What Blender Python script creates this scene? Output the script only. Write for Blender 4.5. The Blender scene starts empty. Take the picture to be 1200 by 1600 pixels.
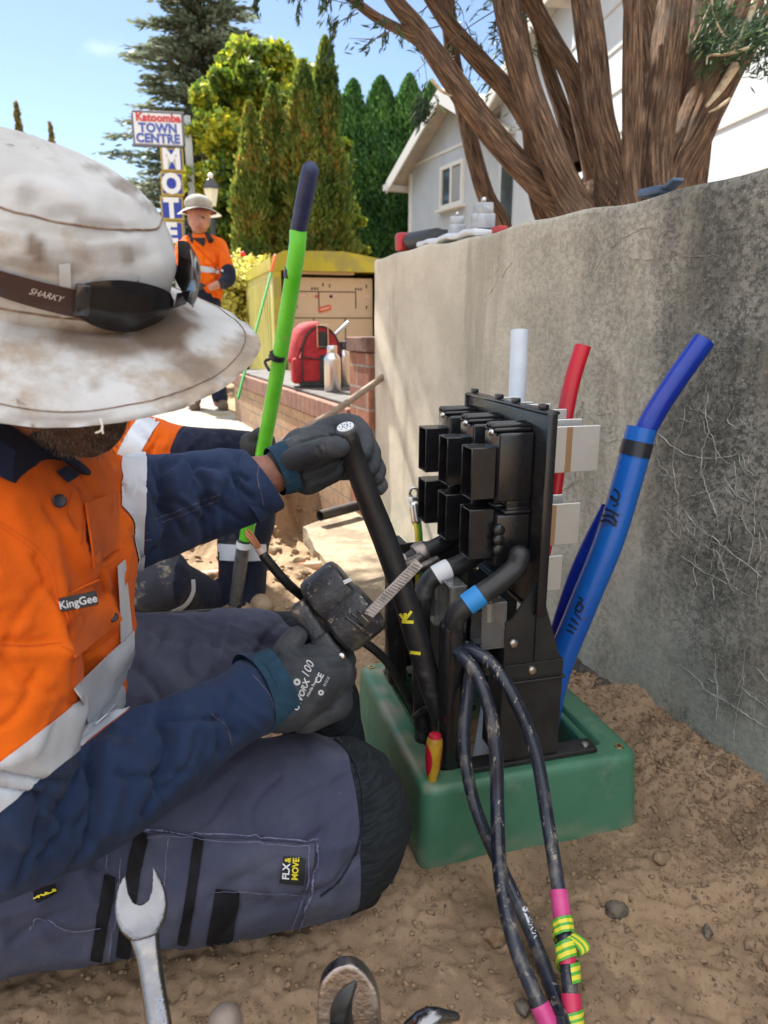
import bpy, bmesh, math, random
import numpy as np
from mathutils import Vector, Matrix
from mathutils.bvhtree import BVHTree
random.seed(7); RNG = np.random.default_rng(11)
SC = bpy.context.scene; COL = SC.collection
R = math.radians
# ------------------------------------------------------------ camera
F = 1110.0; PITCH = R(14.8); CAM = Vector((0, 0, .85))
cd = bpy.data.cameras.new('camera'); cam = bpy.data.objects.new('camera', cd); COL.objects.link(cam); SC.camera = cam
cam.location = CAM; cam.rotation_euler = (R(90) - PITCH, 0, 0)
cd.sensor_fit = 'VERTICAL'; cd.sensor_height = 36; cd.sensor_width = 27; cd.lens = 36 * F / 1600
cd.clip_start = .02; cd.clip_end = 2000
cd.dof.use_dof = True; cd.dof.focus_distance = 1.0; cd.dof.aperture_fstop = cd.lens / 3.2
# ------------------------------------------------------------ world, sun, exposure
SUN_AZ = R(-30); SUN_EL = R(50)
w = bpy.data.worlds.new("World"); SC.world = w; w.use_nodes = True
nt = w.node_tree; bg = nt.nodes['Background']; sky = nt.nodes.new('ShaderNodeTexSky'); sky.sky_type = 'NISHITA'
sky.sun_disc = False; sky.sun_elevation = SUN_EL; sky.sun_rotation = SUN_AZ; sky.altitude = 1000; sky.air_density = 1.0; sky.dust_density = .5; sky.ozone_density = 1.0
bg.inputs[1].default_value = .058
# thin wisps ahead; unseen bright cloud overhead and behind added as fill light
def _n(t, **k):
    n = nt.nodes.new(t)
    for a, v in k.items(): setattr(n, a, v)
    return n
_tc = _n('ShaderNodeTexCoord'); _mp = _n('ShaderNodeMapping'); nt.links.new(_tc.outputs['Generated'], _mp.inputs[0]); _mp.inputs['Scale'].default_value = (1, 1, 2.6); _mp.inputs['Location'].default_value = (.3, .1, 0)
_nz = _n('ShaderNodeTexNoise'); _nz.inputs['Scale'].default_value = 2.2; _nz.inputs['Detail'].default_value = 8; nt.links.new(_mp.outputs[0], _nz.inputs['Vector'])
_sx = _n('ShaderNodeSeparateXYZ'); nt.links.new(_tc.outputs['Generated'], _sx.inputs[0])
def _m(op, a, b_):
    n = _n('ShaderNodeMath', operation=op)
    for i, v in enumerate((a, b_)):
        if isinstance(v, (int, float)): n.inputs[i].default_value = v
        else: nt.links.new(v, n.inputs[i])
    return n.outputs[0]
_lift = _m('MULTIPLY_ADD' if False else 'SUBTRACT', _m('MULTIPLY', _sx.outputs[2], .50), _m('MULTIPLY', _sx.outputs[1], .12))   # pushes the added fill cloud overhead and towards -Y
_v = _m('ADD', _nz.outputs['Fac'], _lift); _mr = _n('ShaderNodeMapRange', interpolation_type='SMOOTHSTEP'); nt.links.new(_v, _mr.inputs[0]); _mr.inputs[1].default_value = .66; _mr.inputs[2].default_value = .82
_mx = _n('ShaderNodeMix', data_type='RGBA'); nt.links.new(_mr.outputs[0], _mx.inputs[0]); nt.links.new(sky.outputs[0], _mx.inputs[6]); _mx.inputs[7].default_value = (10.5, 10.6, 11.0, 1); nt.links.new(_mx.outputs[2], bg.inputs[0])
sd = bpy.data.lights.new('sun', 'SUN'); sun = bpy.data.objects.new('sun', sd); COL.objects.link(sun)
sd.energy = 4.2; sd.angle = R(.5); sd.color = (1, .95, .86)
SDIR = Vector((math.sin(SUN_AZ) * math.cos(SUN_EL), math.cos(SUN_AZ) * math.cos(SUN_EL), math.sin(SUN_EL)))
sun.rotation_euler = SDIR.to_track_quat('Z', 'Y').to_euler(); sun.location = (0, 0, 20)
SC.view_settings.view_transform = 'Standard'; SC.view_settings.look = 'None'; SC.view_settings.gamma = 1
SC.view_settings.exposure = 1.68
SC.cycles.max_bounces = 8; SC.cycles.transparent_max_bounces = 12; SC.cycles.caustics_reflective = False; SC.cycles.caustics_refractive = False
SC.cycles.sample_clamp_indirect = 6
SC.cycles.use_denoising = True
# ------------------------------------------------------------ pixel maths (1200x1600 photograph), used to measure where things stand
SP, CP = math.sin(PITCH), math.cos(PITCH)
def ray(px, py):
    a, b = px - 600, 800 - py
    return Vector((a, b * SP + F * CP, b * CP - F * SP)) / F      # unit depth along the view axis
def P(px, py, d): return CAM + ray(px, py) * d
def PZ(px, py, z): r = ray(px, py); return CAM + r * ((z - CAM.z) / r.z)
def PN(px, py, p0, n): r = ray(px, py); n = Vector(n); return CAM + r * ((Vector(p0) - CAM).dot(n) / r.dot(n))
def PY(px, py, y): r = ray(px, py); return CAM + r * (y / r.y)
def toPix(co):
    q = co - np.array(CAM)
    dep = q[:, 1] * CP - q[:, 2] * SP; up = q[:, 1] * SP + q[:, 2] * CP
    return 600 + F * q[:, 0] / dep, 800 - F * up / dep, dep
# ------------------------------------------------------------ numpy noise
_H = RNG.random(65536)
def _h(i, j, k): return _H[(i * 73856093 ^ j * 19349663 ^ k * 83492791) & 65535]
def noise3(p):
    p = np.asarray(p, float); i = np.floor(p).astype(np.int64); f = p - i; f = f * f * (3 - 2 * f)
    x, y, z = i[..., 0], i[..., 1], i[..., 2]; a, b, c = f[..., 0], f[..., 1], f[..., 2]
    L = lambda u, v, t: u + (v - u) * t
    return L(L(L(_h(x, y, z), _h(x+1, y, z), a), L(_h(x, y+1, z), _h(x+1, y+1, z), a), b),
             L(L(_h(x, y, z+1), _h(x+1, y, z+1), a), L(_h(x, y+1, z+1), _h(x+1, y+1, z+1), a), b), c) * 2 - 1
def fbm(p, o=4):
    s = 0; a = 1; p = np.asarray(p, float)
    for k in range(o): s = s + a * noise3(p + k * 17.3); p = p * 2.03; a *= .5
    return s
def sstep(a, b, x): t = np.clip((x - a) / (b - a), 0, 1); return t * t * (3 - 2 * t)
# ------------------------------------------------------------ object helpers
WL = {}
def _par(o, parent, loc):
    WL[o.name] = Vector(loc); o.location = loc
    if parent is not None:
        o.parent = parent; o.matrix_parent_inverse = Matrix.Translation(-WL[parent.name])
def tag(o, label=None, cat=None, group=None, kind=None):
    for k, v in (('label', label), ('category', cat), ('group', group), ('kind', kind)):
        if v: o[k] = v
    return o
def empty(name, loc, label, cat, group=None, kind=None):
    o = bpy.data.objects.new(name, None); COL.objects.link(o); o.empty_display_size = .05; _par(o, None, loc)
    return tag(o, label, cat, group, kind)
def link_mesh(name, me, m, parent=None, smooth=True, origin=None):
    n = len(me.vertices); co = np.empty(n * 3, np.float32); me.vertices.foreach_get('co', co); co = co.reshape(-1, 3)
    if origin is None:
        lo, hi = co.min(0), co.max(0); origin = ((lo[0]+hi[0])/2, (lo[1]+hi[1])/2, lo[2])
    co -= np.array(origin, np.float32); me.vertices.foreach_set('co', co.ravel())
    for x in (m if isinstance(m, (list, tuple)) else [m]): me.materials.append(x)
    if smooth: me.polygons.foreach_set('use_smooth', [True] * len(me.polygons))
    me.update()
    o = bpy.data.objects.new(name, me); COL.objects.link(o); _par(o, parent, Vector(origin)); return o
def obj(name, bm, m, parent=None, smooth=True, sharp=40):
    if not len(bm.verts): print('EMPTY', name); return None
    bmesh.ops.recalc_face_normals(bm, faces=bm.faces[:])
    if smooth and sharp:
        for e in bm.edges:
            if len(e.link_faces) == 2 and e.calc_face_angle(0) > R(sharp): e.smooth = False
    me = bpy.data.meshes.new(name); bm.to_mesh(me); bm.free(); return link_mesh(name, me, m, parent, smooth)
def npmesh(name, co, faces, m, parent=None, smooth=False, mi=None):
    me = bpy.data.meshes.new(name); co = np.asarray(co, np.float32); faces = np.asarray(faces, np.int32); k = faces.shape[1]
    me.vertices.add(len(co)); me.vertices.foreach_set('co', co.ravel())
    me.loops.add(faces.size); me.loops.foreach_set('vertex_index', faces.ravel())
    me.polygons.add(len(faces)); me.polygons.foreach_set('loop_start', np.arange(0, faces.size, k, dtype=np.int32))
    me.update(calc_edges=True)
    if mi is not None: me.polygons.foreach_set('material_index', np.asarray(mi, np.int32))
    me.validate(); return link_mesh(name, me, m, parent, smooth)
B = bmesh.new
def basis(x, y):
    x = Vector(x).normalized(); y = Vector(y); y = (y - x * x.dot(y)).normalized(); return x, y, x.cross(y)
WORLD = (Vector((1, 0, 0)), Vector((0, 1, 0)), Vector((0, 0, 1)))
def box(bm, c, s, fr=WORLD, bev=0, seg=2, mi=0):
    """box centred on c with full sizes s along frame fr"""
    n0 = len(bm.faces)
    t = bmesh.new(); bmesh.ops.create_cube(t, size=1)
    for v in t.verts: v.co = Vector((v.co.x * s[0], v.co.y * s[1], v.co.z * s[2]))
    if bev: bmesh.ops.bevel(t, geom=t.edges[:], offset=min(bev, min(s) * .45), segments=seg, affect='EDGES', profile=.5)
    for v in t.verts: v.co = Vector(c) + fr[0] * v.co.x + fr[1] * v.co.y + fr[2] * v.co.z
    _merge(bm, t, mi); return bm
def _merge(bm, t, mi=0):
    mp = {}
    for v in t.verts: mp[v] = bm.verts.new(v.co)
    for f in t.faces:
        try: g = bm.faces.new([mp[v] for v in f.verts]); g.material_index = mi
        except ValueError: pass
    t.free()
def catmull(pts, n):
    pts = [tuple(p) for p in pts]; a = np.array([pts[0]] + pts + [pts[-1]], float); out = []
    a[0] = 2 * a[1] - a[2]; a[-1] = 2 * a[-2] - a[-3]
    for i in range(1, len(a) - 2):
        for t in np.linspace(0, 1, n, endpoint=False):
            p0, p1, p2, p3 = a[i-1], a[i], a[i+1], a[i+2]
            out.append(.5 * (2*p1 + (p2-p0)*t + (2*p0-5*p1+4*p2-p3)*t*t + (3*p1-p0-3*p2+p3)*t**3))
    out.append(a[-2]); return np.array(out)
def tube(bm, pts, r, seg=12, up=(0, 0, 1), sm=0, cap='round', mi=0, tw=0):
    """lofted tube: r a number, a list, or a list of (across, along up) pairs"""
    pts = [Vector(p) for p in pts]; n = len(pts)
    rr = [(x if isinstance(x, (tuple, list)) else (x, x)) for x in (r if isinstance(r, (list, tuple)) and len(r) == n else [r] * n)]
    if sm:
        full = catmull([tuple(p) + tuple(q) for p, q in zip(pts, rr)], sm); pts = [Vector(f[:3]) for f in full]; rr = [(abs(f[3]), abs(f[4])) for f in full]; n = len(pts)
    T = [((pts[min(i+1, n-1)] - pts[max(i-1, 0)]).normalized()) for i in range(n)]
    u = Vector(up); fr = []
    s = T[0].cross(u)
    if s.length < 1e-3: s = T[0].cross(Vector((1, 0, .2)))
    s.normalize(); b = s.cross(T[0])
    for i in range(n):
        s = (s - T[i] * s.dot(T[i])).normalized(); b = s.cross(T[i]).normalized(); fr.append((s.copy(), b.copy()))
    rings = []
    def ring(c, s, b, ra, rb): rings.append([bm.verts.new(c + s * (ra * math.cos(2*math.pi*k/seg)) + b * (rb * math.sin(2*math.pi*k/seg))) for k in range(seg)])
    if cap == 'round':
        for t in (75, 45, 20):
            m = max(rr[0]) if max(rr[0]) < 2.5 * min(rr[0]) else min(rr[0])
            ring(pts[0] - T[0] * (m * math.sin(R(t))), *fr[0], rr[0][0] * math.cos(R(t)), rr[0][1] * math.cos(R(t)))
    for i in range(n): ring(pts[i], *fr[i], *rr[i])
    if cap == 'round':
        for t in (20, 45, 75):
            m = max(rr[-1]) if max(rr[-1]) < 2.5 * min(rr[-1]) else min(rr[-1])
            ring(pts[-1] + T[-1] * (m * math.sin(R(t))), *fr[-1], rr[-1][0] * math.cos(R(t)), rr[-1][1] * math.cos(R(t)))
    for a, c in zip(rings, rings[1:]):
        for k in range(seg):
            f = bm.faces.new((a[k], a[(k+1) % seg], c[(k+1) % seg], c[k])); f.material_index = mi
    if cap:
        f = bm.faces.new(rings[0][::-1]); f.material_index = mi; f = bm.faces.new(rings[-1]); f.material_index = mi
    return bm
def lathe(bm, prof, o, ax=(0, 0, 1), seg=24, mi=0, close=True):
    ax = Vector(ax).normalized(); s = ax.cross(Vector((.3, 1, .1))).normalized(); b = ax.cross(s); o = Vector(o)
    rings = [[bm.verts.new(o + ax * h + (s * math.cos(2*math.pi*k/seg) + b * math.sin(2*math.pi*k/seg)) * max(r, 1e-5)) for k in range(seg)] for r, h in prof]
    for a, c in zip(rings, rings[1:]):
        for k in range(seg): bm.faces.new((a[k], a[(k+1) % seg], c[(k+1) % seg], c[k])).material_index = mi
    if close: bm.faces.new(rings[0][::-1]).material_index = mi; bm.faces.new(rings[-1]).material_index = mi
    return bm
def prism(bm, poly, n, t, mi=0):
    """extrude a 3D polygon by vector n*t"""
    n = Vector(n).normalized() * t; a = [bm.verts.new(Vector(p)) for p in poly]; c = [bm.verts.new(Vector(p) + n) for p in poly]; k = len(a)
    bm.faces.new(a[::-1]).material_index = mi; bm.faces.new(c).material_index = mi
    for i in range(k): bm.faces.new((a[i], a[(i+1) % k], c[(i+1) % k], c[i])).material_index = mi
    return bm
def remesh(bm, vox, smooth=3, fac=.5):
    me = bpy.data.meshes.new('t'); bmesh.ops.recalc_face_normals(bm, faces=bm.faces[:]); bm.to_mesh(me); bm.free()
    o = bpy.data.objects.new('t', me); COL.objects.link(o)
    md = o.modifiers.new('r', 'REMESH'); md.mode = 'VOXEL'; md.voxel_size = vox
    if smooth: s = o.modifiers.new('s', 'SMOOTH'); s.iterations = smooth; s.factor = fac
    dg = bpy.context.evaluated_depsgraph_get(); me2 = bpy.data.meshes.new_from_object(o.evaluated_get(dg))
    bpy.data.objects.remove(o); bpy.data.meshes.remove(me); return me2
def getco(me):
    n = len(me.vertices); co = np.empty(n*3, np.float32); me.vertices.foreach_get('co', co); no = np.empty(n*3, np.float32); me.vertex_normals.foreach_get('vector', no)
    return co.reshape(-1, 3).astype(float), no.reshape(-1, 3).astype(float)
def setco(me, co): me.vertices.foreach_set('co', co.astype(np.float32).ravel()); me.update()
def polydist(x, y, pl):
    d = np.full(x.shape, 1e9)
    for (ax, ay), (bx, by) in zip(pl, pl[1:]):
        vx, vy = bx-ax, by-ay; t = np.clip(((x-ax)*vx + (y-ay)*vy) / (vx*vx+vy*vy+1e-9), 0, 1); d = np.minimum(d, np.hypot(x-ax-t*vx, y-ay-t*vy))
    return d
def folds(me, strokes=(), amp=0, scale=10, st=(1, 1, 1), o=4, rid=0, rsc=14):
    """push cloth in and out: named fold lines (measured on the photograph) plus fine crumple"""
    co, no = getco(me); d = np.zeros(len(co))
    if amp: d += amp * fbm(co * scale * np.array(st), o)
    if rid: n_ = noise3(co * rsc + 1.7 * noise3(co * rsc * .5)[:, None] + 9); d += rid * (1 - 2.2 * np.abs(n_)) + rid * .5 * (1 - 2.2 * np.abs(noise3(co * rsc * 2.3 + 4)))
    if strokes:
        px, py, dep = toPix(co); vd = co - np.array(CAM); vd /= np.linalg.norm(vd, axis=1)[:, None]; fc = np.clip(-(vd * no).sum(1) * 1.6, 0, 1)
        for pl, a, wd in strokes:
            q = catmull([(x, y, 0) for x, y in pl], 6)[:, :2] if len(pl) > 2 else pl
            dd = polydist(px, py, q); d += (a * np.exp(-(dd / wd) ** 2) if a > 0 else a * (.9 * np.exp(-(dd / (wd * .62)) ** 2) + .35 * np.exp(-dd / wd))) * fc
    setco(me, co + no * d[:, None]); return me
def cross(axis, hw, n, amp, w_, seed=1, skew=.5):
    """creases that cross a limb: axis in pixels, half width along it"""
    r = random.Random(seed); A = np.array(axis, float); L_ = np.r_[0, np.cumsum(np.hypot(*np.diff(A, axis=0).T))]; out = []
    for k in range(n):
        s = L_[-1] * (k + r.random()) / n; c = np.array([np.interp(s, L_, A[:, 0]), np.interp(s, L_, A[:, 1])]); e = np.array([np.interp(s + 5, L_, A[:, 0]), np.interp(s + 5, L_, A[:, 1])]) - np.array([np.interp(s - 5, L_, A[:, 0]), np.interp(s - 5, L_, A[:, 1])]); e /= np.hypot(*e) + 1e-6; nn = np.array([-e[1], e[0]])
        h = np.interp(s, L_, hw) ; a0 = r.uniform(-1.05, .1); a1 = a0 + r.uniform(.6, 1.3); sk = r.uniform(-skew, skew) * h; bow = r.uniform(-.25, .25) * h; sg = -1 if r.random() < .62 else .75
        pts = [tuple(c + nn * h * (a0 + (a1 - a0) * t) + e * (sk * (t - .5) * 2 + bow * math.sin(math.pi * t))) for t in (0, .33, .66, 1)]; out.append((pts, sg * amp * r.uniform(.6, 1.2), w_ * r.uniform(.7, 1.3)))
    return out
def bvh_of(*objs):
    vs, fs = [], []
    for o in objs:
        k = len(vs); L = WL[o.name]; vs += [v.co + L for v in o.data.vertices]; fs += [[i + k for i in p.vertices] for p in o.data.polygons]
    return BVHTree.FromPolygons(vs, fs)
def cast(bv, px, py, off, last=[None]):
    r = ray(px, py); h = bv.ray_cast(CAM, r)
    if h[0] is None: return None
    n = h[1] if h[1].dot(r) < 0 else -h[1]
    return h[0] + n * off
def ribbon(bm, bv, pl, wd, off, step=4, mi=0, thick=0, fallback=None):
    """strip of cloth/paint laid on a surface along a pixel line"""
    pl = catmull([(x, y, 0) for x, y in pl], max(2, int(12)))[:, :2] if len(pl) > 2 else np.array(pl, float)
    L = np.r_[0, np.cumsum(np.hypot(*np.diff(pl, axis=0).T))]; n = max(2, int(L[-1] / step)); s = np.linspace(0, L[-1], n)
    x = np.interp(s, L, pl[:, 0]); y = np.interp(s, L, pl[:, 1]); tx = np.gradient(x); ty = np.gradient(y); m = np.hypot(tx, ty); tx /= m; ty /= m
    k = max(1, int(wd / step)); prev = None
    for i in range(n):
        row = []
        for j in range(k + 1):
            q = (j / k - .5) * wd; p = cast(bv, x[i] - ty[i]*q, y[i] + tx[i]*q, off); row.append(bm.verts.new(p) if p else None)
        if prev:
            for j in range(k):
                c = (prev[j], prev[j+1], row[j+1], row[j])
                if all(c) and max((c[0].co-c[2].co).length, (c[1].co-c[3].co).length) < .03: bm.faces.new(c).material_index = mi
        prev = row
    return bm
def patch(bm, bv, quad, off, nu=16, nv=12, mi=0):
    """four-cornered piece of cloth laid on a surface (corners in pixels)"""
    q = np.array(quad, float); g = []
    for j in range(nv + 1):
        row = []
        for i in range(nu + 1):
            u, v = i/nu, j/nv; c = (1-u)*(1-v)*q[0] + u*(1-v)*q[1] + u*v*q[2] + (1-u)*v*q[3]; p = cast(bv, c[0], c[1], off); row.append(bm.verts.new(p) if p else None)
        g.append(row)
    for j in range(nv):
        for i in range(nu):
            c = (g[j][i], g[j][i+1], g[j+1][i+1], g[j+1][i])
            if all(c) and (c[0].co-c[2].co).length < .06: bm.faces.new(c).material_index = mi
    return bm
def patchc(bm, bv, quad, off, cu=4, cv=3, fine=5):
    """smooth piece of cloth: a coarse grid laid on the garment, then interpolated"""
    q = np.array(quad, float); cen = q.mean(0); G = np.zeros((cv + 1, cu + 1, 3))
    for j in range(cv + 1):
        for i in range(cu + 1):
            u, v = i / cu, j / cv; c = (1-u)*(1-v)*q[0] + u*(1-v)*q[1] + u*v*q[2] + (1-u)*v*q[3]; p = None
            for k in range(12):
                p = cast(bv, c[0], c[1], off)
                if p is not None: break
                c = c + (cen - c) * .12
            G[j, i] = p if p is not None else np.array(P(cen[0], cen[1], 1))
    G2 = G.copy()
    for j in range(cv + 1):
        for i in range(1, cu): G2[j, i] = .5 * G[j, i] + .25 * (G[j, i-1] + G[j, i+1])
    rows = [catmull(G2[j], fine) for j in range(cv + 1)]; cols = np.array(rows); out = np.stack([catmull(cols[:, i], fine) for i in range(cols.shape[1])], 1)
    g = [[bm.verts.new(out[j, i]) for i in range(out.shape[1])] for j in range(out.shape[0])]
    for j in range(len(g) - 1):
        for i in range(len(g[0]) - 1): bm.faces.new((g[j][i], g[j][i+1], g[j+1][i+1], g[j+1][i]))
    return bm
def keep_main(bm):
    seen = set(); best = []
    for f in bm.faces:
        if f in seen: continue
        st_ = [f]; isl = []; seen.add(f)
        while st_:
            a = st_.pop(); isl.append(a)
            for e in a.edges:
                for g in e.link_faces:
                    if g not in seen: seen.add(g); st_.append(g)
        if len(isl) > len(best): best = isl
    keep = set(best); bmesh.ops.delete(bm, geom=[f for f in bm.faces if f not in keep], context='FACES')
def sheet(name, bm, m, parent, t=.0012, sm=1):
    """give a laid-on piece a thickness"""
    loose = [v for v in bm.verts if not v.link_faces]; bmesh.ops.delete(bm, geom=loose, context='VERTS')
    if not len(bm.faces): bm.free(); print('EMPTY SHEET', name); return None
    keep_main(bm)
    for _ in range(sm): bmesh.ops.smooth_vert(bm, verts=bm.verts[:], factor=.5, use_axis_x=True, use_axis_y=True, use_axis_z=True)
    for f in bm.faces:
        f.normal_update()
        if f.normal.dot(CAM - f.calc_center_median()) < 0: f.normal_flip()
    fs = bm.faces[:]; r = bmesh.ops.solidify(bm, geom=fs, thickness=t); bmesh.ops.delete(bm, geom=[f for f in bm.faces if max(e.calc_length() for e in f.edges) > .05], context='FACES')
    return obj(name, bm, m, parent, True, 50)
def textmesh(s, size, o, x, y, extrude=.001, shear=0, bold=0, cx='CENTER', sp=1, wx=1):
    """lettering as a bmesh: origin o, reading direction x, up y"""
    c = bpy.data.curves.new('t', 'FONT'); c.body = s; c.size = size; c.extrude = extrude; c.shear = shear; c.offset = bold; c.align_x = cx; c.space_character = sp; c.resolution_u = 3
    ob = bpy.data.objects.new('t', c); COL.objects.link(ob); dg = bpy.context.evaluated_depsgraph_get(); me = bpy.data.meshes.new_from_object(ob.evaluated_get(dg))
    bm = bmesh.new(); bm.from_mesh(me); bpy.data.objects.remove(ob); bpy.data.curves.remove(c)
    x, y, z = basis(x, y)
    for v in bm.verts: q = v.co.copy(); v.co = Vector(o) + x * q.x * wx + y * q.y + z * q.z
    return bm
def textlay(bv, s, size, px, py, ang, off, shear=0, bold=0, wx=1, sub=1):
    """lettering printed on a curved surface: placed in pixels at angle ang, laid on it"""
    bm = textmesh(s, size, (0, 0, 0), (1, 0, 0), (0, 1, 0), 0, shear, bold, 'CENTER', 1, wx)
    bmesh.ops.triangulate(bm, faces=bm.faces[:])
    bmesh.ops.subdivide_edges(bm, edges=[e for e in bm.edges if e.calc_length() > size * .25], cuts=sub)
    ca, sa = math.cos(R(ang)), math.sin(R(ang)); bad = []
    for v in bm.verts:
        X, Y = v.co.x, v.co.y; p = cast(bv, px + X*ca + Y*sa, py + X*sa - Y*ca, off)
        if p is None: bad.append(v)
        else: v.co = p
    bmesh.ops.delete(bm, geom=bad, context='VERTS'); return bm
def join(a, t): _merge(a, t); return a
def copy_tree(o, d, parent=None, **tags):
    c = o.copy(); COL.objects.link(c); WL[c.name] = WL[o.name] + d
    if parent is None: c.location = o.location + Vector(d)
    else: c.parent = parent
    for k, v in tags.items(): c[k] = v
    for ch in [q for q in COL.objects if q.parent == o]: copy_tree(ch, d, c)
    return c
# ------------------------------------------------------------ materials
MAT = {}
def M(name, c1=None, c2=None, sc=8, det=5, lo=.4, hi=.6, rough=.6, metal=0, bump=0, bs=60, st=(1, 1, 1), dirt=None, dsc=6, dlo=.55, dhi=.65, rvar=0, spec=.5, trans=0, sheen=0, coat=0, bd=6, dirt2=None, d2sc=40, d2lo=.6, d2hi=.66, weave=0, emis=None):
    if name in MAT: return MAT[name]
    m = bpy.data.materials.new(name); m.use_nodes = True; N = m.node_tree.nodes; L = m.node_tree.links; b = N['Principled BSDF']
    tc = N.new('ShaderNodeTexCoord'); mp = N.new('ShaderNodeMapping'); L.new(tc.outputs['Object'], mp.inputs[0]); mp.inputs['Scale'].default_value = st
    def rgba(c): return (c[0], c[1], c[2], 1)
    def nz(s, d, r=.6):
        n = N.new('ShaderNodeTexNoise'); n.inputs['Scale'].default_value = s; n.inputs['Detail'].default_value = d; n.inputs['Roughness'].default_value = r; L.new(mp.outputs[0], n.inputs['Vector']); return n.outputs['Fac']
    def ramp(x, a, c):
        r = N.new('ShaderNodeMapRange'); r.interpolation_type = 'SMOOTHSTEP'; r.inputs[1].default_value = a; r.inputs[2].default_value = c; L.new(x, r.inputs[0]); return r.outputs[0]
    def mix(f, A, C):
        x = N.new('ShaderNodeMix'); x.data_type = 'RGBA'; L.new(f, x.inputs[0])
        for s, i in ((A, 6), (C, 7)):
            if isinstance(s, (tuple, list)): x.inputs[i].default_value = rgba(s)
            else: L.new(s, x.inputs[i])
        return x.outputs[2]
    col = c1
    if c2: col = mix(ramp(nz(sc, det), lo, hi), c1, c2)
    if dirt: col = mix(ramp(nz(dsc, 6, .65), dlo, dhi), col, dirt)
    if dirt2: col = mix(ramp(nz(d2sc, 8, .7), d2lo, d2hi), col, dirt2)
    if isinstance(col, (tuple, list)): b.inputs['Base Color'].default_value = rgba(col)
    else: L.new(col, b.inputs['Base Color'])
    b.inputs['Metallic'].default_value = metal; b.inputs['Roughness'].default_value = rough; b.inputs['Specular IOR Level'].default_value = spec
    if rvar:
        r = N.new('ShaderNodeMapRange'); L.new(nz(sc * 2.3, 5), r.inputs[0]); r.inputs[1].default_value = .3; r.inputs[2].default_value = .7; r.inputs[3].default_value = max(.03, rough - rvar); r.inputs[4].default_value = min(1, rough + rvar); L.new(r.outputs[0], b.inputs['Roughness'])
    if trans: b.inputs['Transmission Weight'].default_value = trans
    if sheen: b.inputs['Sheen Weight'].default_value = sheen
    if coat: b.inputs['Coat Weight'].default_value = coat; b.inputs['Coat Roughness'].default_value = .1
    if emis: b.inputs['Emission Color'].default_value = rgba(emis[:3]); b.inputs['Emission Strength'].default_value = emis[3]
    h = None
    if bump: h = nz(bs, bd, .65)
    if weave:
        wv = N.new('ShaderNodeTexWave'); wv.inputs['Scale'].default_value = weave; wv.bands_direction = 'DIAGONAL'; wv.inputs['Distortion'].default_value = .6; L.new(mp.outputs[0], wv.inputs[0])
        if h is None: h = wv.outputs['Fac']
        else:
            ad = N.new('ShaderNodeMath'); ad.operation = 'MULTIPLY_ADD'; L.new(wv.outputs['Fac'], ad.inputs[0]); ad.inputs[1].default_value = .15; L.new(h, ad.inputs[2]); h = ad.outputs[0]
    if h is not None:
        bp = N.new('ShaderNodeBump'); bp.inputs['Strength'].default_value = bump or .3; bp.inputs['Distance'].default_value = .002 if bs > 100 else .006; L.new(h, bp.inputs['Height']); L.new(bp.outputs[0], b.inputs['Normal'])
    MAT[name] = m; m['_o'] = 1; return m
def leafmat(name, cs, sc=2.5, lo=.35, hi=.65, transl=.35, rough=.55):
    """leaf colours: clumps of one tone and another, and a little change from leaf to leaf"""
    m = bpy.data.materials.new(name); m.use_nodes = True; N = m.node_tree.nodes; L = m.node_tree.links; b = N['Principled BSDF']
    tc = N.new('ShaderNodeTexCoord'); n = N.new('ShaderNodeTexNoise'); n.inputs['Scale'].default_value = sc; n.inputs['Detail'].default_value = 3; L.new(tc.outputs['Object'], n.inputs['Vector'])
    g = N.new('ShaderNodeNewGeometry'); ad = N.new('ShaderNodeMath'); ad.operation = 'MULTIPLY_ADD'; L.new(g.outputs['Random Per Island'], ad.inputs[0]); ad.inputs[1].default_value = .30; L.new(n.outputs['Fac'], ad.inputs[2])
    sb = N.new('ShaderNodeMath'); sb.operation = 'SUBTRACT'; L.new(ad.outputs[0], sb.inputs[0]); sb.inputs[1].default_value = .15
    mr = N.new('ShaderNodeMapRange'); L.new(sb.outputs[0], mr.inputs[0]); mr.inputs[1].default_value = lo; mr.inputs[2].default_value = hi
    cr = N.new('ShaderNodeValToRGB'); L.new(mr.outputs[0], cr.inputs[0]); e = cr.color_ramp.elements
    for i, c in enumerate(cs):
        p = i / (len(cs) - 1)
        if i == 0: q = e[0]
        elif i == len(cs) - 1: q = e[-1]
        else: q = e.new(p)
        q.position = p; q.color = (*c, 1)
    L.new(cr.outputs[0], b.inputs['Base Color']); b.inputs['Roughness'].default_value = rough
    t = N.new('ShaderNodeBsdfTranslucent'); L.new(cr.outputs[0], t.inputs[0]); mx = N.new('ShaderNodeMixShader'); mx.inputs[0].default_value = transl
    L.new(b.outputs[0], mx.inputs[1]); L.new(t.outputs[0], mx.inputs[2]); L.new(mx.outputs[0], N['Material Output'].inputs[0]); return m
def use_mask(m, col, name='stain'):
    N = m.node_tree.nodes; L = m.node_tree.links; bs = N['Principled BSDF']; a_ = N.new('ShaderNodeAttribute'); a_.attribute_name = name; mx = N.new('ShaderNodeMix'); mx.data_type = 'RGBA'; src = bs.inputs['Base Color'].links[0].from_socket
    L.new(a_.outputs['Fac'], mx.inputs[0]); L.new(src, mx.inputs[6]); mx.inputs[7].default_value = (*col, 1); L.new(mx.outputs[2], bs.inputs['Base Color'])
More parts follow.
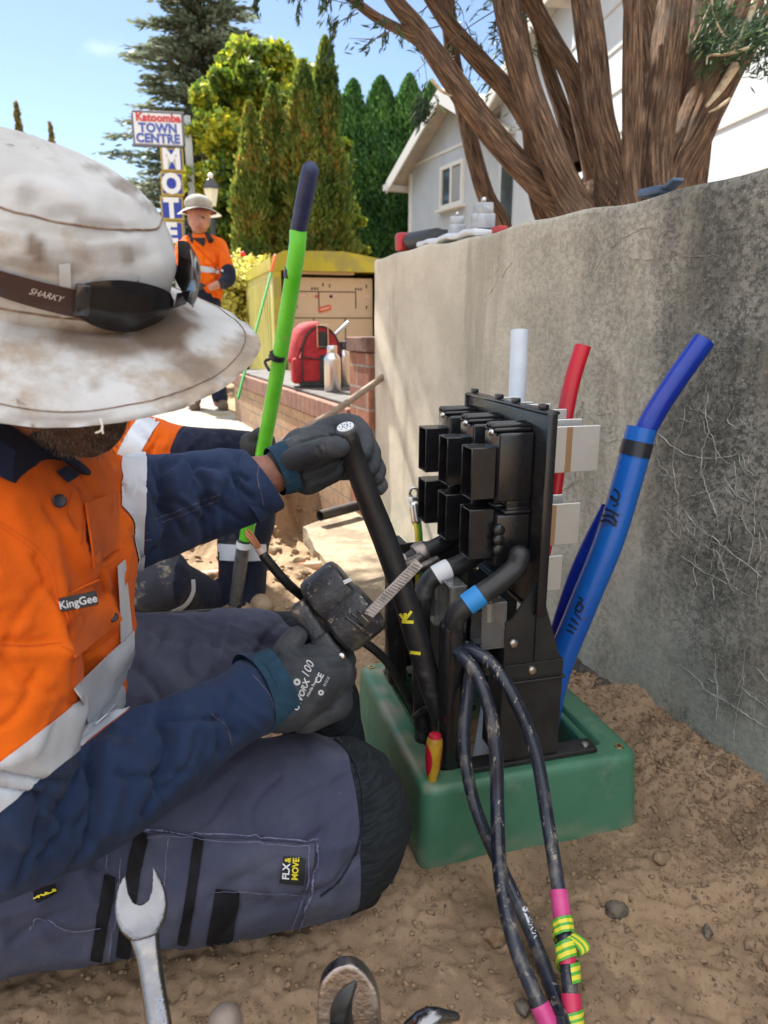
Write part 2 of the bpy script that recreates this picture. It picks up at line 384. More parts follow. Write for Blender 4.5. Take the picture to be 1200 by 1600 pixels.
# ============================================================ SETTING
WD = Vector((-.378, .926, 0)); WN = Vector((.926, .378, 0)); WK = 1.047      # concrete wall: direction, normal (away from us), distance
WL_END = 2.66
E1 = Vector((.966, .26, 0)); E2 = Vector((-.26, .966, 0)); BO = Vector((.062, .965, 0)); ZV = Vector((0, 0, 1))
def gh(x, y):
    p = np.stack([x, y, x * 0], -1); nd = x * WN.x + y * WN.y
    h = .13 * sstep(2.6, 4.0, y) * (1 - .0 * x)
    near = 1 - sstep(3.5, 5.5, y)
    rough = sstep(.25, .9, x + .35 * (y - 1)) * .5 + .5                       # loose sand on the right, trodden on the left
    h = h + near * (.016 * fbm(p * 4, 3) + rough * (.016 * fbm(p * 13 + 5, 3) + .013 * np.abs(fbm(p * 34, 3)) + .0055 * fbm(p * 90, 2)) + (1 - rough) * .005 * fbm(p * 60, 3))
    h = h + near * .062 * np.exp(-((nd - 1.03) / .15) ** 2) * sstep(.3, .6, x)      # heaped against the wall
    h = h - .035 * np.exp(-(((x - .585) / .035) ** 2 + ((y - 1.06) / .055) ** 2))
    d = np.hypot((x + .20) / .32, (y - 3.15) / .55); h = h - .22 * sstep(1.15, .75, d + .12 * fbm(p * 5, 2))      # the dug hole
    h = h + .09 * np.exp(-(((x + .80) / .3) ** 2 + ((y - 2.75) / .25) ** 2)) + .06 * np.exp(-(((x + .42) / .16) ** 2 + ((y - 2.2) / .2) ** 2))
    # flatten under the green base
    u = (x - BO.x) * E1.x + (y - BO.y) * E1.y; v = (x - BO.x) * E2.x + (y - BO.y) * E2.y
    ins = sstep(.06, 0, np.maximum(np.maximum(-u, u - .39), np.maximum(-v, v - .45))); h = h * (1 - ins) + ins * (.004 * fbm(p * 30, 2) + .002)
    inn = sstep(-.05, -.09, np.maximum(np.maximum(-u, u - .39), np.maximum(-v, v - .45))); h = h - inn * .03
    pth = sstep(4.25, 4.4, y) * sstep(.1, -.05, nd - .95); h = h * (1 - pth) + .12 * pth
    r = sstep(1.10, 1.20, nd) * sstep(.02, .09, x / np.maximum(y, .3)) * sstep(.05, .2, y)
    return h * (1 - r) + r * (1.02 + .02 * fbm(p * 2, 2) + .04 * sstep(3, 12, y))
def grow(a, s, end, k=1.16):
    o = [a]
    while abs(o[-1]) < end: s *= k; o.append(o[-1] + (s if end > 0 and o[0] >= 0 else -s) if True else 0)
    return o[1:]
def axis(a, b, st, lo, hi):
    mid = np.arange(a, b, st); l = [a]; s = st
    while l[-1] > lo: s *= 1.16; l.append(l[-1] - s)
    h = [mid[-1]]; s = st
    while h[-1] < hi: s *= 1.14; h.append(h[-1] + s)
    return np.r_[np.array(l[1:])[::-1], mid, np.array(h[1:])]
gx = axis(-.9, 1.25, .0048, -600, 600); gy = axis(.45, 2.1, .0048, -300, 900)
# keep a finer step a little longer behind the work
gy = np.r_[gy[gy < 2.1], np.arange(2.1, 4.6, .03), gy[gy > 4.65]]; gx = np.r_[gx[gx < -2.0], np.arange(-2.0, -.91, .03), gx[(gx > -.9)]]
X, Y = np.meshgrid(gx, gy); Z = gh(X, Y); nx, ny = len(gx), len(gy)
idx = np.arange(nx * ny).reshape(ny, nx); fcs = np.stack([idx[:-1, :-1], idx[:-1, 1:], idx[1:, 1:], idx[1:, :-1]], -1).reshape(-1, 4)
def groundmat():
    m = M('sandy soil', (.35, .24, .15), (.25, .172, .108), sc=5, det=8, rough=.95, bump=.9, bs=150, spec=.2, dirt=(.38, .265, .165), dsc=23, dlo=.52, dhi=.66, dirt2=(.12, .085, .06), d2sc=80, d2lo=.56, d2hi=.66, bd=10)
    return m
tag(npmesh('ground', np.stack([X, Y, Z], -1).reshape(-1, 3), fcs, groundmat(), smooth=True), kind='structure')
def gz(x, y): return float(gh(np.array([x]), np.array([y]))[0])
# crumbs of soil
def ico(sub):
    b = B(); bmesh.ops.create_icosphere(b, subdivisions=sub, radius=1); v = np.array([q.co[:] for q in b.verts]); f = np.array([[q.index for q in p.verts] for p in b.faces]); b.free(); return v, f
def clods(name, xs, ys, rs, m, sub=1, sink=.3, flat=.75):
    v0, f0 = ico(sub); n = len(xs); hs = gh(xs, ys); V, Fc = [], []
    for i in range(n):
        a = RNG.random(3) * 6.28; ca, sa = np.cos(a[0]), np.sin(a[0]); Rm = np.array([[ca, -sa, 0], [sa, ca, 0], [0, 0, 1]])
        s = rs[i] * np.array([1 + .4 * RNG.random(), .7 + .3 * RNG.random(), flat * (.7 + .5 * RNG.random())]); q = v0 * s * (1 + .45 * noise3(v0 * 1.5 + i * 3.1) + .28 * noise3(v0 * 3.6 + i))[:, None]
        V.append(q @ Rm + np.array([xs[i], ys[i], hs[i] + rs[i] * (flat - sink) * .6])); Fc.append(f0 + i * len(v0))
    return npmesh(name, np.concatenate(V), np.concatenate(Fc), m, smooth=True)
def inbox(x, y):
    u = (x - BO.x) * E1.x + (y - BO.y) * E1.y; v = (x - BO.x) * E2.x + (y - BO.y) * E2.y; return (u > -.012) & (u < .40) & (v > -.012) & (v < .46)
n = 60000; xs = RNG.uniform(-.75, 1.15, n); ys = RNG.uniform(.55, 2.0, n); nd = xs * WN.x + ys * WN.y
dens = .32 + .68 * sstep(.1, .62, xs + .45 * (ys - .95)) * (0.35 + .65 * (noise3(np.stack([xs * 5, ys * 5, xs * 0], -1)) > -.15)); k = (RNG.random(n) < dens) & (nd < 1.04) & ~inbox(xs, ys)
xs, ys = xs[k], ys[k]; rs = .0011 + .0042 * RNG.random(len(xs)) ** 7 + .0012 * sstep(.8, 1.0, xs * WN.x + ys * WN.y)
tag(clods('soil_crumbs', xs, ys, rs, groundmat(), 1), kind='stuff')
n = 130; xs = RNG.uniform(-.1, 1.1, n); ys = RNG.uniform(.7, 1.7, n); k = (xs * WN.x + ys * WN.y < 1.03) & ~inbox(xs, ys) & (xs + .5 * (ys - 1) > .36 - .3 * RNG.random(n)); xs, ys = xs[k], ys[k]
tag(clods('soil_clumps', xs, ys, .005 + .008 * RNG.random(len(xs)) ** 2, groundmat(), 2, .45), kind='stuff')
n = 700; xs = RNG.uniform(-1.3, .1, n); ys = RNG.uniform(1.9, 4.1, n)
tag(clods('soil_lumps', xs, ys, .006 + .022 * RNG.random(n) ** 3, M('dry soil', (.36, .26, .15), (.24, .17, .10), rough=.95, bump=.6, bs=60), 2, .4), kind='stuff')
stone_m = M('stone brown', (.22, .13, .06), (.30, .22, .14), sc=40, rough=.8, bump=.5, bs=90); stone_g = M('stone grey', (.17, .14, .105), (.10, .085, .07), sc=60, rough=.85, bump=.7, bs=110)
for px, py, r, m, lab in ((772, 1462, .015, stone_m, 'brown stone lying left of the three dangling cables'), (962, 1428, .013, stone_g, 'dark grey crumbly stone right of the pink taped cable'),
                          (818, 1578, .010, stone_g, 'grey stone at the lower edge beside the dangling cables'), (1105, 1452, .009, stone_g, 'small grey stone on the loose sand at right')):
    q = PZ(px, py, 0); o = clods('stone', np.array([q.x]), np.array([q.y]), np.array([r]), m, 3, .35, .9); tag(o, lab, 'stone', 'stones in the loose sand')
# path beyond
pm = M('pale concrete', (.34, .31, .27), (.26, .24, .21), sc=3, rough=.9, bump=.4, bs=40, dirt=(.30, .24, .16), dsc=1.5)
b = B(); q0 = Vector((-.62, 4.35, 0)); vs = [(-6, 4.3), (-.62, 4.3), (-3.3, 11.2), (-12, 11.2)]
prism(b, [(x, y, .124) for x, y in vs], (0, 0, 1), .012); tag(obj('path', b, pm, smooth=False), kind='structure')
b = B(); prism(b, [(x, y, .124) for x, y in [(-60, 11.3), (-3.4, 11.3), (-3.4, 17), (-60, 17)]], (0, 0, 1), .006); tag(obj('road', b, M('asphalt', (.06, .06, .06), (.045, .045, .045), rough=.9, bump=.4, bs=90), smooth=False), kind='structure')
# ------------------------------------------------------------ concrete wall
def wallmat():
    m = bpy.data.materials.new('weathered concrete'); m.use_nodes = True; N = m.node_tree.nodes; L = m.node_tree.links; b = N['Principled BSDF']
    g = N.new('ShaderNodeNewGeometry')
    def dot(v):
        d = N.new('ShaderNodeVectorMath'); d.operation = 'DOT_PRODUCT'; L.new(g.outputs['Position'], d.inputs[0]); d.inputs[1].default_value = v; return d.outputs['Value']
    A = dot(tuple(WD)); Zz = dot((0, 0, 1)); cb = N.new('ShaderNodeCombineXYZ'); L.new(A, cb.inputs[0]); L.new(Zz, cb.inputs[1]); L.new(dot(tuple(WN)), cb.inputs[2])
    def nz(s, d, r=.6, st=(1, 1, 1)):
        mp = N.new('ShaderNodeMapping'); mp.inputs['Scale'].default_value = st; L.new(cb.outputs[0], mp.inputs[0]); n = N.new('ShaderNodeTexNoise'); n.inputs['Scale'].default_value = s; n.inputs['Detail'].default_value = d; n.inputs['Roughness'].default_value = r; L.new(mp.outputs[0], n.inputs['Vector']); return n.outputs['Fac']
    def mr(x, a, c, o0=0, o1=1):
        r = N.new('ShaderNodeMapRange'); r.interpolation_type = 'SMOOTHSTEP'; r.inputs[1].default_value = a; r.inputs[2].default_value = c; r.inputs[3].default_value = o0; r.inputs[4].default_value = o1; L.new(x, r.inputs[0]); return r.outputs[0]
    def mth(op, a, c):
        r = N.new('ShaderNodeMath'); r.operation = op
        for i, s in enumerate((a, c)):
            if isinstance(s, (int, float)): r.inputs[i].default_value = s
            else: L.new(s, r.inputs[i])
        return r.outputs[0]
    def mix(f, a, c):
        x = N.new('ShaderNodeMix'); x.data_type = 'RGBA'; L.new(f, x.inputs[0])
        for s, i in ((a, 6), (c, 7)):
            if isinstance(s, tuple): x.inputs[i].default_value = (*s, 1)
            else: L.new(s, x.inputs[i])
        return x.outputs[2]
    base = mix(mr(nz(6, 6), .35, .65), (.58, .53, .425), (.70, .64, .52))
    right = mr(A, 2.15, .60, 0, 1)                                                 # how weathered along the wall
    streak = mr(nz(2.2, 5, .6, (1, .22, 1)), .33, .62)
    dark = mth('MULTIPLY', right, mth('ADD', .35, mth('MULTIPLY', streak, .8)))
    col = mix(mth('MINIMUM', dark, 1), base, mix(mr(nz(9, 5), .4, .6), (.145, .142, .125), (.28, .27, .235)))
    sp = mr(nz(95, 6, .8), .44, .58); spk = mth('MULTIPLY', sp, mth('ADD', .05, mth('MULTIPLY', dark, .75)))
    col = mix(spk, col, (.045, .047, .04))
    lt = mth('MULTIPLY', mr(nz(130, 5, .75), .56, .66), mth('MULTIPLY', dark, .55)); col = mix(lt, col, (.55, .53, .47))
    low = mth('MULTIPLY', mr(Zz, .45, .1), mr(nz(3.5, 4), .4, .6)); col = mix(mth('MULTIPLY', low, .55), col, (.34, .38, .33))
    topd = mth('MULTIPLY', mr(nz(1.7, 7, .7, (1, .35, 1)), .44, .6), mth('MULTIPLY', right, .8)); col = mix(topd, col, (.075, .072, .062))
    st = mth('MULTIPLY', mr(nz(7, 6, .65, (1, .10, 1)), .52, .66), .5); col = mix(st, col, (.30, .27, .21))
    L.new(col, b.inputs['Base Color']); b.inputs['Roughness'].default_value = .92; b.inputs['Specular IOR Level'].default_value = .25
    bp = N.new('ShaderNodeBump'); bp.inputs['Strength'].default_value = .5; bp.inputs['Distance'].default_value = .003; L.new(mth('ADD', nz(90, 8, .75), mth('MULTIPLY', sp, -.4)), bp.inputs['Height']); L.new(bp.outputs[0], b.inputs['Normal']); return m
wm = wallmat()
a0, a1 = -1.2, WL_END; nu, nv = 120, 40; top = 1.095
b = B()
def wallpt(a, nd, z): return WD * a + WN * nd + ZV * z
ring = []
for i in range(nu + 1):
    a = a0 + (a1 - a0) * i / nu; row = []
    prof = [(0, -.3)] + [(0, -.3 + (top - .012 + .3) * k / nv) for k in range(1, nv + 1)] + [(.004, top - .004), (.012, top), (.19, top + .003), (.2, top - .01), (.2, -.3)]
    jt = .004 * math.sin(a * 9) + .003 * math.sin(a * 23 + 1)
    for o_, z_ in prof:
        q = wallpt(a, WK + o_, z_ + (jt if z_ > 1 else 0)); d = .003 * float(noise3(np.array([q.x * 6, q.y * 6, q.z * 6]))); row.append(b.verts.new(q + WN * d * (1 if o_ < .1 else 0)))
    ring.append(row)
for r0, r1 in zip(ring, ring[1:]):
    for k in range(len(r0) - 1): b.faces.new((r0[k], r0[k+1], r1[k+1], r1[k]))
b.faces.new(ring[0]); b.faces.new(ring[-1][::-1])
wall = obj('concrete_wall', b, wm, sharp=50); tag(wall, 'weathered grey concrete retaining wall with pale crack veins running behind the service pillar', 'wall')
bw = bvh_of(wall)
Z7 = lambda l: [(800 + x / 2.667, 500 + y / 2.667) for x, y in l]; Z4 = lambda l: [(860 + x / 2.857, 1040 + y / 2.857) for x, y in l]; Z2 = lambda l: [(600 + x / 2, 300 + y / 2) for x, y in l]
veins = [(Z7(l), w) for l, w in (([(820,305),(805,400),(822,460),(795,540),(790,640),(815,715),(845,790),(865,840)],2.2), ([(610,470),(660,520),(720,555),(780,575),(850,578),(910,570),(945,555),(990,520)],2.6),
 ([(822,460),(845,500),(855,550),(850,600)],2), ([(822,460),(860,435),(895,415),(905,430),(935,455),(965,455)],1.6), ([(950,405),(975,440),(1015,470)],1.5), ([(640,420),(700,410),(750,425),(805,440)],1.4),
 ([(725,350),(720,410),(705,470),(680,520),(670,600),(680,680),(695,760),(690,850)],1.7), ([(630,790),(700,755),(760,730),(815,715),(880,680),(930,650),(965,625)],2.4), ([(620,645),(670,655),(720,650)],2),
 ([(885,650),(905,690),(940,735),(1010,765),(1015,720),(1040,640)],2), ([(720,790),(760,850),(800,885),(840,905),(890,950),(940,990),(1000,1030),(1040,1070)],2.1), ([(840,890),(860,850),(900,835),(960,835),(1005,840)],1.8),
 ([(1010,765),(1012,850),(1005,930),(985,1020)],1.6), ([(700,980),(760,1020),(820,1060),(860,1080),(920,1110),(980,1145)],1.5), ([(795,900),(770,970),(760,1040),(770,1100),(750,1180)],1.3), ([(845,1165),(835,1090),(860,1030),(885,960)],1.4),
 ([(655,905),(700,912),(755,908)],1.4), ([(920,1110),(935,1050),(950,1000)],1.2), ([(300,405),(345,415),(375,445),(395,480),(415,465)],1.6), ([(440,360),(435,430),(440,500)],1.1), ([(250,690),(280,665)],1.2), ([(300,340),(297,400)],1), ([(370,310),(355,400)],1),
 ([(800,1540),(850,1565),(900,1590)],1.5), ([(860,1430),(840,1470),(855,1530),(850,1590)],1.6), ([(930,1560),(960,1490),(970,1420)],1.4), ([(1025,1450),(1060,1500)],1.4), ([(910,840),(905,900),(890,950)],1.3), ([(960,760),(965,835)],1.2), ([(790,800),(770,850),(760,900)],1.1), ([(960,560),(975,620),(1010,650)],1), ([(1015,910),(1060,915)],1.1), ([(1030,1090),(1025,1120)],1), ([(795,935),(860,970)],1))]
veins += [(Z4(l), w) for l, w in (([(680,100),(740,140),(820,180),(900,235),(971,275)],1.6), ([(690,60),(745,75),(750,170),(735,260)],1.6), ([(870,30),(850,150),(830,230),(820,330)],1.2), ([(920,100),(915,160),(905,240)],1.1), ([(840,90),(920,150),(971,190)],1.2))]
veins += [(Z2(l), w) for l, w in (([(860,60),(850,150),(845,200),(830,260)],1.2), ([(835,110),(780,125),(740,150),(735,190),(755,240)],1.3), ([(780,208),(835,210)],1.8), ([(930,203),(1000,200),(1050,198)],1.6), ([(575,170),(570,200),(595,235)],1.1), ([(680,210),(660,250),(690,330)],.9), ([(360,200),(350,290),(330,320)],.8), ([(700,190),(730,160)],1), ([(400,220),(370,270)],.8), ([(1130,358),(1180,362)],1.2))]
rv_ = random.Random(5)
for l, wd in list(veins)[:34]:
    for _k in range(2):
        p_ = l[rv_.randrange(len(l))]; a_ = rv_.uniform(0, 6.28); br_ = [p_]
        for _j in range(rv_.randrange(2, 5)): a_ += rv_.uniform(-.6, .6); s_ = rv_.uniform(8, 18); p_ = (p_[0] + s_ * math.cos(a_), p_[1] + s_ * math.sin(a_) * 1.15); br_.append(p_)
        veins.append((br_, .9))
b = B()
for l, wd in veins:
    q = np.array(l, float); m_ = []
    for p0, p1 in zip(q, q[1:]):
        k = max(2, int(np.hypot(*(p1 - p0)) / 5))
        for i in range(k): m_.append(p0 + (p1 - p0) * i / k + (RNG.normal(0, .8, 2) if i or 1 else 0))
    m_.append(q[-1]); m_ = np.array(m_); prev = None
    for i, (x, y) in enumerate(m_):
        j0, j1 = m_[max(0, i-1)], m_[min(len(m_)-1, i+1)]; t = (j1 - j0); t = t / (np.hypot(*t) + 1e-6); ww = wd * .5 * (.45 + .8 * RNG.random()) * min(1, .35 + min(i, len(m_)-1-i) * .4) * .62
        row = []
        for s, h in ((-1, .0002), (0, .0016), (1, .0002)):
            c = cast(bw, x - t[1] * s * ww, y + t[0] * s * ww, h); row.append(b.verts.new(c) if c else None)
        if prev and all(prev) and all(row):
            for k in (0, 1): b.faces.new((prev[k], prev[k+1], row[k+1], row[k]))
        prev = row
bmesh.ops.delete(b, geom=[v for v in b.verts if not v.link_faces], context='VERTS')
obj('mineral_veins', b, M('lime bloom', (.50, .50, .45), (.30, .30, .27), sc=60, rough=.95, lo=.35, hi=.6), wall)
# footing of the wall, dark and broken, showing at the foot
b = B(); v0, f0 = ico(2)
for i in range(70):
    a = -.2 + 1.65 * i / 70; q = wallpt(a, WK - .004 + .008 * random.random(), .012 + .02 * random.random()); s = .012 + .014 * random.random()
    vs = [b.verts.new(q + Vector((x * s * 1.3, y * s * 1.3, z * s)) * (1 + .3 * random.random())) for x, y, z in v0]
    for f in f0: b.faces.new([vs[k] for k in f])
obj('footing', b, M('dark footing', (.10, .075, .06), (.05, .045, .04), sc=30, rough=.95, bump=.8, bs=80), wall, True, 0)
# ------------------------------------------------------------ bricks
def brickmat(name, d, c1, c2, mort, bwid=.24, row=.086, off=.5, rot=False):
    m = bpy.data.materials.new(name); m.use_nodes = True; N = m.node_tree.nodes; L = m.node_tree.links; b = N['Principled BSDF']; g = N.new('ShaderNodeNewGeometry')
    def dot(v):
        q = N.new('ShaderNodeVectorMath'); q.operation = 'DOT_PRODUCT'; L.new(g.outputs['Position'], q.inputs[0]); q.inputs[1].default_value = v; return q.outputs['Value']
    cb = N.new('ShaderNodeCombineXYZ'); e = Vector(d).normalized(); pn = e.cross(ZV); ad = N.new('ShaderNodeMath'); L.new(dot(tuple(e)), ad.inputs[0]); L.new(dot(tuple(pn)), ad.inputs[1]); L.new(ad.outputs[0], cb.inputs[0]); L.new(dot((0, 0, 1)), cb.inputs[1])
    t = N.new('ShaderNodeTexBrick'); L.new(cb.outputs[0], t.inputs['Vector']); t.inputs['Scale'].default_value = 1; t.inputs['Brick Width'].default_value = bwid; t.inputs['Row Height'].default_value = row; t.inputs['Mortar Size'].default_value = .005; t.inputs['Mortar Smooth'].default_value = .2
    t.offset = off; t.inputs['Color1'].default_value = (*c1, 1); t.inputs['Color2'].default_value = (*c2, 1); t.inputs['Mortar'].default_value = (*mort, 1)
    n = N.new('ShaderNodeTexNoise'); n.inputs['Scale'].default_value = 30; n.inputs['Detail'].default_value = 6; L.new(g.outputs['Position'], n.inputs['Vector']); mx = N.new('ShaderNodeMix'); mx.data_type = 'RGBA'; mx.blend_type = 'MULTIPLY'; mx.inputs[0].default_value = .6
    rp = N.new('ShaderNodeMapRange'); L.new(n.outputs['Fac'], rp.inputs[0]); rp.inputs[1].default_value = .3; rp.inputs[2].default_value = .7; rp.inputs[3].default_value = .55; rp.inputs[4].default_value = 1.25
    L.new(t.outputs['Color'], mx.inputs[6]); L.new(rp.outputs[0], mx.inputs[7]); L.new(mx.outputs[2], b.inputs['Base Color']); b.inputs['Roughness'].default_value = .9
    bp = N.new('ShaderNodeBump'); bp.inputs['Strength'].default_value = .6; bp.inputs['Distance'].default_value = .005; bp.invert = True; L.new(t.outputs['Fac'], bp.inputs['Height']); L.new(bp.outputs[0], b.inputs['Normal']); return m
wf = (WD, WN, ZV)
def wbox(bm, a0, a1, n0, n1, z0, z1, bev=.004): return box(bm, wallpt((a0+a1)/2, (n0+n1)/2, (z0+z1)/2), (abs(a1-a0), abs(n1-n0), z1-z0), wf, bev, 1)
br1 = brickmat('red brick', WD, (.36, .15, .085), (.24, .10, .065), (.30, .26, .21)); br2 = brickmat('tan brick', WD, (.46, .30, .17), (.38, .22, .13), (.26, .21, .16))
cap_m = brickmat('brick on edge', WD, (.30, .14, .09), (.22, .10, .07), (.28, .24, .2), .086, .3, 0)
pl = tag(obj('brick_pillar', wbox(B(), 2.67, 2.90, 1.025, 1.26, -.3, .74), br1, smooth=False), 'red brick pillar ending the concrete wall beside the low wall', 'pillar')
obj('cap', wbox(B(), 2.662, 2.91, 1.015, 1.27, .742, .80), M('dark brick cap', (.17, .085, .06), (.11, .06, .05), sc=30, rough=.9, bump=.6, bs=70), pl, False)
lw = empty('low_brick_wall', wallpt(3.9, 1.15, .1), 'low brick garden wall with a dark flat top carrying the red bag and steel flasks', 'wall')
obj('wall_body', wbox(B(), 2.915, 5.6, 1.03, 1.30, -.1, .40), br2, lw, False)
obj('top_course', wbox(B(), 2.915, 5.6, 1.018, 1.32, .403, .495), cap_m, lw, False)
obj('capping', wbox(B(), 2.918, 5.59, 1.05, 1.40, .497, .512), M('slate cap', (.13, .12, .115), (.09, .085, .08), sc=12, rough=.85, bump=.4, bs=50), lw, False)
# broken slab beside the hole, orange conduit, black pipe
b = B(); sl = [PZ(475, 822, .05), PZ(560, 792, .05), PZ(640, 850, .05), PZ(640, 960, .05), PZ(540, 920, .05), PZ(500, 868, .05)]
prism(b, sl, (0, 0, -1), .07); bmesh.ops.subdivide_edges(b, edges=b.edges[:], cuts=4, use_grid_fill=True)
bmesh.ops.triangulate(b, faces=[f for f in b.faces if len(f.verts) > 4])
for v in b.verts: v.co += Vector((.010, .010, .006)) * float(noise3(np.array(v.co) * 16))
tag(obj('concrete_slab', b, M('broken slab', (.34, .28, .19), (.22, .17, .115), sc=8, rough=.95, bump=.9, bs=60, dirt=(.42, .33, .2), dsc=14), smooth=False), 'broken slab of sandy concrete lying at the edge of the dug hole', 'slab')
b = B(); tube(b, [P(290, 902, 2.45), P(400, 892, 2.5), P(500, 884, 2.55), P(560, 876, 2.6)], .017, 14)
tag(obj('conduit', b, M('orange plastic', (.75, .16, .07), (.80, .55, .42), sc=5, rough=.55, dirt=(.5, .36, .22), dsc=14, dlo=.5), sharp=0), 'sandy orange conduit lying across the dug hole', 'pipe')
b = B(); tube(b, [P(500, 806, 2.9), P(560, 790, 3.05)], .022, 16, cap=None); tube(b, [P(500, 806, 2.9), P(560, 790, 3.05)], .018, 16, cap=None)
tag(obj('pipe_end', b, M('black plastic dull', (.025, .025, .027), (.05, .045, .04), rough=.5), sharp=0), 'short open black pipe end poking from the soil', 'pipe')
b = B(); tube(b, [P(425, 700, 2.35), P(520, 645, 2.55), P(600, 588, 2.75)], .0125, 12)
tag(obj('wooden_pole', b, M('grey wood', (.30, .22, .16), (.22, .16, .12), sc=20, rough=.7, st=(1, 1, 6)), sharp=0), 'greyish wooden tool handle leaning against the low brick wall', 'handle')
# ------------------------------------------------------------ power kiosk
kf = (E1.copy(), E2.copy(), ZV); kx = Vector((.955, .296, 0)); ky = Vector((-.296, .955, 0)); kf = (kx, ky, ZV)
K0 = P(425, 398, 6.0); K0.z = 0                                                # front left corner
def kp(u, v, z): return K0 + kx * u + ky * v + ZV * z
kios = empty('power_kiosk', kp(.5, .6, .12), 'open yellow metal kiosk housing beige cabinets behind the low wall', 'kiosk')
ym = M('yellow paint', (.50, .42, .02), (.42, .37, .02), sc=4, rough=.45, coat=.2, dirt=(.35, .30, .06), dsc=3); yl = M('pale yellow sheet', (.62, .60, .20), (.70, .68, .30), sc=6, rough=.25, st=(1, 1, .3))
KW, KD, KH = 1.02, 1.9, 1.395
b = B()
for u in (.035, KW - .035): box(b, kp(u, .03, KH/2 + .05), (.07, .07, KH - .1), kf, .004)
box(b, kp(KW/2, .03, .16), (KW - .144, .07, .10), kf, .004)
obj('door_frame', b, ym, kios, False)
b = B()
rp = [kp(-.02, -.015, KH - .0), kp(.10, -.015, KH + .06), kp(.62, -.015, KH + .065), kp(KW + .02, -.015, KH + .0), kp(KW + .02, -.015, KH - .10), kp(-.02, -.015, KH - .10)]
prism(b, rp, ky, KD + .03); obj('roof', b, ym, kios, False)
b = B()
box(b, kp(.008, KD/2 + .06, KH/2 + .02), (.016, KD, KH - .16), kf)
for k in range(11): box(b, kp(-.004, .25 + k * .16, KH/2), (.012, .05, KH - .35), kf, .003)
obj('side_panel', b, yl, kios, False)
b = B(); box(b, kp(KW - .008, KD/2 + .06, KH/2 + .02), (.016, KD, KH - .16), kf); box(b, kp(KW/2, KD + .06, KH/2 + .02), (KW - .04, .016, KH - .16), kf); obj('inner_panel', b, M('kiosk inside', (.02, .02, .018), rough=.8), kios, False)
bg_m = M('beige enamel', (.62, .47, .31), (.58, .44, .29), sc=3, rough=.5); dk = M('dark gap', (.03, .025, .02), rough=.8)
b = B(); box(b, kp(.52, .32, .69), (.80, .40, 1.12), kf, .006); cab = obj('cabinet', b, bg_m, kios, False)
b = B()
def kline(u0, z0, u1, z1, t=.007): box(b, kp((u0+u1)/2, .118, (z0+z1)/2), (abs(u1-u0) + t, .006, abs(z1-z0) + t), kf)
kline(.12, .905, .92, .905); kline(.12, 1.13, .76, 1.13); kline(.76, 1.13, .76, .99); kline(.37, .905, .37, .15); kline(.66, .905, .66, .15); kline(.42, 1.13, .42, .99)
for u, z in ((.20, 1.19), (.46, 1.19), (.52, 1.12 + .06), (.86, 1.18), (.22, 1.0), (.86, 1.0)): box(b, kp(u, .116, z), (.008, .008, .03), kf)
for u in (.36, .385, .41, .76, .785, .81): box(b, kp(u, .116, 1.155), (.008, .008, .022), kf)
obj('door_seams', b, dk, cab, False)
rd = M('red label', (.62, .06, .035), (.7, .12, .06), sc=90, rough=.5)
b = B(); t_ = (Vector(kx) + ZV * .28).normalized(); box(b, kp(.47, .112, .985), (.115, .006, .045), (t_, ky, t_.cross(ky) * -1), .001); obj('danger_label', b, rd, cab, False)
b = B(); box(b, kp(.47, .107, .985), (.085, .003, .012), (t_, ky, t_.cross(ky) * -1)); obj('label_print', b, M('label cream', (.8, .5, .35), rough=.6), cab, False)
b = B(); lathe(b, [(.013, 0), (.013, .012)], kp(.40, .115, 1.09), -ky, 12); obj('indicator', b, rd, cab, False); b = B(); lathe(b, [(.013, 0), (.013, .012)], kp(.53, .115, 1.09), -ky, 12); obj('indicator', b, dk, cab, False)
for u in (.28, .56, .86):
    b = B(); box(b, kp(u, .1165, 1.095), (.075, .004, .018), kf); obj('name_plate', b, M('pink plate', (.75, .48, .42), rough=.5), cab, False)
b = B(); box(b, kp(.50, .2, 1.30), (.5, .2, .05), kf, .01); box(b, kp(.46, .10, 1.33), (.06, .06, .05), kf, .01); obj('busbar_cover', b, bg_m, kios, False)
# thin green stake with orange tip against the kiosk
st = empty('marker_stake', P(400, 520, 5.2), 'thin green marker stake with an orange tip leaning by the kiosk', 'stake')
b = B(); tube(b, [P(424, 425, 5.5), P(392, 545, 5.2), P(372, 622, 4.9)], .010, 8); obj('shaft', b, M('green rod', (.03, .38, .07), rough=.4), st, sharp=0)
b = B(); tube(b, [P(430, 400, 5.55), P(424, 424, 5.5)], .013, 8); obj('tip', b, M('orange rod', (.85, .16, .03), rough=.4), st, sharp=0)
# ------------------------------------------------------------ bag and flasks on the low wall
def topz(): return .512
BG = PZ(500, 603, .512); bx = Vector((.98, .2, 0)).normalized(); by = ZV.cross(bx)
fr = (bx, by, ZV)
bag = empty('tool_bag', BG, 'red canvas tool bag with black straps standing on the low brick wall', 'bag')
redc = M('red canvas', (.42, .022, .028), (.30, .015, .022), sc=20, rough=.8, bump=.4, bs=90); blkc = M('black webbing', (.02, .02, .022), (.035, .035, .035), sc=30, rough=.8, bump=.5, bs=160)
b = B()
def bprof(w, h0, h1, k=14): return [(w * math.cos(t) * (1 if math.sin(t) < .5 else 1), h0 + (h1 - h0) * max(0, math.sin(t)) ** .8) for t in np.linspace(0, math.pi, k)]
BS = .84; front = [BG + bx * x * BS - by * .10 + ZV * z for x, z in [(-.125, .03), (.125, .03)] + [(.125 * math.cos(t) ** (1 if math.cos(t) > 0 else 1) if True else 0, .17 + .155 * math.sin(t)) for t in np.linspace(.0, math.pi, 13)]]
prism(b, front, by, .20); bmesh.ops.bevel(b, geom=b.edges[:], offset=.006, segments=2, affect='EDGES'); obj('bag_body', b, redc, bag)
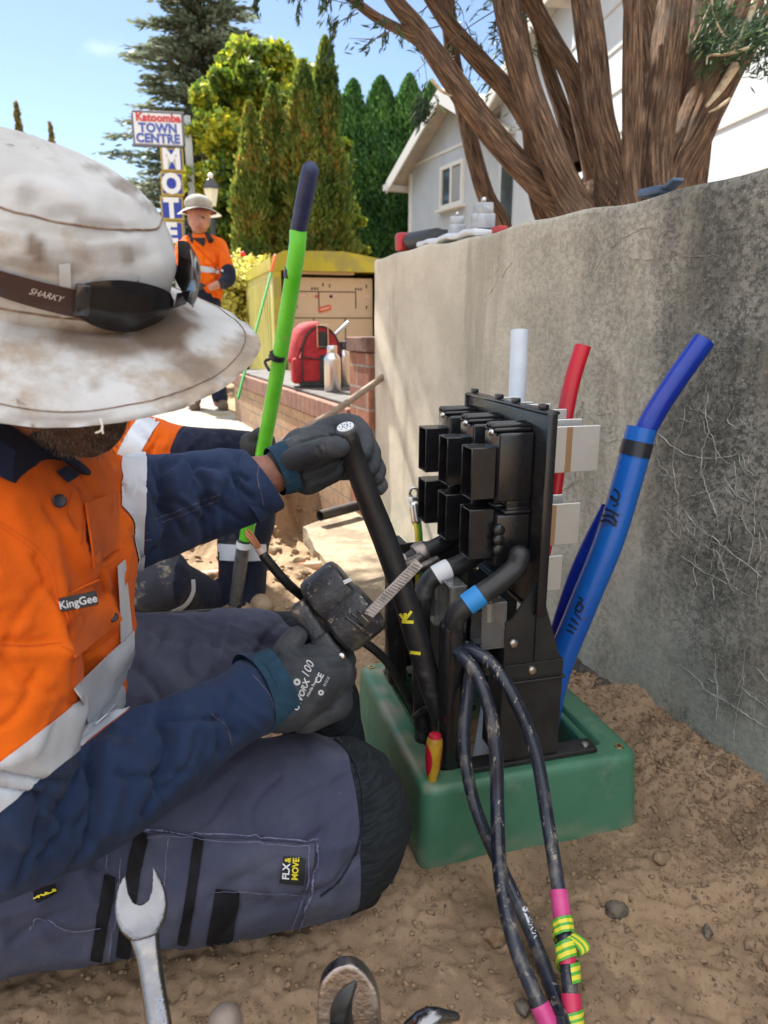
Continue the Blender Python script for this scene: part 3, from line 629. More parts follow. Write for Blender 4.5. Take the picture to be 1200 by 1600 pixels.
b = B(); box(b, BG + ZV * .017, (.225, .215, .034), fr, .008); obj('base', b, blkc, bag)
b = B(); box(b, BG - by * .104 + ZV * .255 + bx * .01, (.045, .012, .09), fr, .003); box(b, BG - by * .106 + ZV * .10 + bx * .015, (.05, .012, .15), fr, .003)
tube(b, [BG - by * .108 + bx * x + ZV * z for x, z in [(-.105, .165), (-.04, .155), (.04, .155), (.105, .165)]], .004, 6)
arc = [BG - by * .104 + bx * (.107 * math.cos(t)) + ZV * (.17 + .157 * math.sin(t)) for t in np.linspace(0, math.pi, 17)]; tube(b, arc, .005, 6); tube(b, [p + by * .205 for p in arc], .005, 6); tube(b, [BG - by * .106 - bx * .107 + ZV * .03, BG - by * .106 - bx * .107 + ZV * .17], .004, 6)
obj('straps', b, blkc, bag)
b = B(); wire = [BG - by * .115 + bx * x * BS + ZV * z for x, z in ((-.025, .22), (-.025, .335), (.045, .335), (.045, .22), (-.025, .22))]; tube(b, wire, .0028, 6); obj('buckle', b, M('brass wire', (.6, .5, .35), metal=.9, rough=.35), bag)
b = B(); box(b, BG - bx * .132 + ZV * .09 - by * .02, (.055, .15, .14), fr, .015); obj('side_pocket', b, redc, bag)
b = B(); t = B(); tube(t, [BG - bx * .155 + ZV * .15 - by * .02, BG - bx * .10 + ZV * .30, BG - bx * .02 + ZV * .335 + by * .03], [(.06, .02), (.08, .03), (.05, .02)], 12, sm=4); join(b, t); obj('open_flap', b, M('dull red canvas', (.36, .03, .045), (.45, .05, .05), sc=15, rough=.85, bump=.4, bs=60), bag)
b = B(); tube(b, [BG + bx * .08 + ZV * .27, BG + bx * .165 + ZV * .345], .012, 10); tag(obj('steel_rod', b, M('dull steel', (.45, .46, .47), metal=.9, rough=.4)), 'short steel rod sticking out of the red tool bag', 'rod')
steel = M('brushed steel', (.62, .60, .58), metal=1, rough=.3)
def flask(px, h, r, lab, capmat, dy=0):
    q = PZ(px, 612 - dy, .512); o = empty('flask', q, lab, 'flask', 'steel flasks on the low wall')
    b = B(); lathe(b, [(r*.93, 0), (r, .006), (r, h*.68), (r*.97, h*.73), (r*.60, h*.82), (r*.58, h*.84)], q, (0, 0, 1), 32); obj('bottle', b, steel, o)
    b = B(); lathe(b, [(r*.56, 0), (r*.60, .004), (r*.60, h*.13), (r*.52, h*.15)], q + ZV * h*.84, (0, 0, 1), 28); obj('cap', b, capmat, o)
    return o
flask(520, .235, .043, 'wide brushed steel flask in front on the low wall', steel); f2 = flask(537, .238, .040, 'second steel flask behind with a dark carry loop', M('dark cap', (.04, .045, .05), rough=.5), 9)
q = PZ(537, 603, .512); b = B(); tube(b, [q + ZV * .20 + bx * .02, q + ZV * .225 + bx * .04, q + ZV * .24 + bx * .02, q + ZV * .238 - bx * .02], .006, 8, sm=4); obj('carry_loop', b, MAT['dark cap'], f2)
# small flowering plant at the pillar
# ============================================================ PLANTS
def quads(C, D, U, ln, wd, bend=.0):
    """leaf quads: centres C, long directions D, side directions U"""
    D = D / np.linalg.norm(D, axis=1)[:, None]; U = U - D * (U * D).sum(1)[:, None]; U /= np.linalg.norm(U, axis=1)[:, None] + 1e-9
    ln = np.asarray(ln)[:, None] * .5; wd = np.asarray(wd)[:, None] * .5; a = C - D * ln; c = C + D * ln; l = C - U * wd; r = C + U * wd
    V = np.stack([a, r, c, l], 1).reshape(-1, 3); n = len(C); return V, np.arange(n * 4).reshape(n, 4)
def rv(n): v = RNG.normal(size=(n, 3)); return v / np.linalg.norm(v, axis=1)[:, None]
def leaves(name, C, D, ln, wd, m, parent): V, Fc = quads(C, D, rv(len(C)), ln, wd); return npmesh(name, V, Fc, m, parent)
bark = M('brown bark', (.13, .085, .055), (.07, .05, .035), sc=14, st=(1, 1, .2), rough=.95, bump=.8, bs=30)
def column_tree(q, h, r, m, lab, n=16000, group=None, name='cypress', lumps=.2, leaf=.11, tip=.35, cat='tree', kk=1.0):
    o = empty(name, q, lab, cat, group); b = B(); tube(b, [q - ZV * .1, q + ZV * h * .35, q + ZV * h * .8], [r * .13, r * .1, r * .03], 8); obj('trunk', b, bark, o, sharp=0)
    t = RNG.random(n) ** .85; th = RNG.random(n) * 6.283
    pr = np.minimum(1, (1 - t) / tip) ** .62 * (.72 + .28 * np.minimum(1, t / .15)) * kk
    d = np.stack([np.cos(th), np.sin(th), t * 0], -1); w_ = noise3(np.stack([np.cos(th) * 1.6, np.sin(th) * 1.6, t * h * .75 / max(r, .3)], -1) * 1.2 + q.x) ; w2 = noise3(np.stack([np.cos(th) * 4, np.sin(th) * 4, t * h * 2.2 / max(r, .3)], -1) + q.y)
    rad = r * pr * (1 + lumps * w_ + lumps * .8 * w2 + .12 * RNG.normal(size=n)) * (1 - .45 * RNG.random(n) ** 2.2)
    C = d * rad[:, None]; C[:, 2] = t * h; C += np.array(q); D = d * .45 + np.array([0, 0, 1]) + .45 * rv(n)
    leaves('foliage', C, D, leaf * (.6 + .8 * RNG.random(n)), leaf * .42 * (.6 + .8 * RNG.random(n)), m, o); return o
def blob_tree(q, h, rad, m, lab, n=26000, K=130, name='tree', leaf=.13, zc=.6, group=None, squash=1.0, trunk=.12, spread=.24, cat='tree', shape=None):
    o = empty(name, q, lab, cat, group); b = B(); tube(b, [q - ZV * .1, q + ZV * h * .5, q + ZV * h * .85], [trunk, trunk * .7, trunk * .2], 8)
    u = rv(K); ce = u * (RNG.random(K)[:, None] ** .45) * np.array([rad, rad, h * (1 - zc) * squash]) * (.85); ce[:, 2] = np.where(ce[:, 2] < 0, ce[:, 2] * .9, ce[:, 2]); 
    if shape is not None: ce = shape(ce)
    ce += np.array(q + ZV * h * zc)
    for i in range(0, K, max(1, K // 16)): tube(b, [q + ZV * h * (.25 + .3 * random.random()), q + (Vector(ce[i]) - q) * .6 + ZV * .1, Vector(ce[i])], [trunk * .4, trunk * .25, trunk * .08], 5)
    obj('trunk', b, bark, o, sharp=0)
    k = RNG.integers(0, K, n); s = rad * spread * (.6 + .7 * RNG.random(K)); off = rv(n) * (RNG.random(n)[:, None] ** .5) * s[k][:, None]; off[:, 2] *= .75; C = ce[k] + off
    leaves('foliage', C, rv(n) + np.array([0, 0, .3]), leaf * (.6 + .8 * RNG.random(n)), leaf * .6 * (.6 + .8 * RNG.random(n)), m, o); return o
def base_at(px, d, z=.1): q = P(px, 507, d); q.z = z; return q
def height_at(py, q):     # height of something whose top shows at row py above base point q
    r = ray(600, py); dep = (q.y); return CAM.z + r.z / r.y * q.y - q.z
thuja = leafmat('cypress autumn', [(.03, .07, .015), (.10, .17, .025), (.22, .26, .04), (.42, .22, .05)], 1.6, .25, .75, .55)
for i, (px, d, pt, rp, lab) in enumerate(((404, 10.5, 160, 26, 'short bushy column cypress at the left of its row, just right of the lamp'), (438, 10.8, 132, 27, 'column cypress with browned tips second from the left behind the yellow kiosk'),
                                          (484, 10.6, 95, 33, 'leaning browned cypress touching the tallest one behind the green pole'), (516, 10.9, 58, 34, 'tallest dark column cypress behind the green pole'))):
    q = base_at(px, d); column_tree(q, height_at(pt, q), rp / F * d * 1.05, thuja, lab, 20000, 'autumn tinged column cypresses', name='column_cypress', tip=.38 if i != 3 else .5, leaf=.08, lumps=.36)
green = leafmat('cypress green', [(.02, .065, .018), (.055, .16, .035), (.13, .27, .05)], 1.0, .3, .72, .4)
for px, d, pt, rp, lab in ((556, 17.5, 125, 30, 'green conical cypress leftmost of the four behind the kiosk'), (596, 17.3, 120, 34, 'green conical cypress second from left beyond the kiosk roof'), (637, 17.0, 117, 30, 'green conical cypress third from left, close to the white house'), (668, 18.3, 128, 26, 'green conical cypress tucked against the house gable')):
    q = base_at(px, d, .6); column_tree(q, height_at(pt, q), rp / F * d * 1.12, green, lab, 26000, 'green conical cypresses', name='conical_cypress', tip=.30, leaf=.11, lumps=.24)
yel = leafmat('yellow leaves', [(.06, .11, .02), (.13, .21, .025), (.24, .32, .03), (.62, .56, .035)], .8, .32, .66, .5)
q = base_at(419, 13.2); blob_tree(q, height_at(22, q), 1.5, yel, 'broad yellowing tree standing behind the motel sign and cypresses', 60000, 230, zc=.57, leaf=.14, spread=.19, name='yellow_tree', squash=1.0)
q = base_at(545, 12.4); blob_tree(q, height_at(195, q), .36, yel, 'small yellowing shrub showing right of the tallest column cypress', 6000, 26, zc=.62, leaf=.12, name='yellow_shrub', trunk=.05, spread=.4)
dkm = leafmat('grey green needles', [(.10, .13, .085), (.17, .205, .135), (.25, .28, .19)], 1.2, .3, .7, .45)
def conifer(q, h, rad, m, lab, lv=34, per=11, name='conifer'):
    o = empty(name, q, lab, 'tree'); b = B(); tube(b, [q, q + ZV * h * .5, q + ZV * h * .98], [.25, .17, .03], 8); Cs, Ds = [], []
    for i in range(lv):
        t = i / lv; z = h * (.12 + .86 * t); L_ = rad * (1 - t) ** .5 * (.75 + .5 * random.random()) + .3
        for k in range(per):
            th = 6.283 * (k + random.random()) / per; L2 = L_ * (.6 + .5 * random.random()); d = Vector((math.cos(th), math.sin(th), 0)); dr = -.18 * L2 * (.5 + random.random())
            pts = [q + ZV * z, q + ZV * (z + .12 * L2) + d * L2 * .5, q + ZV * (z + .10 * L2) + d * L2]; tube(b, pts, [.05, .03, .01], 4, cap=None)
            n = int(70 * L2 + 20); s = RNG.random(n) ** .7; c = catmull(pts, 10); ii = (s * (len(c) - 1)).astype(int); base = c[ii]; off = RNG.normal(0, 1, (n, 3)) * np.array([.16, .16, .05]) * (L2 * .32 + .2) ; off[:, 2] -= abs(off[:, 2]) * .6
            Cs.append(base + off); Ds.append(np.array(d)[None] * .7 + off * 1.2 + rv(n) * .3)
    obj('trunk', b, bark, o, sharp=0); C = np.concatenate(Cs); D = np.concatenate(Ds); n = len(C)
    leaves('foliage', C, D, .24 * (.6 + .8 * RNG.random(n)), .06 * (.6 + .8 * RNG.random(n)), m, o); return o
q = base_at(338, 21); conifer(q, height_at(-90, q), 2.7, dkm, 'tall grey green conifer behind the motel sign')
pop = leafmat('poplar leaves', [(.10, .10, .04), (.30, .24, .07), (.45, .36, .12)], 1, .3, .7, .4)
for px, pt, rp, lab in ((66, 160, 17, 'thin autumn poplar with the taller crown showing above the big hat'), (112, 192, 16, 'thin sparse poplar second to the right above the big hat')):
    q = base_at(px, 26); column_tree(q, height_at(pt, q), rp / F * 26, pop, lab, 2600 if px < 90 else 1500, 'thin poplars far off', name='poplar', lumps=.7, leaf=.20, tip=.8)
hedm = leafmat('golden hedge', [(.28, .24, .03), (.55, .50, .10), (.75, .72, .28)], 3, .3, .7, .45)
q = base_at(382, 8.2); blob_tree(q, height_at(392, q) , .62, hedm, 'pale golden bush beside the yellow kiosk', 15000, 70, zc=.52, leaf=.07, name='golden_bush', trunk=.03, spread=.35, squash=1.05, cat='bush')
b = B(); q = P(379, 397, 7.7); bmesh.ops.create_icosphere(b, subdivisions=2, radius=.022, matrix=Matrix.Translation(q)); 
for i in range(5): bmesh.ops.create_icosphere(b, subdivisions=1, radius=.014, matrix=Matrix.Translation(q + Vector((.02 * math.cos(i*1.3), 0, .02 * math.sin(i*1.3)))))
for v in b.verts: v.co += Vector(noise3(np.array(v.co) * 90) * .004 for _ in range(3)) if False else Vector((0, 0, 0))
tag(obj('red_flower', b, M('red petals', (.75, .02, .05), rough=.6)), 'single red flower on top of the golden bush', 'flower')
flm = leafmat('garden leaves', [(.05, .12, .02), (.30, .30, .04), (.60, .08, .03), (.6, .5, .1)], 14, .3, .8, .3)
q = wallpt(3.12, 1.52, .40); blob_tree(q, .27, .10, flm, 'small red and yellow leafed plant beside the brick pillar', 900, 22, zc=.55, leaf=.035, name='garden_plant', trunk=.004, spread=.45, cat='plant')
# far green belt so nothing ends in an empty horizon
n = 26000; th = RNG.uniform(-1.25, 1.25, n); rr = RNG.uniform(55, 70, n); zz = RNG.random(n) * (3.2 + 1.3 * noise3(np.stack([th * 9, th * 0, th * 0], -1))); C = np.stack([np.sin(th) * rr, np.cos(th) * rr, zz], -1)
tag(npmesh('distant_trees', *quads(C, rv(n), rv(n), 1.5 * RNG.random(n) + .5, RNG.random(n) + .5), leafmat('distant green', [(.02, .05, .02), (.05, .09, .03), (.09, .12, .05)], .2, .3, .7, .2)), kind='stuff')
# ------------------------------------------------------------ many-stemmed tree behind the wall
def barkmat():
    m = bpy.data.materials.new('stringy red bark'); m.use_nodes = True; N = m.node_tree.nodes; L = m.node_tree.links; b = N['Principled BSDF']
    uv = N.new('ShaderNodeUVMap'); uv.uv_map = 'bark'; mp = N.new('ShaderNodeMapping'); L.new(uv.outputs[0], mp.inputs[0]); mp.inputs['Scale'].default_value = (17, 2.6, 1)
    n = N.new('ShaderNodeTexNoise'); n.inputs['Scale'].default_value = 2.6; n.inputs['Detail'].default_value = 9; n.inputs['Roughness'].default_value = .7; n.inputs['Distortion'].default_value = .4; L.new(mp.outputs[0], n.inputs['Vector'])
    tc = N.new('ShaderNodeTexCoord'); n2 = N.new('ShaderNodeTexNoise'); n2.inputs['Scale'].default_value = 3.5; n2.inputs['Detail'].default_value = 4; L.new(tc.outputs['Object'], n2.inputs['Vector'])
    cr = N.new('ShaderNodeValToRGB'); L.new(n.outputs['Fac'], cr.inputs[0]); e = cr.color_ramp.elements; e[0].position = .36; e[0].color = (.03, .018, .012, 1); e[1].position = .68; e[1].color = (.44, .27, .155, 1); x = e.new(.5); x.color = (.15, .092, .06, 1)
    r = N.new('ShaderNodeMapRange'); L.new(n2.outputs['Fac'], r.inputs[0]); r.inputs[1].default_value = .55; r.inputs[2].default_value = .68; mx = N.new('ShaderNodeMix'); mx.data_type = 'RGBA'; mx.blend_type = 'MIX'; mu = N.new('ShaderNodeMath'); mu.operation = 'MULTIPLY'; mu.inputs[1].default_value = .5; L.new(r.outputs[0], mu.inputs[0]); L.new(mu.outputs[0], mx.inputs[0]); L.new(cr.outputs[0], mx.inputs[6]); mx.inputs[7].default_value = (.15, .135, .11, 1)
    L.new(mx.outputs[2], b.inputs['Base Color']); b.inputs['Roughness'].default_value = .95; b.inputs['Specular IOR Level'].default_value = .2
    bp = N.new('ShaderNodeBump'); bp.inputs['Strength'].default_value = .9; bp.inputs['Distance'].default_value = .02; L.new(n.outputs['Fac'], bp.inputs['Height']); L.new(bp.outputs[0], b.inputs['Normal']); return m
bkm = barkmat()
def limb(bm, pts, seg=44, sm=12, rough=.09, sid=0):
    full = catmull([tuple(P(px, py, d)) + (rp * .82 / F * d,) for px, py, d, rp in pts], sm); uvl = bm.loops.layers.uv.verify(); rings = []; L_ = 0; n = len(full)
    s = None
    for i in range(n):
        c = Vector(full[i][:3]); T = (Vector(full[min(i+1, n-1)][:3]) - Vector(full[max(i-1, 0)][:3])).normalized()
        if s is None: s = T.cross(Vector((0, 1, .1))).normalized()
        s = (s - T * s.dot(T)).normalized(); bb = s.cross(T); 
        if i: L_ += (c - Vector(full[i-1][:3])).length
        row = []
        for k in range(seg):
            a = 2 * math.pi * k / seg; flute = rough * float(noise3(np.array([math.cos(a) * 2.2 + sid * 5, math.sin(a) * 2.2, L_ * 1.1])) ) + rough * .55 * float(noise3(np.array([math.cos(a) * 6 + sid * 5, math.sin(a) * 6, L_ * 1.5]))) + rough * .5 * float(noise3(np.array([math.cos(a) * 16 + sid * 5, math.sin(a) * 16, L_ * 5])))
            row.append(bm.verts.new(c + (s * math.cos(a) + bb * math.sin(a)) * full[i][3] * (1 + flute)))
        rings.append((row, L_, full[i][3]))
    for (r0, l0, q0), (r1, l1, q1) in zip(rings, rings[1:]):
        for k in range(seg):
            f = bm.faces.new((r0[k], r0[(k+1) % seg], r1[(k+1) % seg], r1[k])); per = 2 * math.pi * .07 / .44
            for lp, (u, v) in zip(f.loops, ((k, l0), (k+1, l0), (k+1, l1), (k, l1))): lp[uvl].uv = (u / seg * per * (q0 / .07) ** .5 + sid * 1.7, v * 1.0 + sid)
    return bm
limbs = [
 [(905, 400, 2.95, 44), (888, 335, 3.0, 33), (845, 290, 3.02, 24), (800, 246, 3.05, 21), (744, 178, 3.1, 21), (687, 95, 3.15, 19), (650, 42, 3.2, 17), (616, 0, 3.2, 15), (570, -70, 3.2, 13)],
 [(668, 72, 3.17, 13), (640, 54, 3.2, 10), (590, 28, 3.2, 9), (552, 0, 3.2, 8), (500, -40, 3.2, 7)],
 [(800, 420, 3.5, 18), (784, 350, 3.5, 17), (757, 300, 3.5, 17), (730, 200, 3.55, 16), (708, 90, 3.6, 15), (699, 0, 3.6, 14), (690, -80, 3.6, 12)],
 [(900, 330, 3.35, 26), (868, 268, 3.35, 22), (838, 215, 3.35, 18), (799, 150, 3.4, 17), (750, 97, 3.4, 17), (706, 45, 3.4, 15), (676, 0, 3.4, 14), (640, -60, 3.4, 12)],
 [(915, 390, 2.9, 46), (896, 322, 2.9, 31), (870, 262, 2.9, 27), (844, 192, 2.95, 25), (816, 112, 3.0, 24), (800, 50, 3.05, 23), (790, 0, 3.1, 22), (775, -80, 3.1, 20)],
 [(960, 390, 3.2, 50), (938, 290, 3.2, 30), (918, 205, 3.2, 24), (895, 124, 3.25, 20), (862, 64, 3.3, 18), (829, 0, 3.3, 17), (800, -60, 3.3, 15)],
 [(965, 380, 3.0, 55), (958, 300, 3.0, 34), (950, 240, 3.0, 28), (938, 180, 3.0, 26), (928, 94, 3.05, 26), (915, 0, 3.1, 24), (905, -80, 3.1, 22)],
 [(982, 380, 2.8, 30), (982, 300, 2.8, 21), (987, 220, 2.8, 18), (988, 120, 2.8, 18), (990, 0, 2.8, 17), (995, -80, 2.8, 16)],
 [(1015, 390, 2.95, 45), (1022, 300, 2.95, 32), (1030, 200, 3.0, 30), (1042, 110, 3.0, 31), (1056, 0, 3.05, 30), (1070, -80, 3.1, 28)],
 [(1030, 400, 3.15, 55), (1045, 300, 3.15, 36), (1080, 220, 3.15, 36), (1120, 120, 3.2, 42), (1168, 20, 3.2, 46), (1220, -80, 3.2, 44)],
 [(1000, 390, 3.3, 50), (1010, 280, 3.3, 36), (1020, 180, 3.35, 36), (1010, 60, 3.4, 34), (985, -70, 3.4, 30)],
 [(1060, 340, 3.3, 40), (1080, 230, 3.3, 36), (1095, 120, 3.35, 38), (1100, 0, 3.4, 38), (1105, -80, 3.4, 36)],
 [(860, 200, 3.5, 12), (836, 130, 3.55, 10), (818, 50, 3.6, 10), (810, -50, 3.6, 9)],
 [(900, 400, 3.6, 16), (845, 335, 3.6, 14), (828, 240, 3.6, 11), (822, 180, 3.6, 10), (815, 90, 3.6, 9)],
 [(905, 260, 3.3, 20), (880, 180, 3.35, 15), (860, 120, 3.4, 13), (846, 60, 3.4, 11), (835, -40, 3.4, 10)]]
TB = P(950, 330, 3.1); TB.z = 1.0
tr = empty('many_stemmed_tree', TB, 'old tree with many reddish brown stems growing just behind the concrete wall', 'tree')
for i, l in enumerate(limbs[:1]): pass
b = B(); b.loops.layers.uv.new('bark'); limb(b, [(950, 470, 3.2, 110), (950, 400, 3.2, 100), (955, 335, 3.22, 78), (960, 285, 3.25, 50), (965, 245, 3.3, 20)], 40, 8, .2, 0); obj('trunk', b, bkm, tr, sharp=0)
for i, l in enumerate(limbs): b = B(); b.loops.layers.uv.new('bark'); limb(b, l, sid=i + 1, rough=.14 if l[1][3] > 30 else .09); obj('stem', b, bkm, tr, sharp=0)
# pale dead branch and fine twigs
b = B(); pal = M('pale dead wood', (.62, .52, .36), (.4, .3, .2), sc=30, rough=.9)
for l, r in (([(1186, -20, 2.9), (1170, 30, 2.9), (1150, 70, 2.9), (1138, 82, 2.9)], .012), ([(1148, 105, 2.95), (1125, 140, 2.95), (1105, 165, 2.95)], .016), ([(1140, 155, 3.0), (1122, 168, 2.95), (1108, 175, 2.95)], .006), ([(1168, 75, 2.75), (1135, 85, 2.8), (1108, 87, 2.85), (1104, 100, 2.85)], .005), ([(675, 125, 3.0), (690, 142, 3.0), (705, 150, 3.05)], .006), ([(1110, -10, 2.8), (1118, 30, 2.8), (1130, 55, 2.8), (1138, 58, 2.8)], .004), ([(1085, 62, 2.8), (1095, 40, 2.8), (1110, 5, 2.8)], .003)): tube(b, [P(*p) for p in l], [r * 1.2] + [r] * (len(l) - 2) + [r * .5], 8, sm=5)
obj('dead_twig', b, pal, tr, sharp=0)
tw = M('thin twig', (.16, .11, .08), (.10, .07, .05), rough=.9); nm = leafmat('fine needles', [(.02, .05, .025), (.05, .10, .04), (.10, .15, .06)], 5, .3, .7, .35)
b = B(); Cs, Ds = [], []
def twig(p0, p1, d, r=.004, needles=0, droop=0, side=3, px_len=40):
    a, c = P(p0[0], p0[1], d), P(p1[0], p1[1], d + random.uniform(-.15, .15)); m_ = (a + c) / 2 + Vector((random.uniform(-.04, .04), 0, random.uniform(-.03, .05)))
    tube(b, [a, m_, c], [r, r * .7, r * .3], 5, sm=5, cap=None); cc = catmull([a, m_, c], 12)
    for k in range(side):
        s = cc[random.randrange(4, len(cc))]; d2 = Vector((random.uniform(-1, .5), random.uniform(-.5, .5), random.uniform(-1.1, -.1))).normalized() * px_len / F * d * random.uniform(.5, 1.2); s = Vector(s)
        e = catmull([s, s + d2 * .5 + ZV * .012, s + d2], 8); tube(b, [Vector(x) for x in e], [r * .4] * 8 + [r * .15] * (len(e) - 8), 4, cap=None)
        if needles:
            n = needles; ii = RNG.integers(3, len(e), n); Cs.append(e[ii] + RNG.normal(0, .006, (n, 3))); Ds.append(np.array(d2)[None] / d2.length + .6 * rv(n))
twig((480, -30), (620, 45), 3.1, .005, 14, side=6); twig((560, 20), (520, 75), 3.1, .003, 26, side=3, px_len=25); twig((620, 40), (545, 60), 3.1, .003, 10, side=4, px_len=60)
for i in range(13): x = random.uniform(600, 850); y = random.uniform(-30, 60); twig((x, y), (x + random.uniform(-90, 60), y + random.uniform(10, 80)), 3.2 + random.random() * .5, .003, 12, side=3, px_len=45)
for i in range(12): x = random.uniform(700, 830); y = random.uniform(20, 170); twig((x, y), (x + random.uniform(-40, 60), y + random.uniform(-20, 40)), 3.4, .0025, 5, side=3, px_len=35)
twig((668, 150), (640, 180), 3.2, .003, 20, side=3, px_len=25); twig((800, 0), (640, 120), 3.3, .003, 4, side=4, px_len=60); twig((430, -40), (560, 10), 3.2, .004, 14, side=5)
for i in range(7): x = random.uniform(330, 600); twig((x, -40), (x + random.uniform(-30, 30), random.uniform(-8, 14)), 3.1, .003, 22, side=3, px_len=25)
obj('twigs', b, tw, tr, sharp=0)
for i in range(16): # green sprays at the upper right corner
    q = np.array(P(random.uniform(1115, 1230), random.uniform(-20, 105), 2.75 + .3 * random.random())); n = 110; Cs.append(q + RNG.normal(0, .035, (n, 3)) * np.array([1, 1, .8])); Ds.append(rv(n) * .7 + np.array([-.5, 0, -.6]))
for i in range(5): q = np.array(P(random.uniform(1075, 1130), random.uniform(55, 110), 2.9)); n = 60; Cs.append(q + RNG.normal(0, .025, (n, 3))); Ds.append(rv(n) * .6 + np.array([-.2, 0, -1]))
for i in range(4): q = np.array(P(random.uniform(640, 665), random.uniform(165, 195), 3.2)); n = 60; Cs.append(q + RNG.normal(0, .02, (n, 3))); Ds.append(rv(n) * .5 + np.array([-.6, 0, -1]))
C = np.concatenate(Cs); D = np.concatenate(Ds); n = len(C); leaves('needles', C, D, .045 * (.5 + RNG.random(n)), .006 + .004 * RNG.random(n), nm, tr)
# crown overhead: its shade covers the workers, the pillar and the wall
n = 42000; K = 260
def shade_ok(x, y):   # ground point shaded by a clump
    return True
gxp = RNG.uniform(-1.15, 1.75, K * 3); gyp = RNG.uniform(-.45, 2.35, K * 3); edge = 2.05 + .25 * noise3(np.stack([gxp * 1.5, gxp * 0, gxp * 0], -1)); ok = gyp < edge; gxp, gyp = gxp[ok][:K], gyp[ok][:K]
hz = RNG.uniform(3.6, 4.9, len(gxp)); k_ = hz / math.tan(SUN_EL); cx_ = gxp + math.sin(SUN_AZ) * k_; cy_ = gyp + math.cos(SUN_AZ) * k_
ok = hz > 1.02 * (.85 + .45 * np.hypot(cx_, np.maximum(cy_, 0)) + .35); ce = np.stack([cx_, cy_, hz], -1)[ok]
kk = RNG.integers(0, len(ce), n); C = ce[kk] + RNG.normal(0, .17, (n, 3)) * np.array([1, 1, .5]); leaves('crown', C, rv(n) + np.array([0, 0, -.3]), .13 * (.6 + .8 * RNG.random(n)), .055 * (.6 + .8 * RNG.random(n)), leafmat('crown leaves', [(.02, .05, .02), (.05, .10, .03), (.09, .14, .05)], 2, .3, .7, .3), tr)
b = B()
for i in range(0, len(ce), 14): tube(b, [P(950, -40, 3.1), P(800, -120, 3.2) * .5 + Vector(ce[i]) * .5, Vector(ce[i])], [.04, .025, .008], 5, cap=None)
obj('limbs', b, tw, tr, sharp=0)
# ------------------------------------------------------------ house
hwm = M('white weatherboard', (.54, .585, .64), (.50, .545, .60), sc=3, rough=.7); trim = M('white trim', (.78, .77, .74), rough=.6); rf = M('roof sheet', (.48, .44, .38), (.40, .37, .32), sc=5, rough=.7); gl = M('window glass', (.05, .06, .07), rough=.08, spec=.8); sh = M('eave lining', (.50, .49, .47), rough=.8)
def gable(o, C, ud, wid, zb, ze, za, apex_u, over, depth, door=None):
    """a gabled wing: C left corner of its face, ud direction along the face"""
    nrm = Vector((-ud.y, ud.x, 0)); nrm = nrm if nrm.y > 0 or nrm.x > 0 else -nrm; 
    if nrm.dot(Vector((1, .2, 0))) < 0: nrm = -nrm
    A = lambda u, z, v=0: C + ud * u + nrm * v + ZV * (z - C.z)
    b = B(); prism(b, [A(0, zb), A(wid, zb), A(wid, ze), A(apex_u, za), A(0, ze)], nrm, depth); obj('wall', b, hwm, o, False)
    b = B(); sl = (za - ze) / apex_u; sr = (za - ze) / (wid - apex_u); t = .07
    for s, u0, z0, u1, z1 in ((0, -over, ze - sl * over, apex_u, za), (1, wid + over, ze - sr * over, apex_u, za)):
        prism(b, [A(u0, z0 + .01, -over), A(u1, z1 + .01, -over), A(u1, z1 + .09, -over), A(u0, z0 + .09, -over)], nrm, depth + over)
    obj('roof', b, rf, o, False)
    b = B()
    for u0, z0, u1, z1 in ((-over, ze - sl * over, apex_u, za), (wid + over, ze - sr * over, apex_u, za)):
        prism(b, [A(u0, z0 - .16, -over - .035), A(u1, z1 - .16, -over - .035), A(u1, z1 + .07, -over - .035), A(u0, z0 + .07, -over - .035)], nrm, .03)
    obj('barge_board', b, trim, o, False)
    b = B(); prism(b, [A(-over - .1, ze - sl * over - .1, -over - .06), A(-over + .06, ze - sl * over - .1, -over - .06), A(-over + .06, ze - sl * over + .02, -over - .06), A(-over - .1, ze - sl * over + .02, -over - .06)], nrm, depth); obj('gutter', b, trim, o, False)
    return A
ud = Vector((.40, -.917, 0)); C1 = P(642, 300, 15.0)
def upar(px, C): # distance along the face for a column
    r = ray(px, 300); k = r.x / r.y; return (k * C.y - C.x) / (ud.x - k * ud.y)
def zat(px, py, C): u = upar(px, C); y = (C + ud * u).y; r = ray(px, py); return CAM.z + r.z / r.y * y
house = empty('white_house', Vector((C1.x + 1, C1.y, 1.0)), 'white two gabled house behind the tree and concrete wall', 'house')
ap = upar(712, C1); wd1 = 2 * ap; ze1 = zat(642, 272, C1); za1 = zat(712, 150, C1)
A1 = gable(house, C1, ud, wd1, .9, ze1, za1, ap, .38, 7)
u0 = upar(693, C1); u1 = upar(723, C1)
fz = zat(693, 322, C1), zat(693, 267, C1); zt0, zt1 = fz[1], fz[0]
b = B()
def hbox(b, A, ua, ub, za, zb, va, vb): prism(b, [A(ua, za, va), A(ub, za, va), A(ub, zb, va), A(ua, zb, va)], (A(0, 0, 1) - A(0, 0, 0)), vb - va)
for ua, ub, za_, zb_ in ((u0 - .07, u0, zt1 - .07, zt0 + .07), (u1, u1 + .07, zt1 - .07, zt0 + .07), (u0, u1, zt1 - .07, zt1), (u0, u1, zt0, zt0 + .07), ((u0+u1)/2 - .03, (u0+u1)/2 + .03, zt1, zt0)): hbox(b, A1, ua, ub, za_, zb_, -.06, -.002)
win = obj('window', b, trim, house, False); b = B(); hbox(b, A1, u0, u1, zt1, zt0, -.025, -.004); obj('pane', b, gl, win, False)
b = B(); hbox(b, A1, (u0+u1)/2 + .06, u1 - .03, zt1 + .02, zt0 - .02, -.035, -.028); obj('blind', b, M('blind', (.35, .36, .38), rough=.8), win, False)
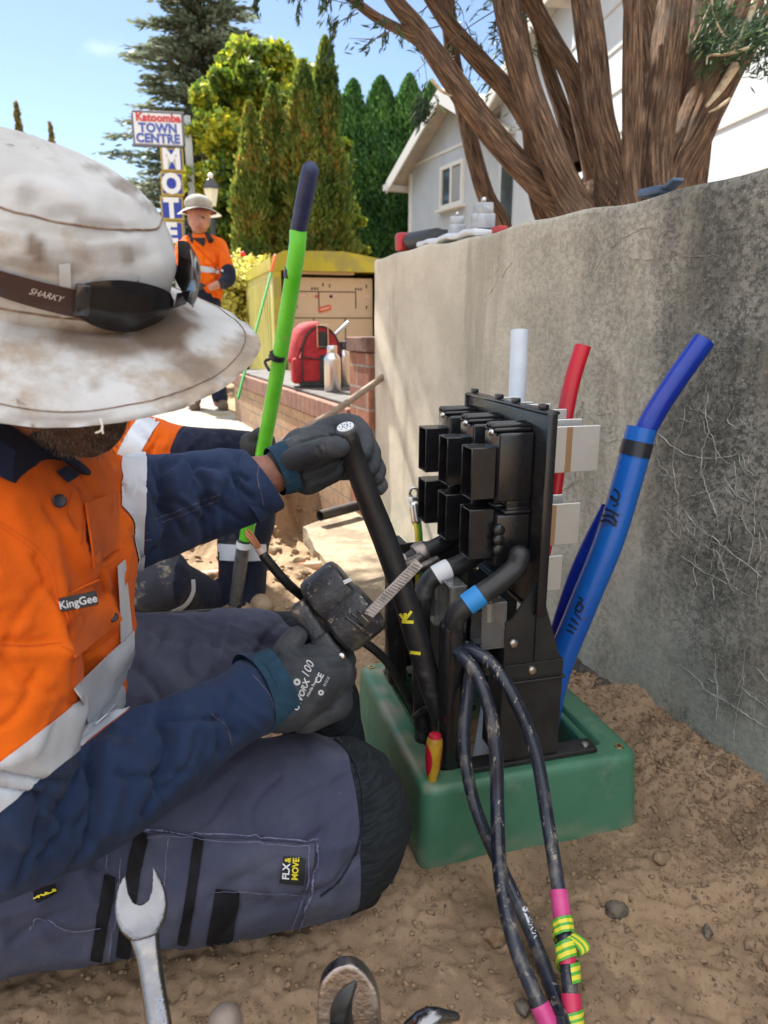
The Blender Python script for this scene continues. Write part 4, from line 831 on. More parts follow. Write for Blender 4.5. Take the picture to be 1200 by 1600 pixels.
b = B(); hbox(b, A1, u0 - .12, u1 + .12, zt1 - .12, zt1 - .072, -.12, -.002); obj('sill', b, trim, win, False)
b = B(); zz_ = zat(693, 240, C1); hbox(b, A1, .0, wd1, zz_, zz_ + .05, -.025, -.002); hbox(b, A1, -.05, .08, .9, ze1, -.03, -.002); obj('trim_board', b, trim, house, False)
C2 = C1 + ud * (wd1 + .02) + Vector((-.0, 0, 0)); C2 = C1 + ud * (wd1 * .98) - Vector((ud.y * -1, 0, 0)) * 0
ap2 = upar(905, C2); 
z2 = zat(772, 185, C2); za2 = zat(905, -40, C2); wing = empty('white_wing', Vector((C2.x + 1, C2.y, 1.0)), 'nearer white house wing with large gable behind the tree stems', 'house')
A2 = gable(wing, C2 - Vector((.917, .40, 0)) * .25, ud, ap2 * 1.9, .9, z2, za2, ap2, .3, 6)
ua, ub = upar(805, C2), upar(822, C2)
b = B(); hbox(b, A2, ua, ub, 1.3, zat(812, 250, C2), -.03, -.002); obj('window', b, gl, wing, False)
# nearer long white outbuilding at the right
CR = P(880, 300, 9.0); udr = Vector((.13, -.9915, 0)); nr = Vector((.9915, .13, 0))
def AR(u, z, v=0): return CR + udr * u + nr * v + ZV * (z - CR.z)
shed = empty('white_outbuilding', Vector((CR.x + .5, CR.y - 2, 1.0)), 'long white boarded building with pale base ledge right of the tree', 'building')
b = B(); n_b = 0; z = 1.62
prism(b, [AR(0, .8), AR(7.5, .8), AR(7.5, 4.6), AR(0, 4.6)], nr, 3); obj('wall', b, hwm, shed, False)
b = B()
for z in np.arange(1.95, 4.6, .42): prism(b, [AR(-.01, z, -.012), AR(7.5, z, -.012), AR(7.5, z + .02, -.012), AR(-.01, z + .02, -.012)], nr, .01)
obj('board_joints', b, sh, shed, False)
b = B(); zl = 1.50; prism(b, [AR(-.05, zl, -.16), AR(7.5, zl, -.16), AR(7.5, zl + .10, -.16), AR(-.05, zl + .10, -.16)], nr, .155); obj('ledge', b, trim, shed, False)
b = B(); prism(b, [AR(-.3, 4.61, -.3), AR(7.6, 4.61, -.3), AR(7.6, 4.75, -.3), AR(-.3, 4.75, -.3)], nr, 3.6); obj('roof', b, rf, shed, False)
# ------------------------------------------------------------ motel sign
SD = 11.5; sg = P(248, 300, SD); sg.z = .12
sign = empty('motel_sign', sg, 'tall motel sign with white name board over stacked blue letter boxes', 'sign')
sx = Vector((.985, .17, 0)).normalized(); sy = ZV.cross(sx)
def SPt(px, py, off=0): return PN(px, py, P(248, 230, SD), sy) - sy * off
wht = M('sign white', (.78, .78, .78), rough=.5); blu = M('sign blue', (.02, .045, .36), rough=.4); ylw = M('sign mustard', (.42, .30, .05), rough=.5); redl = M('sign red', (.60, .06, .06), rough=.5); bll = M('sign navy', (.07, .12, .42), rough=.5); pol = M('sign pole grey', (.42, .44, .46), rough=.5)
def rect(bm, x0, y0, x1, y1, o0, o1):
    c = SPt((x0+x1)/2, (y0+y1)/2, (o0+o1)/2); a = SPt(x0, y0), SPt(x1, y0), SPt(x0, y1); return box(bm, c, ((a[1]-a[0]).dot(sx), abs(o1-o0), abs((a[2]-a[0]).z)), (sx, sy, ZV), .004, 1)
b = B(); rect(b, 210, 178, 285, 227, .05, -.05); nb = obj('name_board', b, wht, sign, False)
b = B(); rect(b, 207, 175, 288, 177.6, .06, -.06); rect(b, 207, 227.4, 288, 230, .06, -.06); rect(b, 207, 177.8, 209.8, 227.2, .06, -.06); rect(b, 285.2, 177.8, 288, 227.2, .06, -.06); obj('frame', b, M('sign rim', (.16, .16, .2), rough=.5), nb, False)
mpx = SD / F
for s, sz, px, py, m_, nm_ in (('Katoomba', 15.5, 248, 191, redl, 'place_name'), ('TOWN', 17.5, 248, 208, bll, 'lettering'), ('CENTRE', 17.5, 248, 224, bll, 'lettering')):
    b = textmesh(s, sz * mpx, SPt(px, py, .055), sx, ZV, .003, 0, .0075, 'CENTER', 1.05, .98); obj(nm_, b, m_, nb, False)
b = B(); rect(b, 272, 230.5, 293, 600, -.0, -.05); obj('post', b, pol, sign, False)
for ch, y0, nm_ in (('M', 232, 0), ('O', 270, 1), ('T', 308, 2), ('E', 346, 3), ('L', 384, 4)):
    b = B(); rect(b, 251.5, y0, 287.5, y0 + 37, .04, .001); bx_ = obj('letter_box', b, ylw, sign, False)
    b = B(); rect(b, 254.5, y0 + 3, 284.5, y0 + 33, .047, .0405); obj('panel', b, blu, bx_, False)
    b = textmesh(ch, 40 * mpx, SPt(269.5, y0 + 32, .05), sx, ZV, .003, 0, .02, 'CENTER', 1, .9); obj('letter', b, wht, bx_, False)
b = B(); box(b, P(297, 262, SD + .6), (.12, .05, 1.6), (sx, sy, ZV)); tag(obj('sign_support', b, pol, sign, False))
# ------------------------------------------------------------ lamp post
LP = P(330, 300, 8.8); LB = Vector((LP.x, LP.y, .12))
lamp = empty('street_lamp', LB, 'black lantern street lamp with a white glass box above the standing worker', 'lamp')
blk = M('black iron', (.03, .033, .04), rough=.45); s_ = 8.8 / F
b = B(); lathe(b, [(.09, 0), (.09, .1), (.045, .2), (.035, .9), (.03, LP.z - .12 - 20 * s_)], LB, (0, 0, 1), 16); obj('post', b, blk, lamp)
o_ = LP + ZV * (-21 * s_); b = B(); lathe(b, [(7 * s_, 0), (12.5 * s_, 25 * s_)], o_, (0, 0, 1), 6); obj('lantern_glass', b, M('frosted glass', (.75, .72, .58), rough=.3), lamp, False)
b = B(); lathe(b, [(14.5 * s_, 25.2 * s_), (13.5 * s_, 28 * s_), (7 * s_, 38 * s_), (3 * s_, 40 * s_)], o_, (0, 0, 1), 6); obj('hood', b, blk, lamp, False)
b = B(); lathe(b, [(2.5 * s_, 40.2 * s_), (4.5 * s_, 43 * s_), (4.5 * s_, 46 * s_), (2 * s_, 48 * s_)], o_, (0, 0, 1), 12); obj('finial', b, trim, lamp)
# ------------------------------------------------------------ things lying on the wall top
def WT(px, py, nd=1.1): return PN(px, py, WN * nd, WN)
def on_wall(px, nd):      # point on the wall top for a column
    r = ray(px, 300); k = r.x / r.y; y = nd / (WN.x * k + WN.y); return Vector((k * y, y, top + .004))
q = on_wall(650, 1.10); q2 = on_wall(690, 1.13)
dr = empty('cordless_drill', q, 'black and red cordless power tool lying on top of the concrete wall', 'power tool'); ax_, ay_, az_ = basis(q2 - q, ZV); fr_ = (ax_, az_, ay_)
b = B(); tube(b, [q + ZV * .034 - ax_ * .02, q + ZV * .034 + ax_ * .12], .03, 16); obj('body', b, M('tool black', (.03, .03, .033), rough=.45), dr)
b = B(); box(b, q + ZV * .034 - ax_ * .065, (.045, .06, .062), fr_, .01); obj('battery', b, M('tool red', (.45, .03, .035), rough=.4), dr)
b = B(); lathe(b, [(.024, 0), (.018, .04), (.008, .06)], q + ZV * .034 + ax_ * .14, ax_, 16); obj('chuck', b, M('tool black', (.03, .03, .033)), dr)
b = textmesh('18V', .03, q + ZV * .030 + ax_ * .02 - az_ * .0 + (CAM - q).normalized() * .034, ax_, ZV, .001, 0, .001); obj('print', b, MAT['tool red'], dr, False)
shm = M('white plastic sheet', (.62, .66, .70), rough=.35); q = on_wall(722, 1.12)
b = B(); box(b, q + ZV * .010, (.40, .13, .018), wf, .008); bmesh.ops.subdivide_edges(b, edges=[e for e in b.edges if e.calc_length() > .1], cuts=10, use_grid_fill=True)
for v in b.verts: v.co.z += .006 * float(noise3(np.array(v.co) * 30))
tag(obj('plastic_sheet', b, shm), 'crumpled white plastic sheet under the grey connectors on the wall', 'sheet')
gr = M('grey casting', (.42, .43, .45), (.32, .33, .35), sc=30, rough=.45, metal=.5)
for i, (px, s, lab) in enumerate(((715, 1.0, 'smaller grey cable connector block on the wall beside the cordless tool'), (756, 1.25, 'larger ribbed grey connector block nearest the tree on the wall'))):
    q = on_wall(px, 1.13) + ZV * .022; o = empty('cable_connector', q, lab, 'connector', 'grey connector blocks on the wall'); ff = basis(WD + WN * .5, WN); ff = (ff[0], ff[1], ZV)
    b = B(); box(b, q + ZV * .018 * s, (.07 * s, .055 * s, .034 * s), ff, .006)
    for k in range(3): box(b, q + ZV * (.045 * s) + ff[0] * (.022 * s * (k - 1)), (.014 * s, .045 * s, .028 * s), ff, .004)
    obj('block', b, gr, o)
    b = B()
    for k in (-1, 1): lathe(b, [(.006 * s, 0), (.006 * s, .012 * s)], q + ZV * .06 * s + ff[0] * .011 * s * k, ZV, 8)
    obj('bolts', b, M('bolt steel', (.6, .6, .6), metal=1, rough=.3), o)
q = on_wall(783, 1.13); b = B(); box(b, q + ZV * .012, (.05, .03, .022), wf, .006); tag(obj('red_plug', b, M('tool red')), 'small red plastic piece beside the larger grey connector on the wall', 'plug')
q = on_wall(1032, 1.10); b = B(); bb_ = M('slate blue plastic', (.07, .11, .19), (.05, .08, .14), rough=.45)
o = empty('blue_case', q, 'dark blue plastic case lying open on the wall before the tree', 'case'); fr_ = (WD, WN, ZV)
box(b, q + ZV * .010 + WD * .012, (.060, .045, .016), fr_, .003); obj('tray', b, bb_, o)
b = B(); x1_, y1_, z1_ = basis(WD * 1 + ZV * -.5, WN); box(b, q + ZV * .018 - WD * .034, (.030, .03, .009), (x1_, y1_, z1_), .004); obj('lid', b, bb_, o)
# ============================================================ SERVICE PILLAR
def bp(u, v, z): return BO + E1 * u + E2 * v + ZV * z
BF = (E1, E2, ZV)
def bbox(bm, u0, u1, v0, v1, z0, z1, bev=.002, seg=2): return box(bm, bp((u0+u1)/2, (v0+v1)/2, (z0+z1)/2), (u1-u0, v1-v0, z1-z0), BF, bev, seg)
gpm = M('green fibreglass', (.058, .18, .105), (.072, .215, .13), sc=6, rough=.38, rvar=.1, bump=.12, bs=40, dirt=(.16, .28, .20), dsc=9, dlo=.56, dhi=.74, dirt2=(.30, .26, .18), d2sc=48, d2lo=.66, d2hi=.73)
blp = M('black moulded plastic', (.010, .010, .012), (.014, .014, .016), sc=20, rough=.24, rvar=.06, spec=.65, bump=.1, bs=300, dirt2=(.05, .045, .04), d2sc=60, d2lo=.70, d2hi=.8)
blm = M('black painted steel', (.012, .012, .013), (.02, .02, .02), sc=20, rough=.5, bump=.15, bs=120, dirt2=(.10, .085, .065), d2sc=50, d2lo=.66, d2hi=.75)
cab_m = M('black cable sheath', (.012, .012, .014), (.02, .02, .022), sc=9, rough=.4, rvar=.1, bump=.15, bs=90, dirt=(.07, .07, .072), dsc=16, dlo=.56, dhi=.7)
scr = M('zinc screw', (.60, .58, .54), metal=1, rough=.3)
base = empty('pillar_base', bp(.195, .225, 0), 'green fibreglass pillar base with a rectangular opening set in the sand', 'base')
def rrect(u0, u1, v0, v1, r, z, k=7):
    o = []
    for cu, cv, a0 in ((u1 - r, v0 + r, -90), (u1 - r, v1 - r, 0), (u0 + r, v1 - r, 90), (u0 + r, v0 + r, 180)):
        for i in range(k + 1): a = R(a0 + 90 * i / k); o.append(bp(cu + r * math.cos(a), cv + r * math.sin(a), z))
    return o
b = B(); H = .142
secs = [(-.010, .400, -.010, .46, .020, -.06), (-.006, .396, -.006, .456, .022, .02), (0, .39, 0, .45, .024, H - .016), (.001, .389, .001, .449, .024, H - .008), (.005, .385, .005, .445, .024, H - .002), (.011, .379, .011, .439, .022, H),
        (.040, .342, .040, .412, .012, H + .001), (.043, .339, .043, .409, .010, H - .001), (.045, .337, .045, .407, .009, H - .012), (.053, .329, .053, .399, .007, H - .014), (.055, .327, .055, .397, .006, H - .018), (.057, .325, .057, .395, .006, -.03)]
rings = [[b.verts.new(p) for p in rrect(*s)] for s in secs]
for r0, r1 in zip(rings, rings[1:]):
    n = len(r0)
    for k in range(n): b.faces.new((r0[k], r0[(k+1) % n], r1[(k+1) % n], r1[k]))
bmesh.ops.subdivide_edges(b, edges=[e for e in b.edges if e.calc_length() > .02], cuts=12, use_grid_fill=True)
base_sh = obj("base_shell", b, gpm, base, sharp=60); use_mask(gpm, (.33, .30, .22))
me_ = base_sh.data; co_, no_ = getco(me_); wc = co_ + np.array(WL[base_sh.name]); x_, y_, d__ = toPix(wc); mk = np.clip(sstep(H - .02, H, wc[:, 2]) * (.35 + .9 * noise3(wc * 28) + .5 * noise3(wc * 90)), 0, 1) * (1 - sstep(640, 760, x_)) * .8
mk = np.maximum(mk, np.clip(sstep(.05, .0, wc[:, 2]) * (.5 + noise3(wc * 40)), 0, 1) * .6); at_ = me_.attributes.new('stain', 'FLOAT', 'POINT'); at_.data.foreach_set('value', mk.astype(np.float32))
brs = M('brass insert', (.55, .42, .22), metal=1, rough=.4)
for u, v in ((.022, .425), (.365, .028), (.365, .425)):
    b = B(); lathe(b, [(.0035, .001), (.0035, .0025), (.0075, .0025), (.008, .0005), (.008, -.003)], bp(u, v, H), ZV, 18, close=False); obj('insert', b, brs, base)
    b = B(); lathe(b, [(.0034, 0), (.0034, .0012)], bp(u, v, H), ZV, 12); obj('insert_hole', b, dk, base)
inner = M('dark soil', (.05, .035, .025), (.03, .02, .015), sc=20, rough=1)
pil = empty('fuse_pillar', bp(.19, .2, .14), 'black upright fuse carrier panel standing on the green base', 'electrical pillar')
# near and far brackets
def bracket(v0, parent, uo=0, mir=1):
    b = B(); bbox(b, .085 + uo, .318 + uo, v0 - .002, v0 + .032, H + .002, H + .010, .0015); fl = obj('foot_plate', b, blm, parent, False)
    b = B(); bbox(b, .138 + uo, .245 + uo, v0 + .004, v0 + .008, H + .011, .292, .001, 1); bbox(b, .138 + uo, .142 + uo, v0 + .0085, v0 + .075, H + .011, .292, .001, 1); bbox(b, .241 + uo, .245 + uo, v0 + .0085, v0 + .075, H + .011, .292, .001, 1)
    bbox(b, .134 + uo, .249 + uo, v0 - .000, v0 + .078, .2925, .2965, .001, 1); lg = obj('bracket_leg', b, blm, parent, False)
    b = B(); prism(b, [bp(.139 + uo, v0 + .004, .297), bp(.243 + uo, v0 + .004, .297), bp(.243 + uo, v0 + .004, .326), bp(.236 + uo, v0 + .004, .334), bp(.206 + uo, v0 + .004, .425), bp(.206 + uo, v0 + .004, .46), bp(.188 + uo, v0 + .004, .46), bp(.150 + uo, v0 + .004, .405), bp(.139 + uo, v0 + .004, .40)], E2, .004)
    prism(b, [bp(.139 + uo, v0 + .0085, .30), bp(.142 + uo, v0 + .0085, .30), bp(.142 + uo, v0 + .0085, .39), bp(.139 + uo, v0 + .0085, .39)], E2, .05); bbox(b, .139 + uo, .243 + uo, v0 + .0005, v0 + .0035, .303, .327, .0005, 1); bbox(b, .190 + uo, .194 + uo, v0 + .0000, v0 + .0035, .33, .44, .0005, 1); obj('bracket_plate', b, blm, parent, False)
    for u, z in ((.152, .366), (.187, .315)):
        b = B(); lathe(b, [(.0075, 0), (.0065, .003), (.003, .0045), (.0, .0045)], bp(u + uo, v0 + .0003, z), -E2, 16); obj('screw', b, scr, parent)
    b = B(); lathe(b, [(.0065, 0), (.006, .003), (.003, .004)], bp(.302 + uo, v0 + .012, H + .0102), ZV, 16); obj('screw', b, scr, parent)
bracket(.022, pil); bracket(.36, pil, 0)
b = B(); bbox(b, .045, .075, .34, .40, H + .002, .44, .002); bbox(b, .076, .185, .372, .378, H + .02, .43, .001); obj('side_bracket', b, blm, pil, False)
b = B(); bbox(b, .200, .204, .12, .335, .165, .41, .001); bbox(b, .110, .114, .22, .335, .20, .40, .001); obj('lower_board', b, blm, pil, False)
# panel
PU, V0, V1, Z0, Z1 = .188, .017, .336, .415, .722
b = B(); bbox(b, PU, PU + .008, V0, V1, Z0, Z1, .003)
bbox(b, PU - .004, PU + .012, V0 - .006, V0 - .0005, Z0 - .004, Z1 + .004, .002); bbox(b, PU - .004, PU + .018, V1 + .0005, V1 + .006, Z0 - .004, Z1 + .004, .002); bbox(b, PU - .004, PU + .018, V0, V1, Z1 + .0005, Z1 + .006, .002); bbox(b, PU - .004, PU + .018, V0, V1, Z0 - .006, Z0 - .0005, .002)
for k in range(5): bbox(b, PU + .0085, PU + .014, V0 + .03 + k * .063, V0 + .036 + k * .063, Z0 + .01, Z1 - .01, .001)
obj('panel', b, blp, pil, True)
b = B()
for v in (.03, .125, .19, .30): bbox(b, PU - .001, PU + .010, V0 + v - .011, V0 + v + .005, Z1 + .0065, Z1 + .014, .0015)
obj('top_lugs', b, blp, pil, True)
def hollow(bm, u0, u1, v0, v1, z0, z1, t=.0028):
    """shroud open towards u0"""
    bbox(bm, u0, u1, v0, v0 + t, z0, z1, .001, 1); bbox(bm, u0, u1, v1 - t, v1, z0, z1, .001, 1); bbox(bm, u0 + .0002, u1, v0 + t + .0001, v1 - t - .0001, z1 - t, z1 - .0002, .0008, 1); bbox(bm, u0 + .0002, u1, v0 + t + .0001, v1 - t - .0001, z0 + .0002, z0 + t, .0008, 1); bbox(bm, u1 - t, u1 - .0003, v0 + t + .0001, v1 - t - .0001, z0 + t + .0001, z1 - t - .0001, 0)
def unit(v, zb, up, kind):
    """fuse shroud: v near side, zb foot of its mouth"""
    zt = zb + .080; w_ = .043; o = empty if False else None
    b = B(); hollow(b, PU - .098, PU - .058, v, v + w_, zb, zt); m_ = obj('fuse_shroud', b, blp, pil, True)
    b = B()
    if up:
        bbox(b, PU - .0575, PU - .0005, v - .010, v + w_ + .008, zb - .004, zt + .022, .004, 3); bbox(b, PU - .062, PU - .0005, v + .000, v + w_ - .003, zt + .0225, zt + .029, .003, 3)
        tube(b, [bp(PU - .060, v + .010, zt + .031), bp(PU - .002, v + .010, zt + .031)], .0045, 10); tube(b, [bp(PU - .060, v + .026, zt + .031), bp(PU - .002, v + .026, zt + .031)], .0055, 10)
        bbox(b, PU - .040, PU - .0005, v - .006, v + w_ + .004, zb - .034, zb - .0045, .003)
        sc_ = bp(PU - .0625, v + .010, zt + .022)
    else:
        bbox(b, PU - .0575, PU - .0005, v - .010, v + w_ + .008, zb - .012, zb + .072, .004, 3); bbox(b, PU - .046, PU - .0005, v - .012, v + w_ + .010, zb + .0725, zb + .0785, .002, 2)
        bbox(b, PU - .040, PU - .0005, v - .006, v + w_ + .004, zb + .079, zb + .105, .003)
        for zz in (.018, .034, .050): lathe(b, [(.009, 0), (.009, .007), (.005, .009)], bp(PU - .055, v - .0105, zb + zz), -E2, 14)
        tube(b, [bp(PU - .05, v + .012, zb + .082), bp(PU - .004, v + .012, zb + .082)], .004, 10)
        sc_ = bp(PU - .047, v + .008, zb + .092)
    obj('fuse_body', b, blp, pil, True)
    b = B(); lathe(b, [(.0055, 0), (.005, .003), (.002, .0055), (0, .0055)], sc_, -E1, 14); obj('screw', b, scr, pil)
for k, v in enumerate((.066, .172, .284)): unit(v, .590, True, k); unit(v, .494, False, k)
for v, z in ((.125, .458), (.225, .47)):
    b = B(); lathe(b, [(.0055, 0), (.005, .003), (.002, .0055), (0, .0055)], bp(.13, v, z), -E1, 14); obj('screw', b, scr, pil)
# aluminium contact channels behind the panel
alu = M('plated aluminium', (.74, .75, .74), (.66, .67, .66), sc=4, metal=.85, rough=.42, rvar=.08, bump=.1, bs=200); cop = M('warm plated edge', (.75, .50, .32), metal=1, rough=.3)
def chan(u1, v, z0, z1, fold):
    o = B(); bbox(o, PU + .0185, u1, v, v + .0035, z0, z1, .0012); bbox(o, PU + .0185, PU + .022 + .0, v + .0037, v + .034, z0, z1, .001); bbox(o, PU + .028, u1 - .012, v + .034, v + .0375, z0 - .004, z1 + .006, .0012)
    c = obj('contact_channel', o, alu, pil, False)
    if fold: o = B(); bbox(o, fold, fold + .010, v - .0008, v - .0002, z0 + .001, z1 - .001, 0); obj('worn_edge', o, cop, c, False)
chan(.296, .052, .628, .700, .238); chan(.264, .040, .515, .582, .212); chan(.236, .035, .442, .500, None)
chan(.300, .165, .640, .712, None); chan(.290, .27, .640, .714, None); chan(.275, .165, .53, .59, None); chan(.275, .27, .53, .59, None)
# clear terminal covers
glm = M('clear plastic', (.80, .82, .82), rough=.06, trans=.9, spec=.5)
for gx_, gy_, gd_, w_, hgt in ((712, 950, 1.135, .030, .080), (768, 975, 1.115, .042, .078), (690, 940, 1.19, .03, .08)):
    q_ = P(gx_, gy_, gd_) - BO; u0, v0, z0 = q_.dot(E1) - w_ / 2, q_.dot(E2) - .01, q_.z - hgt / 2; b = B(); hollow(b, u0, u0 + w_, v0, v0 + .045, z0, z0 + hgt, .0022); obj('terminal_cover', b, glm, pil, False)
    b = B(); lathe(b, [(.007, 0), (.007, .030), (.009, .0305), (.009, .036), (.004, .037)], bp(u0 + w_ * .5, v0 + .022, z0 + hgt * .5), ZV, 14); obj('terminal_bolt', b, scr, pil)
# ------------------------------------------------------------ conduits behind the panel
def tagt(o, lab, cat, g=None): return tag(o, lab, cat, g)
def conduit(name, pts, r, m, lab, cat='conduit', seg=20, up=(0, 0, 1)):
    b = B(); t = B(); tube(t, pts, r, seg, up=up, sm=8, cap=None); join(b, t); rr = [(x[0] - .002, x[1] - .002) if isinstance(x, tuple) else x - .002 for x in (r if isinstance(r, list) else [r] * len(pts))]
    t = B(); tube(t, pts, rr, seg, up=up, sm=8, cap=None); join(b, t); o = obj(name, b, m, None, sharp=0); return tag(o, lab, cat) if lab else o
whp = M('white conduit', (.62, .70, .78), (.55, .62, .70), sc=6, rough=.35, dirt=(.4, .36, .3), dsc=8, dlo=.64, dhi=.75)
rdp = M('red plastic', (.55, .008, .02), (.45, .01, .02), sc=5, rough=.28); blu1 = M('blue plastic', (.008, .10, .46), (.01, .13, .52), sc=5, rough=.3, rvar=.06, dirt=(.03, .09, .30), dsc=18, dlo=.58); blu2 = M('deep blue plastic', (.004, .025, .30), (.006, .04, .38), sc=7, rough=.28)
conduit('white_conduit', [P(745, 1230, 1.36), P(762, 1130, 1.38), P(782, 990, 1.40), P(800, 780, 1.40), P(808, 620, 1.38), P(812, 516, 1.37)], [.018, .018, .0175, .017, .017, .017], whp, 'white plastic conduit rising behind the black fuse panel')
conduit('red_conduit', [P(768, 1235, 1.36), P(795, 1080, 1.36), P(835, 925, 1.34), P(862, 790, 1.32), P(876, 690, 1.30), P(893, 600, 1.29), P(911, 540, 1.28)], [(.015, .012)] * 7, rdp, 'bright red conduit rising behind the aluminium plates')
conduit('red_sleeve', [P(800, 1060, 1.39), P(846, 850, 1.38), P(861, 720, 1.38), P(868, 680, 1.38)], [(.012, .006)] * 4, rdp, 'narrow flattened red sleeve just left of the red conduit')
bo = conduit('blue_conduit', [P(842, 1190, 1.36), P(867, 1060, 1.33), P(909, 950, 1.30), P(950, 850, 1.27), P(978, 760, 1.25), P(1003, 668, 1.23)], [(.0265, .024)] * 6, blu1, 'wide blue conduit sleeve with black tape and pen marks leaning towards the wall')
b = B(); tube(b, [P(991, 712, 1.2385), P(997, 690, 1.2345)], [(.0278, .0253)] * 2, 24, cap=None); obj('tape_band', b, M('dark tape', (.02, .022, .03), rough=.3), bo, sharp=0)
bi = conduit('blue_inner_pipe', [P(960, 800, 1.26), P(990, 720, 1.25), P(1015, 660, 1.235), P(1052, 600, 1.23), P(1100, 532, 1.22)], [(.019, .019)] * 5, blu2, 'narrower deep blue pipe coming out of the top of the wide blue sleeve')
bs_ = conduit('blue_split_sleeve', [P(852, 1110, 1.37), P(868, 1020, 1.36), P(893, 930, 1.34), P(918, 860, 1.32), P(945, 790, 1.29)], [(.020, .012), (.021, .012), (.020, .012), (.016, .01), (.006, .008)], blu2, 'flattened dark blue sleeve tucked against the left side of the wide blue conduit')
bb = bvh_of(bo); b = B()
for l, wd in (([(937, 815), (950, 813), (962, 822), (958, 803)], 3), ([(941, 806), (953, 806), (965, 816)], 3), ([(946, 796), (957, 799), (967, 806)], 2.6), ([(960, 764), (967, 770), (966, 781), (957, 780), (956, 775), (966, 788), (958, 790)], 3), ([(886, 983), (897, 990)], 3), ([(889, 975), (901, 984)], 3), ([(893, 966), (904, 976)], 3), ([(898, 956), (908, 968)], 2.5), ([(903, 940), (911, 948), (906, 956), (900, 950), (910, 938), (905, 933)], 3)):
    ribbon(b, bb, l, wd, .0012, 2)
bmesh.ops.delete(b, geom=[v for v in b.verts if not v.link_faces], context='VERTS'); obj('pen_marks', b, M('pen ink', (.01, .012, .03), rough=.5), bo)
b = B(); tube(b, [bp(.20, .12, .02), bp(.205, .13, .20)], .02, 14); tagt(obj('orange_sleeve', b, M('orange sleeve', (.75, .17, .02), rough=.4)), 'short orange sleeve standing inside the green base', 'sleeve')
# ------------------------------------------------------------ cables
def cable(name, pts, r, m, lab, seg=18, cap='round', parent=None, grp=None):
    b = B(); tube(b, [P(*p) for p in pts], r, seg, sm=8, cap=cap); o = obj(name, b, m, parent, sharp=0)
    if lab: tag(o, lab, 'cable', grp)
    return o
heavy = cable('heavy_cable', [(540, 668, 1.015), (554, 718, 1.045), (576, 780, 1.07), (600, 840, 1.09), (628, 920, 1.11), (652, 1000, 1.13), (680, 1090, 1.16), (722, 1195, 1.20), (760, 1290, 1.27)], [.0150, .0165, .0182, .019, .019, .019, .019, .019, .019], cab_m, 'thick black cable held upright by the seated worker, its cut end showing', 24, cap=True)
d_ = (P(540, 668, 1.015) - P(548, 696, 1.034)).normalized()
b = B(); lathe(b, [(.0125, .0002), (.0122, .002), (.011, .0024)], P(540, 668, 1.015), d_, 24); core = obj('cut_end', b, M('cable core', (.70, .72, .75), (.62, .64, .68), sc=90, rough=.5), heavy)
b = B(); s1, s2, s3 = basis(d_.cross(ZV), d_)
for k in range(14):
    a = 6.283 * k / 14; q_ = P(540, 668, 1.015) + d_ * .0026 + (s1 * math.cos(a) + s3 * math.sin(a)) * (.0085 if k % 2 else .004); lathe(b, [(.0013, 0), (.001, .0006)], q_, d_, 6)
obj('strands', b, M('aluminium strand', (.25, .25, .27), metal=.6, rough=.5), core)
hb = bvh_of(heavy); b = B(); yel_p = M('yellow paint mark', (.80, .72, .04), rough=.6)
for l, wd in (([(633, 958), (634, 968)], 5), ([(625, 959), (633, 970)], 4), ([(643, 955), (634, 967)], 4), ([(628, 971), (646, 972)], 5), ([(641, 1019), (657, 1021)], 5)): ribbon(b, hb, l, wd, .0006, 1.5)
bmesh.ops.delete(b, geom=[v for v in b.verts if not v.link_faces], context='VERTS'); obj('paint_mark', b, yel_p, heavy)
def bandx(o, pts, x0, x1, r, m, name='tape_band'):
    q = catmull(pts, 20); q = q[(q[:, 0] > x0) & (q[:, 0] < x1) & (q[:, 1] < 960)]; b = B(); tube(b, [P(*k) for k in q[::3]], r, 20, cap=True); return obj(name, b, m, o, sharp=30)
def band(o, p0, p1, r, m, name='tape_band'):
    b = B(); tube(b, [P(*p0), P(*p1)], r, 20, cap=True); return obj(name, b, m, o, sharp=30)
e1_ = cable('elbow_cable', [(812, 868, 1.09), (806, 886, 1.09), (784, 906, 1.085), (757, 925, 1.08), (730, 944, 1.08), (712, 964, 1.085), (706, 1000, 1.10), (704, 1100, 1.14), (702, 1205, 1.19)], [.0165] * 9, cab_m, 'black elbow cable with a bright blue band below the nearest fuse', 20)
band(e1_, (728.5, 945, 1.08), (752, 928.5, 1.08), .0176, M('blue tape', (.02, .24, .62), rough=.45)); b = B(); tube(b, [P(706, 980, 1.095), P(703, 1100, 1.14), P(701, 1205, 1.19)], .0195, 20); obj('lower_sleeve', b, blp, e1_, sharp=0)
e2_ = cable('elbow_cable', [(745, 865, 1.18), (722, 880, 1.17), (692, 893, 1.16), (669, 910, 1.16), (659, 940, 1.165), (657, 1000, 1.19), (660, 1110, 1.23), (664, 1200, 1.28)], [.016] * 8, cab_m, 'black elbow cable with a white band left of the blue banded one', 20)
bandx(e2_, [(745, 865, 1.18), (722, 880, 1.17), (692, 893, 1.16), (669, 910, 1.16), (659, 940, 1.165)], 678, 702, .0172, M('white tape', (.72, .74, .76), rough=.5))
e3_ = cable('elbow_cable', [(712, 838, 1.27), (690, 850, 1.26), (662, 864, 1.25), (640, 876, 1.25), (622, 900, 1.26), (614, 960, 1.29), (618, 1060, 1.34)], [.0155] * 7, cab_m, 'black elbow cable gripped by the steel clamp with a thin red ring', 20)
bandx(e3_, [(712, 838, 1.27), (690, 850, 1.26), (662, 864, 1.25), (640, 876, 1.25)], 655, 662, .0168, rdp, 'red_ring')
front_g = 'dusty black cables hanging over the green base'
